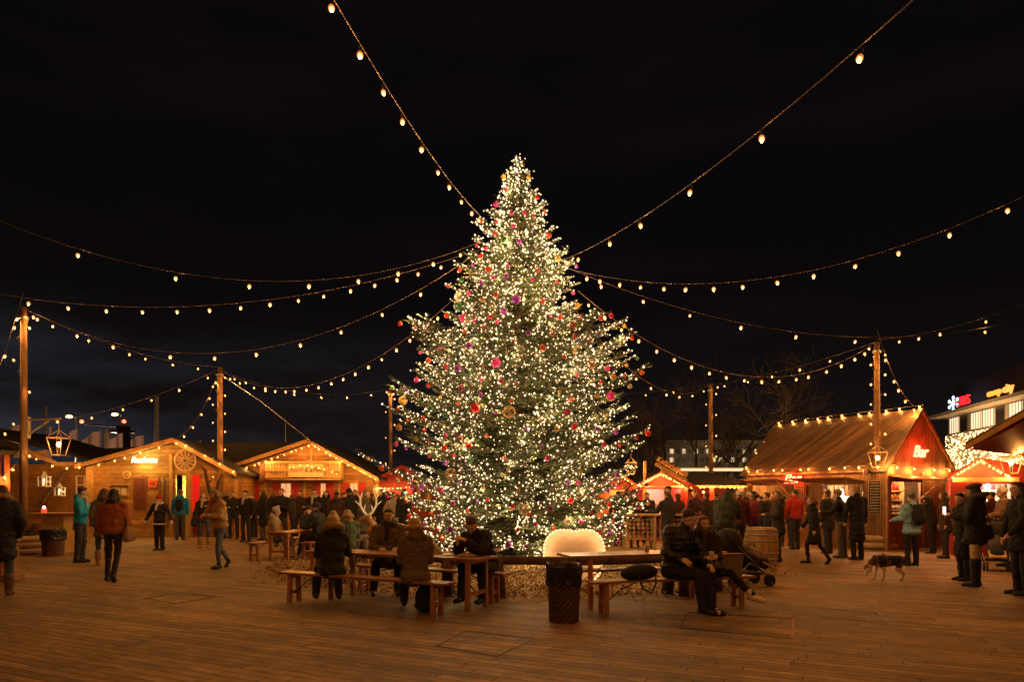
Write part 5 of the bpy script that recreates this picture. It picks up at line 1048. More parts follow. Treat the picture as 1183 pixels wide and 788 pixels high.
# ------------------------------------------------------------------ buggies
def wheel(parent, c, r, w=.035, axis='x'):
    M = Matrix.Rotation(math.pi/2,3,'Y') if axis == 'x' else Matrix.Rotation(math.pi/2,3,'X')
    o = MB().lathe([(r*.62,-w*.4),(r*.9,-w/2),(r,-w*.25),(r,w*.25),(r*.9,w/2),(r*.62,w*.4)], c, 20, M).build('wheel', pm('rubber_black', (.02,.02,.02), .7, .2, 5, .1), parent, smooth=True)
    m = MB(); c = Vector(c)
    for i in range(5): a = i*1.2566; d = M@Vector((math.cos(a),math.sin(a),0)); m.tube([c, c+d*r*.66], r*.07, 5)
    m.build('rim', pm('rim_grey', (.3,.27,.24), .4, .2, 5, .1, metal=.5), o); return o
def stroller(label, x, y, rz, cover, blanket):
    root = thing('stroller', label, 'stroller', x, y, 0, rz)   # faces +y locally
    for s in (-1,1):
        wheel(root, (s*.26,-.36,.14), .14); wheel(root, (s*.23,.42,.10), .10); wheel(root, (s*.17,.42,.10), .10)
        MB().tube([(s*.25,-.36,.15),(s*.25,-.05,.42),(s*.22,.42,.22)], .014, 6).build('frame_tube', STEEL, root, smooth=True); MB().tube([(s*.24,.30,.20),(s*.26,-.30,.70),(s*.26,-.62,1.02)], .015, 6).build('push_bar', BLACKM, root, smooth=True)
    MB().tube([(-.26,-.62,1.02),(0,-.68,1.06),(.26,-.62,1.02)], .02, 8).build('handle', BLACKP, root, smooth=True)
    m = MB(); m.smooth = True; m.cap((0,-.25,.62),(0,.18,.42),.19,.16); m.cap((0,.18,.42),(0,.42,.38),.15,.13); m.build('seat', cloth('stroller_black', (.02,.02,.022)), root)
    m = MB(); m.smooth = True; m.ell((0,-.30,.78), (.24,.26,.24), n=16, m=10); m.build('hood', cover, root)
    m = MB(); m.smooth = True; m.cap((0,.02,.60),(0,.34,.50),.15,.12); m.build('blanket', blanket, root)
    m = MB(); m.b2(-.2,.2,-.3,.25,.2,.24); m.build('basket_tray', cloth('stroller_black', (.02,.02,.022)), root); m = MB(); m.box((0,.46,.36),(.30,.28,.03), M=Matrix.Rotation(math.radians(-25),3,'X')); m.build('footrest', pm('cream_cloth', (.60,.45,.25), .8, .2, 6, .1), root)
    return root
plaid = pm('plaid_cloth', (.28,.12,.10), .9, .7, 7, .4, rgb2=(.55,.42,.38))
stroller('black stroller with a bundled blanket beside the embracing couple', 4.05, 12.0, -math.pi/2+.35, cloth('hood_dark_grey', (.045,.035,.032)), plaid)
stroller('dark stroller half hidden behind the woman in the beret', (1150-CX)/F*14.6, 14.6, 2.6, cloth('hood_black', (.018,.018,.02)), cloth('blanket_dark', (.05,.04,.05)))
# table things
def cup(label, p, mat=None): o = MB().lathe([(.028,0),(.038,.10),(.036,.10),(.028,.01)], n=14).build('paper_cup', mat or pm('cup_cream', (.6,.5,.38), .6, .1, 5, 0), smooth=True); o.location = p; return tag(o, label, 'cup')
p = along(TA_[0],TA_[1],aA,1.05,.0); root = thing('paper_plate', 'paper plate of food in front of the bowed man', 'plate', p[0], p[1], .737); MB().lathe([(.10,.0),(.13,.018),(.125,.02),(.09,.006)], n=20).build('dish', WHITEP, root, smooth=True); R = random.Random(2); m = MB(); [m.ell((R.uniform(-.06,.06),R.uniform(-.06,.06),.02+R.random()*.015), (.022,.016,.014)) for _ in range(12)]; m.build('food', pm('fried_food', (.45,.22,.06), .7, .4, 20, .2), root)
p = along(TA_[0],TA_[1],aA,.78,-.05); o = MB().box((0,0,.008),(.16,.11,.012)).box((.05,.02,.018),(.05,.12,.006)).build('napkin', WHITEP); o.location = (p[0],p[1],.737); tag(o, 'crumpled napkins on the left table', 'napkin')
p = along(TA_[0],TA_[1],aA,.35,.2); m = MB(); m.prism([(-.14,0),(.20,0),(.12,.06),(.02,.16),(-.10,.22)], 'y', -.02, .02); o = m.build('menu_stand', pm('cream_card', (.6,.42,.2), .7, .1, 5, 0)); o.location = (p[0],p[1],.737); o.rotation_euler = (0,0,aA); tag(o, 'cream folded card standing on the left table', 'card')
p = along(RA[0],RA[1],aA,.5,.95)
cup('paper cup on the right table by the waste bin', (*along(TB[0],TB[1],aC,.1,.1),.752))
# ------------------------------------------------------------------ people
PENDING = []
FOLD = bpy.data.textures.new('cloth_folds', 'CLOUDS'); FOLD.noise_scale = .085; FOLD.noise_depth = 2
JR = random.Random(99)
def shape(mb, name, mat, parent, vox, sm=3, fold=0):
    """one continuous skin grown over the limb volumes"""
    o = mb.build(name, mat, parent, smooth=True)
    r = o.modifiers.new('R','REMESH'); r.mode = 'VOXEL'; r.voxel_size = vox; r.use_smooth_shade = True
    s = o.modifiers.new('S','SMOOTH'); s.iterations = sm; s.factor = .5
    if fold:
        d = o.modifiers.new('D','DISPLACE'); d.texture = FOLD; d.strength = fold; d.mid_level = .5; d.texture_coords = 'GLOBAL'
    PENDING.append(o); return o
def rotf(f, r): # frame matrix columns right, forward, up
    f = Vector(f).normalized(); r = (Vector(r)-f*Vector(r).dot(f)).normalized(); u = r.cross(f); return Matrix((r, f, u)).transposed()
def hand(mb, w, d, palm, s, side, curl=.5, spread=1, near=False):
    """w wrist, d direction of the forearm, palm = normal pointing out of the palm"""
    d = d.normalized(); palm = (palm - d*palm.dot(d)).normalized(); sd = d.cross(palm)*side
    mb.ell(w+d*.05*s, (.040*s,.055*s,.018*s), Matrix((sd, d, palm)).transposed(), 10, 8); mb.cap(w-d*.02*s, w+d*.03*s, .026*s, .026*s, 8)
    if not near: mb.cap(w+d*.08*s, w+(d*.13+palm*.05*curl)*s, .028*s, .016*s, 8); mb.cap(w+d*.03*s+sd*.03*s, w+(d*.07+palm*.02)*s+sd*.05*s, .014*s, .010*s, 6); return
    for i, (o_, l_) in enumerate(((.030,.9),(.010,1.0),(-.011,.93),(-.031,.75))):
        b = w+d*.088*s+sd*o_*s; a1 = .6*curl; a2 = 1.6*curl; d1 = d*math.cos(a1)+palm*math.sin(a1)+sd*o_*2.2*spread; d2 = d*math.cos(a2)+palm*math.sin(a2)+sd*o_*1.5*spread; m_ = b+d1*.04*l_*s; e = m_+d2*.036*l_*s
        mb.cap(b-d*.02*s, m_, .0098*s, .0088*s, 7); mb.cap(m_, e, .0088*s, .0075*s, 7)
    b = w+d*.028*s+sd*.030*s; m_ = b+(d*.030+sd*.026+palm*.012)*s; mb.cap(b, m_, .0135*s, .0105*s, 7); mb.cap(m_, m_+(d*.028+palm*.014)*s, .0102*s, .0085*s, 7)
V3 = Vector
STAND = dict(hz=.93, lean=(0,.02), legs=[((-.02,.02,-1),(0,-.03,-1)),((.02,.0,-1),(0,-.02,-1))], arms=[((-.18,.02,-1),(-.02,.22,-1)),((.18,.02,-1),(.02,.22,-1))])
def P(**k): d = dict(STAND); d.update(k); return d
POCKET = P(arms=[((-.30,-.12,-1),(.25,.35,-1)),((.30,-.12,-1),(-.25,.35,-1))])
HOLD = P(arms=[((-.15,.15,-1),(.25,1,.15)),((.15,.15,-1),(-.25,1,.15))])
WALK = P(lean=(0,.07), legs=[((-.0,.36,-1),(0,-.05,-1)),((.0,-.22,-1),(0,-.62,-1))], arms=[((-.16,-.30,-1),(0,.10,-1)),((.16,.32,-1),(0,.55,-1))])
ONEUP = P(arms=[((-.15,.2,-1),(.2,.8,.5)),((.2,-.1,-1),(.05,.3,-1))])
SIT = P(hz=.55, lean=(0,.12), legs=[((-.16,1,.02),(0,.08,-1)),((.16,1,.02),(0,.08,-1))], arms=[((-.1,.45,-1),(.2,1,.05)),((.1,.45,-1),(-.2,1,.05))])
BENT = P(lean=(0,.45), arms=[((-.1,.8,-1),(.1,1,-.1)),((.1,.8,-1),(-.1,1,-.1))])
NP = 0
def person(label, x, y, face, h=1.72, pose=STAND, jacket=(.03,.03,.035), jmat=None, pants=(.03,.035,.05), shoes=(.02,.018,.016), hair=(.05,.03,.02), hairlen=0, hat=None, hatc=(.05,.05,.05), scarf=None, coat=0, hood=None, furhood=None, near=0, gloves=None, head=(0,0), boots=None, skirt=False, bulk=1.0, z=0, female=False, skin=None, group=None, bootc=None, turnhead=0, glasses=False, beard=False, hemfur=None):
    """face: heading in degrees, 0 = away from the camera, 180 = towards it, 90 = to the left, -90 = to the right"""
    global NP; NP += 1
    if near == 0 or pose['hz'] > .8 and near == 1:
        j = lambda v, a: (v[0]+JR.uniform(-a,a), v[1]+JR.uniform(-a,a)*1.2, v[2])
        pose = dict(pose); st = JR.uniform(-.02,.09)
        pose['legs'] = [((l[0][0]+(-st if i == 0 else st), l[0][1]+JR.uniform(-.05,.08), l[0][2]), (l[1][0], l[1][1]-JR.uniform(0,.08), l[1][2])) for i, l in enumerate(pose['legs'])] if pose['hz'] > .8 else pose['legs']
        pose['arms'] = [tuple(j(v,.13) for v in a) for a in pose['arms']]; pose['lean'] = (pose['lean'][0]+JR.uniform(-.05,.05), pose['lean'][1]+JR.uniform(-.02,.07)); head = (head[0]+JR.uniform(-28,28), head[1]+JR.uniform(-14,6)); h *= JR.uniform(.97,1.03)
    s = h/1.75; root = thing('person', label, 'person', x, y, z, math.radians(face), group or 'visitors to the Christmas market')
    vox = {2:.0075, 1:.012, 0:.018}[near]
    hip = V3((0,0,pose['hz']*s)); lx, ly = pose['lean']; tv = V3((lx,ly,1)).normalized(); fw = V3((0,1,0)); rt = V3((1,0,0)); T = rotf(fw - tv*fw.dot(tv), rt - tv*rt.dot(tv)); 
    right = T.col[0].copy(); fwd = T.col[1].copy()
    sh = hip + tv*.50*s; shw = (.175 if female else .195)*s*1.0; neck = sh+tv*.075*s
    yaw, pit = math.radians(head[0]), math.radians(head[1]); HR_ = Matrix.Rotation(yaw,3,'Z') @ Matrix.Rotation(pit,3,'X'); 
    hf = HR_@V3((0,1,0)); hr = HR_@V3((1,0,0)); hu = HR_@V3((0,0,1)); HM = Matrix((hr,hf,hu)).transposed()
    hc = neck + (tv*.6+hu*.4)*.115*s + hf*.02*s
    HP = lambda a,b_,c: hc + hr*a*s + hf*b_*s + hu*c*s
    B = MB()
    # head
    B.ell(HP(0,-.012,.028), (.075*s,.094*s,.088*s), HM, 16, 12); B.ell(HP(0,.018,-.030), (.060*s,.072*s,.075*s), HM, 14, 10); B.ell(HP(0,.052,-.082), (.030*s,.030*s,.024*s), HM)
    B.cap(HP(0,.088,.012), HP(0,.108,-.020), .009*s, .0145*s, 8); B.ell(HP(0,.080,.033), (.05*s,.014*s,.010*s), HM); B.ell(HP(0,.082,-.052), (.023*s,.012*s,.008*s), HM)
    for q in (-1,1): B.ell(HP(q*.075,-.006,-.002), (.010*s,.018*s,.028*s), HM); B.ell(HP(q*.038,.068,-.018), (.022*s,.02*s,.018*s), HM)
    B.cap(sh-tv*.02*s, hc-hu*.05*s, .058*s, .052*s)
    # torso
    B.ell(sh-tv*.13*s, (.150*s,.095*s,.19*s), T); B.ell(hip+tv*.14*s, (.130*s,.09*s,.16*s), T); B.ell(hip+V3((0,0,.01)), (.145*s,.10*s,.11*s))
    J = MB(); hasj = True; ja = 1.0*bulk
    J.ell(sh-tv*.15*s, (.195*s*ja,.135*s*ja,.235*s), T, 18, 12); J.ell(hip+tv*.17*s, (.178*s*ja,.135*s*ja,.20*s), T, 18, 12); J.cap(sh-tv*.01*s-right*shw*.75, sh-tv*.01*s+right*shw*.75, .075*s*ja, .075*s*ja)
    jh = 1+(ja-1)*.5; J.ell(hip+V3((0,0,.03*s)), (.178*s*jh,.14*s*jh,.13*s), None, 18, 12); J.cap(sh+tv*.0*s, neck+tv*.02*s, .085*s, .072*s)
    jm = jmat or cloth('jacket_%.3f_%.3f_%.3f'%jacket, jacket)
    wr = []
    for i, q in enumerate((-1,1)):
        a1, a2 = [V3(a).normalized() for a in pose['arms'][i]]; S = sh+right*q*shw-tv*.025*s; E = S+a1*.285*s; Wr = E+a2*.245*s; wr.append((Wr,a2))
        B.cap(S,E,.042*s,.036*s); B.cap(E,Wr,.036*s,.025*s); J.cap(S,E,.073*s*ja,.062*s*ja); J.cap(E,Wr-a2*.01*s,.062*s*ja,.047*s*ja)
        pn = pose.get('palm', [V3((-q*1.0,0,0)),]*2)
        pl = V3(pose['palm'][i]) if 'palm' in pose else (V3((-q,0,0)) if abs(a2.z) > .7 else V3((-q*.5,0,-1)))
        if not (gloves and near == 0): hand(B, Wr, a2, pl, s, -q if abs(a2.z) > .7 else q, pose.get('curl',.55), near=near==2)
        if gloves: g = MB(); g.ell(Wr+a2*.06*s, (.05*s,.05*s,.07*s)); g.cap(Wr-a2*.03*s, Wr+a2*.03*s, .045*s,.04*s); shape(g, 'glove', cloth('glove_%.2f%.2f%.2f'%gloves, gloves), root, .014, 2)
    # legs
    Tr = MB(); Tr.ell(hip-V3((0,0,.02*s)), (.165*s,.125*s,.13*s)); ank = []
    for i, q in enumerate((-1,1)):
        t1, t2 = [V3(a).normalized() for a in pose['legs'][i]]; Hh = hip+V3((q*.088*s,0,-.03*s)); K = Hh+t1*.425*s; A = K+t2*.405*s; ank.append(A)
        B.cap(Hh,K,.070*s,.048*s); B.cap(K,A,.048*s,.032*s); pw = (.082 if female else .092)
        Tr.cap(Hh,K,pw*s,(.058 if female else .070)*s); Tr.cap(K,A+t2*.01*s,(.058 if female else .070)*s,(.042 if female else .062)*s)
        tf = V3((0,1,0)) if 'toe' not in pose else V3(pose['toe'][i])
        if abs(t2.y) > .45 and 'toe' not in pose: tf = V3((0,.55,-.8))
        tf = tf.normalized(); B.cap(A-V3((0,0,.03*s)), A+tf*.14*s-V3((0,0,.045*s)), .032*s, .022*s)
        S_ = MB(); sole = -V3((0,0,.04*s)); S_.cap(A-tf*.035*s+sole, A+tf*.10*s+sole, .044*s, .047*s); S_.cap(A+tf*.08*s+sole, A+tf*.165*s+sole-V3((0,0,.008)), .046*s, .036*s); S_.cap(A-t2*.05*s, A, .05*s, .046*s)
        sc_ = shoes
        if boots: S_.cap(A-t2*boots*s, A, .078*s, .060*s); sc_ = bootc or shoes
        shape(S_, 'shoe' if not boots else 'boot', pm('leather_%.2f_%.2f_%.2f'%sc_, sc_, .45, .3, 8, .2), root, max(.009,vox), 2)
    if coat:
        if pose['hz'] > .8:
            for k in range(1,5): J.ell(hip-V3((0,0,coat*k/4*s))+V3((0,.0,0)), ((.176+.005*k)*s*(1+(ja-1)*.5),(.142+.008*k)*s*(1+(ja-1)*.5),.11*s), None, 16, 8)
        else:
            t1 = (V3(pose['legs'][0][0]).normalized()+V3(pose['legs'][1][0]).normalized()).normalized(); 
            for k in range(1,4): J.ell(hip+t1*coat*k/4*s+V3((0,0,.0)), (.19*s*ja,.12*s,.115*s), None, 16, 8)
            J.ell(hip-V3((0,.03,.03*s)), (.20*s*ja,.16*s,.13*s), None, 16, 8)
    body = shape(B, 'body', skin or SKIN, root, vox if near < 2 else .006, 2)
    shape(Tr, 'trousers', cloth('trousers_%.3f_%.3f_%.3f'%pants, pants), root, vox, 3, .035)
    if hood: J.ell(neck-fwd*.075*s-tv*.01*s, (.13*s,.085*s,.10*s), T, 14, 10)
    jo = shape(J, 'coat' if coat > .25 else 'jacket', jm, root, vox*1.1, 3, .05)
    if furhood:
        Fh = MB(); 
        for i in range(14): a = i/14*6.283; Fh.ell(neck-fwd*.05*s+tv*.035*s+right*math.cos(a)*.125*s+fwd*math.sin(a)*.115*s-tv*(.03*math.sin(a)+.0)*s, .05*s)
        shape(Fh, 'fur_trim', fur('fur_%.2f_%.2f_%.2f'%furhood, furhood), root, max(.012,vox), 1)
    if hemfur: 
        Fh = MB(); 
        for i in range(16): a = i/16*6.283; Fh.ell(hip-V3((0,0,.10*s))+V3((math.cos(a)*.185*s,math.sin(a)*.145*s,0)), .032*s)
        shape(Fh, 'hem_trim', cloth('hem_%.2f_%.2f_%.2f'%hemfur, hemfur), root, max(.012,vox), 1)
    if scarf:
        S_ = MB(); 
        for i in range(12): a = i/12*6.283; S_.ell(neck+tv*(.0+.012*math.sin(a*2))*s+right*math.cos(a)*.082*s+fwd*(.012+math.sin(a)*.080)*s, (.042*s,.042*s,.045*s))
        S_.cap(neck+fwd*.11*s-tv*.03*s+right*.02*s, neck+fwd*.135*s-tv*.22*s+right*.04*s, .045*s, .035*s); shape(S_, 'scarf', cloth('scarf_%.2f_%.2f_%.2f'%scarf, scarf), root, max(.01,vox), 2)
    # hair
    Hm = hairm('hair_%.2f_%.2f_%.2f'%hair, hair); hb = MB()
    if hood != 'up':
        sh_t = 0 if (hairlen or female) else .016
        hb.ell(HP(0,-.028,.044+sh_t), ((.084-sh_t*.1)*s,.094*s,(.086-sh_t)*s), HM, 16, 12); hb.ell(HP(0,.022,.092), (.058*s,.05*s,.032*s), HM, 12, 8)
        for q in (-1,1): hb.ell(HP(q*.060,-.034,.006+sh_t*1.6), (.024*s,(.055-sh_t*.6)*s,(.052-sh_t)*s), HM)
        hb.ell(HP(0,-.072,-.005+sh_t), (.060*s,.036*s,(.066-sh_t)*s), HM)
        if hairlen:
            R = random.Random(NP)
            for i in range(13):
                a = math.radians(-98+i*196/12); r_ = .085; top = HP(math.sin(a)*.074, -math.cos(a)*.075-.015, .02); bot = top - V3((0,0,hairlen*s)) - fwd*0 + (hr*math.sin(a)*.03-hf*math.cos(a)*.035)*s*1.2 + V3((R.uniform(-.015,.015),R.uniform(-.01,.01),R.uniform(-.03,.03)))
                mid = (top+bot)/2+(hr*math.sin(a)*.022-hf*math.cos(a)*.028)*s
                hb.cap(top, mid, .030*s, .032*s, 8); hb.cap(mid, bot, .032*s, .014*s, 8)
        if hair is not None: shape(hb, 'hair', Hm, root, max(.009,vox*.85), 2, .018)
    else:
        hb = MB(); hb.ell(HP(0,-.035,.03), (.105*s,.12*s,.118*s), HM, 16, 12); hb.cap(HP(0,-.05,-.03), neck-fwd*.03*s, .10*s,.11*s); shape(hb, 'hood', jm, root, max(.012,vox), 2)
        if furhood: 
            Fh = MB(); [Fh.ell(HP(math.cos(i/14*6.283)*.095,.05,math.sin(i/14*6.283)*.115+.01), .032*s) for i in range(14)]; shape(Fh, 'hood_fur', fur('fur_%.2f_%.2f_%.2f'%furhood, furhood), root, .013, 1)
    if hat:
        hm_ = cloth('hat_%.2f_%.2f_%.2f'%hatc, hatc); q_ = MB()
        if hat == 'beanie': q_.ell(HP(0,-.022,.060), (.092*s,.106*s,.092*s), HM, 16, 10); q_.ell(HP(0,-.02,.036), (.096*s,.110*s,.035*s), HM, 16, 8)
        elif hat == 'pom': q_.ell(HP(0,-.022,.060), (.092*s,.106*s,.098*s), HM, 16, 10); q_.ell(HP(0,-.02,.036), (.096*s,.110*s,.035*s), HM, 16, 8); q_.ell(HP(0,-.04,.165), .035*s)
        elif hat == 'cap': q_.ell(HP(0,-.02,.072), (.088*s,.104*s,.060*s), HM, 16, 10); q_.ell(HP(0,.085,.052), (.065*s,.06*s,.013*s), HM)
        elif hat == 'beret': q_.ell(HP(0.01,-.03,.085), (.125*s,.130*s,.052*s), HM, 18, 10); q_.ell(HP(0,-.02,.055), (.092*s,.108*s,.03*s), HM)
        shape(q_, 'hat', hm_, root, max(.01,vox), 2)
    if beard: q_ = MB(); q_.ell(HP(0,.040,-.088), (.048*s,.046*s,.030*s), HM); q_.ell(HP(0,.084,-.036), (.032*s,.012*s,.009*s), HM); [q_.ell(HP(k_*.055,.01,-.05), (.012*s,.022*s,.035*s), HM) for k_ in (-1,1)]; shape(q_, 'beard', Hm, root, .009, 1)
    if near:
        for q in (-1,1):
            e = MB(); e.smooth = True; e.ell(HP(q*.030,.0800,.008), (.0125*s,.008*s,.0065*s), HM); e.build('eye', pm('eye_white', (.35,.3,.26), .3, .05, 5, 0), root)
            e = MB(); e.smooth = True; e.ell(HP(q*.030,.0855,.008), (.0060*s,.004*s,.0062*s), HM); e.build('pupil', pm('eye_dark', (.02,.012,.01), .2, .05, 5, 0), root)
            e = MB(); e.smooth = True; e.cap(HP(q*.016,.093,.030), HP(q*.046,.082,.032), .0045*s, .0035*s, 6); e.build('eyebrow', Hm, root)
        e = MB(); e.smooth = True; e.ell(HP(0,.0905,-.050), (.021*s,.006*s,.0055*s), HM); e.build('mouth', pm('lips', (.30,.09,.07), .4, .1, 5, 0), root)
    root['_hc'] = 1; del root['_hc']
    M = Matrix.Translation((x,y,z)) @ Matrix.Rotation(math.radians(face),4,'Z')
    return dict(root=root, wr=[(M@w, M.to_3x3()@a) for w,a in wr], sh=M@sh, hip=M@hip, M=M, s=s, fwd=M.to_3x3()@fwd, right=M.to_3x3()@right)
def backpack(label, pr, rgb, s=1, strap=True):
    c = (pr['sh']*.62+pr['hip']*.38) - pr['fwd']*.215*pr['s']; root = thing('backpack', label, 'backpack', *c, rz=math.atan2(-pr['fwd'].x, pr['fwd'].y)); m = MB()
    m.ell((0,0,-.02), (.15*s,.10*s,.21*s)); m.ell((0,-.05*s,-.09*s), (.12*s,.07*s,.10*s)); m.cap((-.06*s,.02,.14*s),(.06*s,.02,.14*s),.06*s,.06*s); shape(m, 'pack', cloth('pack_%.2f_%.2f_%.2f'%rgb, rgb), root, .013, 2)
    for q in (-1,1): MB().tube([(q*.09*s,.09,.17*s),(q*.11*s,.20,.24*s),(q*.12*s,.33,.16*s)], .018, 6).build('strap', BLACKP, root, smooth=True)
    return root
def shoulder_bag(label, pr, side, rgb, drop=.62, s=1, strap=True, fwdo=0):
    c = pr['sh'] + pr['right']*side*.27*pr['s'] - V3((0,0,drop*pr['s'])) + pr['fwd']*fwdo; root = thing('shoulder_bag', label, 'bag', *c, rz=math.atan2(-pr['fwd'].x, pr['fwd'].y)); m = MB()
    m.ell((0,0,0), (.08*s,.17*s,.13*s)); m.cap((0,-.10*s,-.07*s),(0,.10*s,-.07*s),.07*s,.07*s); shape(m, 'pouch', cloth('bag_%.2f_%.2f_%.2f'%rgb, rgb), root, .013, 2)
    if strap: MB().tube([(0,-.12*s,.08*s),(-side*.04,-.06*s,drop*pr['s']*.6),(-side*.10,0,drop*pr['s']+.06),(-side*.04,.06*s,drop*pr['s']*.6),(0,.12*s,.08*s)], .010, 5).build('strap', BLACKP, root, smooth=True)
    return root
def carried(label, name, cat, p, mb, mat):
    o = mb.build(name, mat, smooth=True); o.location = p; return tag(o, label, cat)
# ---- the four at the left table
q = along(FA[0],FA[1],aA,-.55,.02)
w1 = person('seated woman with fair hair and a fur trimmed dark coat, back to the camera', q[0], q[1], 22, 1.68, P(hz=.545, lean=(.03,.10), legs=[((-.2,1,.02),(-.05,.15,-1)),((.1,1,.0),(.05,-.05,-1))], arms=[((-.15,.35,-1),(.25,1,.05)),((.25,.55,-1),(-.1,1,.15))]), jacket=(.022,.018,.02), pants=(.02,.02,.03), hair=(.42,.24,.09), hairlen=.13, furhood=(.30,.17,.06), hood=True, coat=.16, near=2, head=(-28,0), female=True, bulk=1.02, boots=.28, bootc=(.05,.03,.02))
q = along(RA[0],RA[1],aA,-.72,.0)
m1 = person('bearded man in a brown wool coat facing the camera at the left table', q[0], q[1], 190, 1.78, P(hz=.545, lean=(0,.06), legs=[((-.12,1,.02),(0,.1,-1)),((.25,1,.02),(.1,.05,-1))], arms=[((-.25,.30,-1),(.45,.85,-.05)),((.25,.30,-1),(-.45,.85,-.05))]), jacket=(.13,.085,.045), pants=(.02,.025,.035), hair=(.03,.018,.012), scarf=(.03,.025,.03), near=2, head=(-14,-4), beard=True, bulk=1.12, coat=.2, hood=True)
q = along(FA[0],FA[1],aA,.92,.02)
w2 = person('seated woman in a grey brown tweed coat, back to the camera', q[0], q[1], 10, 1.66, P(hz=.545, lean=(0,.06), legs=[((-.15,1,.02),(0,.05,-1)),((.12,1,.02),(0,.05,-1))], arms=[((-.1,.20,-1),(.3,.8,-.25)),((.12,.25,-1),(-.3,.8,-.2))]), jmat=pm('tweed_cloth', (.17,.115,.07), .95, .45, 22, .8, stretch=(3,3,.5), bscale=26, dist=.03), pants=(.015,.015,.02), hair=(.46,.24,.08), hairlen=.05, hood=True, coat=.20, near=2, head=(-30,6), female=True, bulk=1.08, boots=.25)
q = along(RA[0],RA[1],aA,1.12,-.02)
m2 = person('man in dark jacket bowing over his food at the left table', q[0], q[1], 152, 1.80, P(hz=.56, lean=(.10,.62), legs=[((-.15,1,.02),(0,-.1,-1)),((.15,1,.02),(0,.1,-1))], arms=[((-.12,.75,-.72),(.45,.35,.35)),((.15,.55,-1),(-.35,.55,.75))], palm=[(0,-.4,-1),(-.6,-.6,0)], curl=.9), jacket=(.022,.018,.018), pants=(.02,.02,.025), hair=(.06,.03,.015), near=2, head=(24,-42), bulk=1.05)
c_ = m2['wr'][0][0]+m2['wr'][0][1]*.10; fk = MB().tube([(0,0,0),(-.05,-.06,-.08)], [.004,.006], 6); fk.b2(-.062,-.046,-.066,-.056,-.11,-.08); carried('small fork in the hand of the bowing man', 'fork', 'fork', c_, fk, STEEL)
q = along(FA[0],FA[1],aA,1.02,.12); root = thing('rucksack', 'black rucksack standing on the deck under the left front bench', 'backpack', q[0], q[1], .2); m = MB(); m.ell((0,0,0), (.15,.11,.19)); m.ell((0,0,-.10), (.16,.12,.10)); shape(m, 'pack', cloth('pack_0.02_0.02_0.02', (.015,.014,.015)), root, .012, 2); MB().tube([(-.05,0,.17),(0,0,.22),(.05,0,.17)], .01, 6).build('handle', BLACKP, root)
# ---- the couple
q = along(FB[0],FB[1],aC,-.02,-.02)
m3 = person('man in a black puffer jacket leaning towards the young woman', q[0]+.02, q[1], 196, 1.82, P(hz=.56, lean=(-.20,.16), legs=[((-.42,1,-.12),(-.16,.12,-1)),((-.62,.85,-.10),(-.12,.10,-1))], arms=[((-.2,.5,-1),(.2,.9,-.35)),((.25,.12,-1),(-.35,.80,-.25))], toe=[(-.4,1,0),(-.45,1,0)]), jmat=puffer('black_puffer', (.014,.013,.014)), pants=(.022,.019,.018), shoes=(.018,.012,.012), hair=(.05,.027,.014), near=2, head=(48,-24), bulk=1.1)
q = along(FB[0],FB[1],aC,.47,-.03)
w3 = person('young woman with long auburn hair and a cup, sitting with crossed legs', q[0], q[1], 186, 1.68, P(hz=.56, lean=(.06,.08), legs=[((-.35,1,.10),(-.62,.55,-.80)),((-.12,1,-.06),(.0,.05,-1))], arms=[((-.12,.30,-1),(.45,.75,.10)),((.15,.25,-1),(-.42,.80,.12))], toe=[(-.62,.60,-.12),(-.1,1,0)], curl=.9), jacket=(.03,.02,.02), pants=(.012,.012,.014), shoes=(.75,.58,.48), hair=(.17,.065,.025), hairlen=.36, near=2, head=(8,-6), female=True, scarf=(.06,.04,.035))
carried('pale paper cup held by the long haired young woman', 'paper_cup', 'cup', (w3['wr'][0][0]+w3['wr'][1][0])/2+Vector((0,-.07,-.02)), MB().lathe([(.028,0),(.037,.10),(.036,.10),(.027,.01)], n=14), pm('cup_cream', (.6,.5,.38), .6, .1, 5, 0))
q = along(FB[0],FB[1],aC,-.50,-.04); root = thing('backpack', 'black backpack lying on the bench left of the seated man', 'backpack', q[0], q[1], .555, aC); m = MB(); m.ell((0,0,0), (.25,.15,.11)); m.ell((-.16,0,-.02), (.14,.13,.09)); shape(m, 'pack', cloth('pack_0.02_0.02_0.03', (.016,.015,.017)), root, .012, 2); MB().tube([(-.12,-.14,-.02),(-.08,-.22,-.20),(.03,-.24,-.26),(.12,-.20,-.14),(.15,-.13,-.02)], .014, 6).build('strap', BLACKP, root, smooth=True)
q = along(FB[0],FB[1],aC,.92,.02); root = thing('shopping_bag', 'grey brown bag with a red rim standing on the bench beside the couple', 'bag', q[0], q[1], .452, aC); MB().prism([(-.16,0),(.16,0),(.19,.30),(-.19,.30)], 'y', -.07, .07).build('sack', cloth('bag_taupe', (.22,.16,.12)), root, bevel=.02); MB().b2(-.195,.195,-.075,.075,.285,.31).build('rim', DREDP, root)
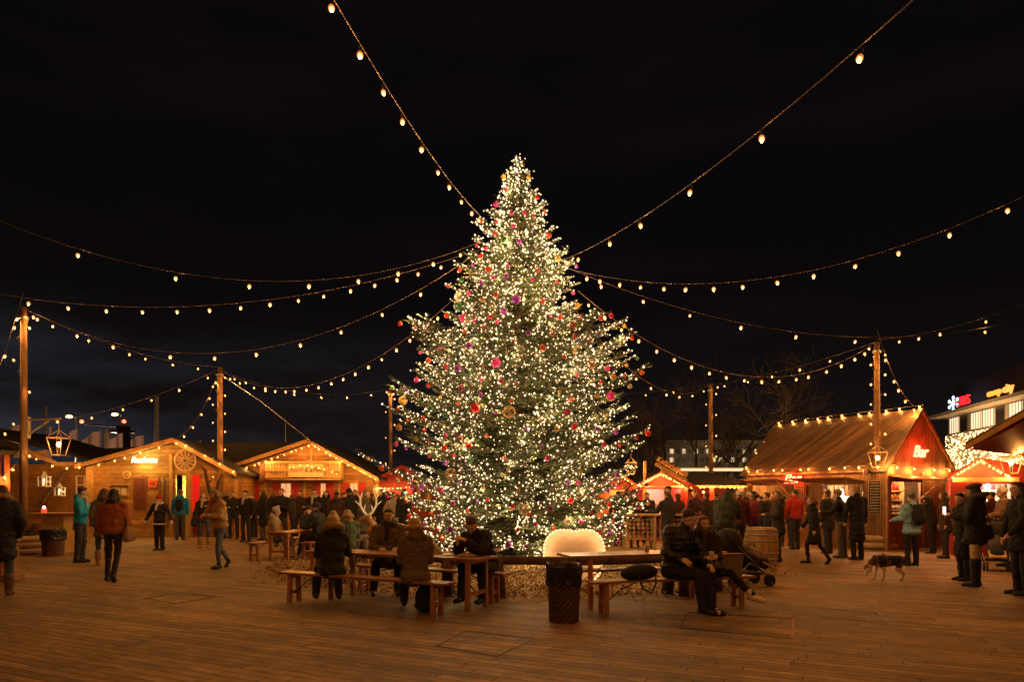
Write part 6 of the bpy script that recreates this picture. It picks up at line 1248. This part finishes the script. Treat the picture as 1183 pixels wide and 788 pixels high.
# ---- left side
a = person('woman in long navy coat with fur hood at the left edge', *XY(2,10.9), 20, 1.74, POCKET, jacket=(.018,.020,.032), pants=(.045,.06,.095), hair=(.08,.04,.02), hairlen=.12, furhood=(.33,.20,.08), hood=True, coat=.30, near=1, female=True, boots=.22, bootc=(.12,.06,.03), bulk=1.12, head=(60,0))
a = person('man in teal hooded jacket holding a camera, facing right', *XY(93,16.2), -80, 1.74, P(arms=[((-.1,.35,-1),(.2,1,.1)),((.1,.35,-1),(-.2,1,.1))]), jacket=(.02,.40,.78), pants=(.05,.05,.06), hair=(.06,.035,.02), near=1, hood=True, scarf=(.5,.45,.4), head=(-10,-6)); cm = MB(); cm.box((0,0,0),(.12,.09,.09)).tube([(.02,0,0),(.12,0,0)], .04, 10); carried('black camera in the hands of the man in teal', 'camera', 'camera', (a['wr'][0][0]+a['wr'][1][0])/2+Vector((.09,0,.03)), cm, BLACKM)
shoulder_bag('pale plastic bag hanging behind the man in teal', a, -1, (.5,.42,.38), .60, .9, False, -.16)
a = person('woman with bushy dark hair in rust brown jacket walking away', *XY(131,12.7), 8, 1.78, P(lean=(0,.10), legs=[((-.02,.14,-1),(.03,-.12,-1)),((.02,-.16,-1),(0,-.45,-1))], arms=[((-.35,.05,-1),(-.1,.25,-1)),((.28,.1,-1),(.0,.4,-1))]), jacket=(.34,.085,.025), pants=(.03,.022,.02), hair=(.035,.018,.012), hairlen=.26, near=1, female=True, bulk=1.15, scarf=(.05,.03,.025)); shoulder_bag('tan shoulder bag of the woman walking away', a, 1, (.26,.14,.05), .55, 1.15)
person('person in grey hooded coat half hidden behind the rust jacket', *XY(119,15.4), 30, 1.76, WALK, jacket=(.10,.08,.06), pants=(.05,.07,.11), hair=(.10,.06,.03), hairlen=.2, coat=.22, boots=.2, bootc=(.35,.2,.07), near=0, female=True)
a = person('person in red hat and white scarf with pale gloves facing us', *XY(184,19.7), 176, 1.62, P(arms=[((-.50,.02,-1),(-.45,.25,-.9)),((.50,.02,-1),(.45,.25,-.9))]), jacket=(.025,.02,.018), pants=(.015,.015,.018), hair=(.12,.06,.03), hat='pom', hatc=(.45,.04,.025), scarf=(.62,.55,.46), gloves=(.6,.58,.55), near=1, hemfur=(.55,.45,.35), head=(-20,0)); MB().tube([(0,0,0),(.12,-.03,-.28)], .012, 5)
a = person('man in bright blue jacket entering the chalet door', *XY(208,24.2), 15, 1.80, STAND, jacket=(.02,.28,.75), pants=(.09,.085,.085), hair=(.25,.10,.04), hat='beanie', hatc=(.30,.09,.03), near=0, hood=True); backpack('black backpack on the man in bright blue', a, (.015,.015,.02))
a = person('long haired woman in dark coat with a big dark bag beside the chalet door', *XY(236,20.6), 190, 1.70, ONEUP, jacket=(.03,.025,.025), pants=(.06,.08,.12), hair=(.22,.12,.05), hairlen=.22, scarf=(.5,.38,.3), boots=.2, bootc=(.35,.2,.08), near=0, female=True, head=(10,0)); shoulder_bag('big black bag of the woman beside the chalet door', a, 1, (.02,.018,.018), .6, 1.2)
person('woman in tan jacket and bell-bottom jeans striding across the square', *XY(254,14.8), 150, 1.72, P(lean=(0,.12), legs=[((0,.30,-1),(0,-.05,-1)),((.03,-.25,-1),(0,-.60,-1))], arms=[((-.35,.35,-1),(.75,.75,.05)),((.35,.35,-1),(-.75,.75,-.05))]), jacket=(.42,.26,.10), pants=(.10,.12,.16), hair=(.22,.12,.05), hairlen=.1, near=1, bulk=1.2, female=True, scarf=(.35,.05,.03), head=(-15,-8))
person('dark clothed person with white scarf beside the chalet pole', *XY(284,23.2), 170, 1.74, POCKET, jacket=(.02,.018,.018), hair=(.04,.02,.01), scarf=(.5,.42,.35))
person('person in dark green jacket close behind the striding woman', *XY(270,24.8), 200, 1.72, HOLD, jacket=(.03,.035,.02), hair=(.05,.03,.02))
person('person in long black coat turned left before the large chalet', *XY(304,24.0), 80, 1.74, P(), jacket=(.015,.014,.016), pants=(.07,.08,.10), hair=(.05,.025,.015), hairlen=.2, coat=.35, female=True)
person('man with short hair in black sweater facing us behind the small table', *XY(325,21.2), 182, 1.80, P(arms=[((-.2,.2,-1),(.7,.75,.25)),((.2,.1,-1),(-.05,.4,-1))]), jacket=(.015,.014,.015), hair=(.05,.03,.02), near=1, bulk=1.08)
person('seated woman in beige parka and grey beanie at the small table', -6.02, 17.15, -80, 1.66, P(hz=.55, lean=(0,.14), legs=[((-.1,1,.0),(0,-.1,-1)),((.1,1,-.02),(0,.12,-1))], arms=[((-.15,.1,-1),(.0,.5,-.8)),((.15,.2,-1),(0,.6,-.7))]), jacket=(.34,.27,.17), pants=(.09,.11,.15), hair=(.2,.1,.05), hat='beanie', hatc=(.38,.34,.28), near=1, coat=.18, shoes=(.35,.19,.07), female=True, bulk=1.15, hood=True, head=(-4,0), boots=.16, bootc=(.35,.19,.07))
person('person in black with knitted dark hat behind the small table', -5.55, 18.55, 215, 1.66, P(hz=.55, legs=SIT['legs'], lean=(0,.1), arms=SIT['arms']), jacket=(.018,.016,.016), hair=(.10,.05,.03), hat='beanie', hatc=(.04,.025,.02), near=0, head=(-30,-6), z=.0)
person('man in dark green black coat seated right of the small table', -4.83, 17.2, 72, 1.80, P(hz=.55, lean=(0,.16), legs=[((-.1,1,.02),(0,.2,-1)),((.15,1,-.02),(0,.0,-1))], arms=SIT['arms']), jacket=(.022,.022,.018), pants=(.04,.05,.065), hair=(.06,.03,.02), near=1, shoes=(.45,.3,.15), bulk=1.15, coat=.15, hat='beanie', hatc=(.03,.02,.018), head=(10,0))
person('tall man in dark jacket holding a cup by the red shutters', *XY(364,21.4), 175, 1.86, HOLD, jacket=(.018,.016,.017), hair=(.05,.03,.02), near=1, scarf=(.45,.38,.3))
person('person with dark hair in black, second right of the tall man', *XY(376,22.6), 190, 1.72, STAND, jacket=(.02,.018,.018), hair=(.03,.02,.015), hairlen=.15)
person('person in dark jacket with pale grey hood seen from behind', *XY(388,20.6), 8, 1.72, STAND, jacket=(.05,.025,.018), hair=(.03,.018,.012), hood=True, scarf=(.42,.38,.33))
person('woman with golden hair seated between the two left tables', *XY(385,13.9), 10, 1.66, SIT, jacket=(.16,.10,.05), pants=(.03,.03,.04), hair=(.36,.20,.08), hairlen=.2, near=0, furhood=(.36,.2,.07), female=True, z=.0)
person('person in a muted green jacket seated behind the fair haired woman', *XY(403,14.3), 25, 1.66, SIT, jacket=(.10,.14,.08), pants=(.03,.03,.04), hair=(.4,.25,.1), hairlen=.1, near=0, scarf=(.4,.32,.1))
person('person in long black coat between chalet and tree, turned away', *XY(404,20.9), 20, 1.78, STAND, jacket=(.015,.014,.014), hair=(.04,.02,.02), coat=.3, hat='beanie', hatc=(.02,.02,.02))
person('person in heavy olive brown coat in front of the small stall', *XY(419,19.6), -60, 1.80, P(lean=(0,.10)), jacket=(.10,.085,.05), pants=(.03,.03,.03), hair=(.2,.12,.06), coat=.35, bulk=1.3)
person('slim dark figure with long hair before the small red stall', *XY(441,22.4), 170, 1.80, STAND, jacket=(.012,.012,.014), hair=(.02,.012,.01), hairlen=.3, coat=.2, female=True)
person('person in pale grey coat left of the tree branches', *XY(455,21.6), 200, 1.72, POCKET, jacket=(.34,.29,.23), hair=(.1,.06,.03), coat=.3, female=True)
person('dark person partly behind the lower left tree branches', *XY(466,20.8), 150, 1.76, STAND, jacket=(.015,.014,.016), hair=(.03,.02,.015))
bench_set('bench', 'bench in the gap behind the bearded man', 'bench', *XY(395,13.95), math.radians(-20), 1.6, .27, .44, GB, .15)
bench_set('bench', 'bench under the hatted person behind the small table', 'bench', -5.55, 18.6, math.radians(-8), 1.2, .27, .44, GB, .12)
# crowd between the chalets and the tree
for i, (px, D, f_, jk, hr_, lab) in enumerate(((293,25.5,160,(.03,.02,.02),(.05,.03,.02),'person in dark brown close to the first red shutter'),(315,25.2,20,(.02,.02,.03),(.16,.09,.04),'person in navy with brown hair behind the black sweater man'),(346,24.6,185,(.05,.03,.02),(.03,.02,.015),'person in brown between the second and third windows'),(411,25,175,(.02,.02,.02),(.05,.03,.02),'person in black under the last red shutter'),(429,24.5,95,(.06,.04,.03),(.15,.08,.03),'person in brown at the corner of the large chalet'),(448,26.5,10,(.02,.018,.02),(.04,.02,.02),'person in black at the small stall counter'))):
    person(lab, *XY(px,D), f_, 1.66+.04*(i%4), (HOLD,STAND,POCKET)[i%3], jacket=jk, hair=hr_, hairlen=.15*(i%2), female=bool(i%2))
# ---- right side
person('woman with drink leaning on the firewood counter, facing us', *XY(733,20.9), 178, 1.68, P(arms=[((-.2,.45,-1),(.5,.5,.75)),((.2,.45,-1),(-.5,.5,.75))]), jacket=(.03,.025,.025), hair=(.22,.11,.05), hairlen=.18, near=0, female=True)
person('man in a flat cap facing left beside the firewood counter', *XY(774,21.3), 80, 1.84, HOLD, jacket=(.03,.026,.026), hair=(.08,.04,.03), hat='cap', hatc=(.03,.025,.025), coat=.15)
person('person in dark coat with arm on the firewood counter, back to us', *XY(771,19.2), 35, 1.70, P(arms=[((-.4,.5,-1),(-.4,1,.1)),((.2,.1,-1),(0,.3,-1))]), jacket=(.022,.02,.02), hair=(.10,.06,.03), coat=.25, bulk=1.15)
person('woman with dark bun behind the coated back at the firewood counter', *XY(785,20.2), 30, 1.64, STAND, jacket=(.05,.025,.02), hair=(.05,.025,.015), female=True, coat=.2)
person('dark haired person behind the lower right tree branches', *XY(716,21.4), 20, 1.72, STAND, jacket=(.04,.02,.02), hair=(.03,.018,.015))
person('dark figure by the far right pole', *XY(818,20.2), 40, 1.70, POCKET, jacket=(.03,.022,.02), hair=(.03,.02,.015))
a = person('stooping person in bulky dark green parka with black hood up', *XY(836,15.6), -25, 1.74, P(lean=(.05,.35), arms=[((-.1,.7,-1),(.1,1,-.3)),((.1,.6,-1),(-.1,1,-.3))]), jacket=(.035,.038,.022), pants=(.03,.03,.03), hair=(.02,.015,.012), hairlen=.15, bulk=1.35, near=1, hood=True)
a = person('person in wine red jacket and white cap with a crossbody strap', *XY(854,16.9), 15, 1.68, STAND, jacket=(.11,.02,.02), pants=(.03,.03,.035), hair=(.15,.08,.04), hat='beanie', hatc=(.62,.55,.48)); 
person('person in burgundy jacket in profile facing left', *XY(871,17.2), 80, 1.74, HOLD, jacket=(.20,.03,.035), pants=(.02,.02,.025), hair=(.03,.018,.015), near=1, hairlen=.06, bulk=1.1)
person('woman in a dark parka with brown hair, facing left near the barrel', *XY(899,16.3), 72, 1.68, HOLD, jacket=(.05,.04,.028), pants=(.018,.018,.02), hair=(.15,.075,.03), hairlen=.16, near=1, female=True, coat=.2, furhood=(.16,.09,.04), hood=True, bulk=1.15)
person('barkeeper with dark hair leaning out of the far side hatch', *BW(.25,4.2,0)[:2], aB*57.3+90, 1.68, HOLD, jacket=(.12,.03,.02), hair=(.05,.025,.015))
person('barkeeper in a red top inside the near side hatch', *BW(.9,1.3,0)[:2], aB*57.3+90, 1.70, HOLD, jacket=(.5,.04,.03), hair=(.08,.04,.02))
person('person in bright red jacket standing at the side hatch of the bar', *XY(919,20.0), 10, 1.72, P(), jacket=(.45,.03,.02), pants=(.04,.04,.05), hair=(.04,.025,.02), near=0)
person('person in dark clothes between the red jacket and the parka woman', *XY(887,19.6), 40, 1.68, HOLD, jacket=(.03,.025,.03), hair=(.05,.03,.02), scarf=(.4,.3,.22))
person('walking person in long black coat in front of the bar hut', *XY(941,15.7), 60, 1.62, WALK, jacket=(.014,.013,.014), pants=(.014,.014,.016), hair=(.20,.09,.04), coat=.32, near=1, hairlen=.1, female=True)
person('tall person with fair hair in long dark coat at the bar, back to us', *XY(990,16.8), 12, 1.80, P(), jacket=(.014,.013,.016), pants=(.014,.014,.016), hair=(.30,.17,.07), coat=.42, near=1)
a = person('man in black jacket and grey trousers leaning to the bar counter', *XY(973,17.3), 55, 1.76, P(lean=(0,.14), arms=[((-.2,.4,-1),(0,1,.1)),((.2,.4,-1),(0,1,.1))]), jacket=(.018,.017,.018), pants=(.10,.085,.065), hair=(.08,.05,.03), hat='beanie', hatc=(.25,.16,.10))
a = person('person in light blue jacket with dark backpack before the gable hatch', *XY(1053,15.4), 12, 1.66, P(arms=[((-.3,.2,-1),(0,.8,-.2)),((.25,.1,-1),(0,.4,-1))]), jacket=(.22,.42,.62), pants=(.015,.015,.018), hair=(.06,.035,.025), near=1, bulk=1.2, coat=.1, head=(10,-12)); backpack('dark backpack on the light blue jacket', a, (.02,.018,.02), 1.15)
a = person('person in black leaning on the gable counter', *XY(1077,18.6), 40, 1.66, P(lean=(0,.20), arms=[((-.1,.5,-1),(.1,1,.15)),((.1,.5,-1),(-.1,1,.15))]), jacket=(.016,.015,.016), pants=(.014,.014,.015), hair=(.05,.03,.02), hairlen=.05, hood=True, bulk=1.1)
a = person('woman in beret with curly dark hair, pale trousers and tall black boots', *XY(1127,11.95), 50, 1.80, P(arms=[((-.1,.30,-1),(.15,1,.30)),((.1,.25,-1),(-.15,1,.20))]), jacket=(.018,.018,.019), pants=(.58,.42,.30), hair=(.018,.012,.010), hairlen=.24, hat='beret', hatc=(.10,.05,.035), near=2, female=True, boots=.36, bootc=(.015,.013,.013), bulk=1.15, coat=.14, furhood=(.12,.08,.05), hood=True, head=(6,-10), scarf=(.04,.03,.03))
ph = MB(); ph.box((0,0,0),(.01,.075,.15)); carried('lit phone in the hand of the woman in the beret', 'phone', 'phone', (a['wr'][0][0])+a['wr'][0][1]*.10+Vector((-.02,0,.05)), ph, emis('phone_glow', (1,.7,.62), 2.0))
r_ = shoulder_bag('black shoulder bag with pale lettering on the woman in the beret', a, 1, (.018,.016,.016), .50, 1.1, True, -.08); text('lettering', 'OX IS 7', .055, chalk, r_, TM((.0,-.175,0)), extrude=.002)
person('dark figure half hidden behind the woman in the beret', *XY(1113,12.7), 85, 1.70, POCKET, jacket=(.016,.014,.014), pants=(.014,.014,.014), hair=(.03,.02,.015), coat=.4)
a = person('person in tan and black jacket with pale beanie pushing the stroller', *XY(1163,15.3), 60, 1.80, P(lean=(0,.12), arms=[((-.15,.4,-1),(0,1,-.2)),((.15,.4,-1),(0,1,-.2))]), jacket=(.20,.12,.06), pants=(.09,.075,.07), hair=(.1,.05,.03), hat='beanie', hatc=(.62,.48,.36), near=1, bulk=1.15); backpack('black backpack on the person in the pale beanie', a, (.02,.018,.018))
person('person in black cut by the right edge of the picture', *XY(1180,10.9), 75, 1.76, P(arms=[((-.15,.2,-1),(.1,.6,-.6)),((.15,.1,-1),(0,.3,-1))]), jacket=(.013,.012,.013), pants=(.013,.012,.013), hair=(.03,.02,.015), hairlen=.2, near=1, coat=.2, bulk=1.1)
person('person in dark red before the lit shelves at the right', *XY(1148,16.9), 15, 1.66, HOLD, jacket=(.10,.02,.02), hair=(.05,.03,.02))
for (px, D, f_, jk, hr_, hl, lab) in ((845,18.6,60,(.06,.02,.02),(.12,.06,.03),.1,'person in dark red between the green parka and the white cap'),(828,21.3,10,(.03,.03,.045),(.04,.02,.02),0,'person in navy at the red topped table'),(862,20.4,200,(.05,.035,.025),(.2,.1,.04),.15,'person in brown facing us behind the white cap'),(880,21.6,20,(.02,.02,.02),(.05,.03,.02),0,'person in black at the far side hatch'),(908,21.2,150,(.07,.05,.04),(.3,.17,.07),.12,'fair haired person in taupe beside the red jacket'),(957,18.6,30,(.03,.025,.03),(.06,.03,.02),0,'dark person behind the walking black coat'),(802,22.6,190,(.05,.02,.02),(.1,.05,.03),.1,'person in maroon under the level bulb row'),(748,21.6,160,(.03,.03,.03),(.05,.03,.02),0,'person in charcoal between the counter drinkers'),(1093,17.2,70,(.05,.03,.02),(.08,.04,.02),.15,'person in brown at the far corner of the bar gable'),(338,23.4,100,(.06,.05,.04),(.1,.05,.02),.1,'person in grey behind the seated group, facing left'),(396,22.6,240,(.02,.02,.03),(.05,.03,.02),0,'person in midnight blue in the crowd before the small stall'),(262,25.2,60,(.04,.02,.02),(.1,.06,.03),.12,'person in plum beside the bare branch')):
    person(lab, *XY(px,D), f_, 1.62+.03*((px*7)%5), (HOLD,STAND,ONEUP,POCKET)[px%4], jacket=jk, hair=hr_, hairlen=hl, female=hl > 0, coat=.2*(px%2), scarf=(.35,.2,.12) if px%3 == 0 else None)
# ---- the dog
dx, dy = XY(1027,12.8); root = thing('dog', 'black, tan and white dog sniffing the deck, head down to the left', 'dog', dx, dy, 0, rz=math.radians(90)); m = MB()   # faces +y local = left
m.cap((0,-.20,.37),(0,.02,.36),.095,.11); m.cap((0,.02,.35),(0,.20,.36),.115,.12); m.cap((0,.22,.38),(0,.33,.33),.085,.065); m.cap((0,.33,.33),(0,.39,.24),.062,.058); m.ell((0,.40,.22), (.062,.062,.075)); m.cap((0,.41,.19),(0,.435,.10),.042,.028); m.ell((0,.438,.085),(.028,.02,.022))
for q_ in (-1,1):
    m.ell((q_*.062,.38,.21), (.014,.035,.06)); fo = .05 if q_ > 0 else -.05
    m.cap((q_*.065,.18,.32),(q_*.065,.17+fo,.17),.055,.03); m.cap((q_*.065,.17+fo,.17),(q_*.065,.19+fo,.03),.026,.022); m.ell((q_*.065,.205+fo,.022),(.026,.04,.02))
    m.cap((q_*.07,-.20,.34),(q_*.07,-.17-fo,.21),.075,.045); m.cap((q_*.07,-.17-fo,.21),(q_*.07,-.27-fo,.13),.036,.024); m.cap((q_*.07,-.27-fo,.13),(q_*.07,-.255-fo,.03),.022,.020); m.ell((q_*.07,-.235-fo,.022),(.025,.038,.02))
m.cap((0,-.29,.40),(0,-.36,.50),.024,.018); m.cap((0,-.36,.50),(0,-.37,.60),.018,.012)
dm, nt, b = nodes('tricolour_coat'); Lk = nt.links.new; tc = nt.nodes.new('ShaderNodeTexCoord'); sxx = nt.nodes.new('ShaderNodeSeparateXYZ'); Lk(tc.outputs['Object'], sxx.inputs[0]); nz = nt.nodes.new('ShaderNodeTexNoise'); nz.inputs['Scale'].default_value = 7; Lk(tc.outputs['Object'], nz.inputs['Vector'])
r1 = nt.nodes.new('ShaderNodeValToRGB'); r1.color_ramp.interpolation = 'CONSTANT'; ee = r1.color_ramp.elements; ee[0].position = 0; ee[0].color = (.70,.60,.50,1); ee[1].position = .50; ee[1].color = (.018,.014,.012,1); e3 = ee.new(.44); e3.color = (.22,.09,.03,1)
ad = nt.nodes.new('ShaderNodeMath'); ad.operation = 'MULTIPLY_ADD'; Lk(nz.outputs['Fac'], ad.inputs[0]); ad.inputs[1].default_value = .6; mz = nt.nodes.new('ShaderNodeMath'); mz.operation = 'MULTIPLY_ADD'; Lk(sxx.outputs[2], mz.inputs[0]); mz.inputs[1].default_value = 1.35; mz.inputs[2].default_value = -.22; Lk(mz.outputs[0], ad.inputs[2]); Lk(ad.outputs[0], r1.inputs[0]); Lk(r1.outputs[0], b.inputs['Base Color']); b.inputs['Roughness'].default_value = .8
shape(m, 'body', dm, root, .009, 3); mm = MB(); mm.tube([(math.cos(i*.5236)*.125,.10,.36+math.sin(i*.5236)*.125) for i in range(13)], .012, 6, caps=False); mm.tube([(math.cos(i*.5236)*.10,.26,.37+math.sin(i*.5236)*.10) for i in range(13)], .012, 6, caps=False); mm.build('harness', DREDP, root)
# ------------------------------------------------------------------ off-frame half of the square: the same strings go on behind and beside the camera
def overhead(label, A, B, n, sag=.8):
    A, B = Vector(A), Vector(B); root = thing('festoon_string', label, 'string lights', *A, group='festoon strings of bulbs over the square'); Pt = lambda t: A+(B-A)*t-Vector((0,0,4*sag*t*(1-t)))
    MB().tube([Pt(i/20)+Vector((0,0,.13))-A for i in range(21)], .011, 5).build('cable', CABLE, root)
    for i in range(n): bulb(Pt((i+.5)/n)-A, root, BM_MID); blight(Pt((i+.5)/n)-A-Vector((0,0,.06)), root, 34)
overhead('festoon string behind the viewer, running to the left', (-13,6,6.6), (-2.9,-1.5,6.9), 12); overhead('festoon string behind the viewer, running to the right', (13,6,6.6), (6.4,-1.5,7.0), 9)
overhead('festoon string crossing behind the viewer', (-2.9,-1.5,6.9), (6.4,-1.5,7.0), 9, .5)
# ------------------------------------------------------------------ freeze the grown skins
bpy.context.view_layer.update(); dg = bpy.context.evaluated_depsgraph_get(); nf = 0
for o in PENDING:
    me = bpy.data.meshes.new_from_object(o.evaluated_get(dg)); old = o.data
    if not len(me.materials):
        for mt in old.materials: me.materials.append(mt)
    me.name = o.name; me.polygons.foreach_set('use_smooth', [True]*len(me.polygons)); nf += len(me.polygons); PENDING_N = 0
    o['_n'] = 0; del o['_n']; o.modifiers.clear(); o.data = me; bpy.data.meshes.remove(old)
print('people', NP, 'skins', len(PENDING), 'faces', nf)
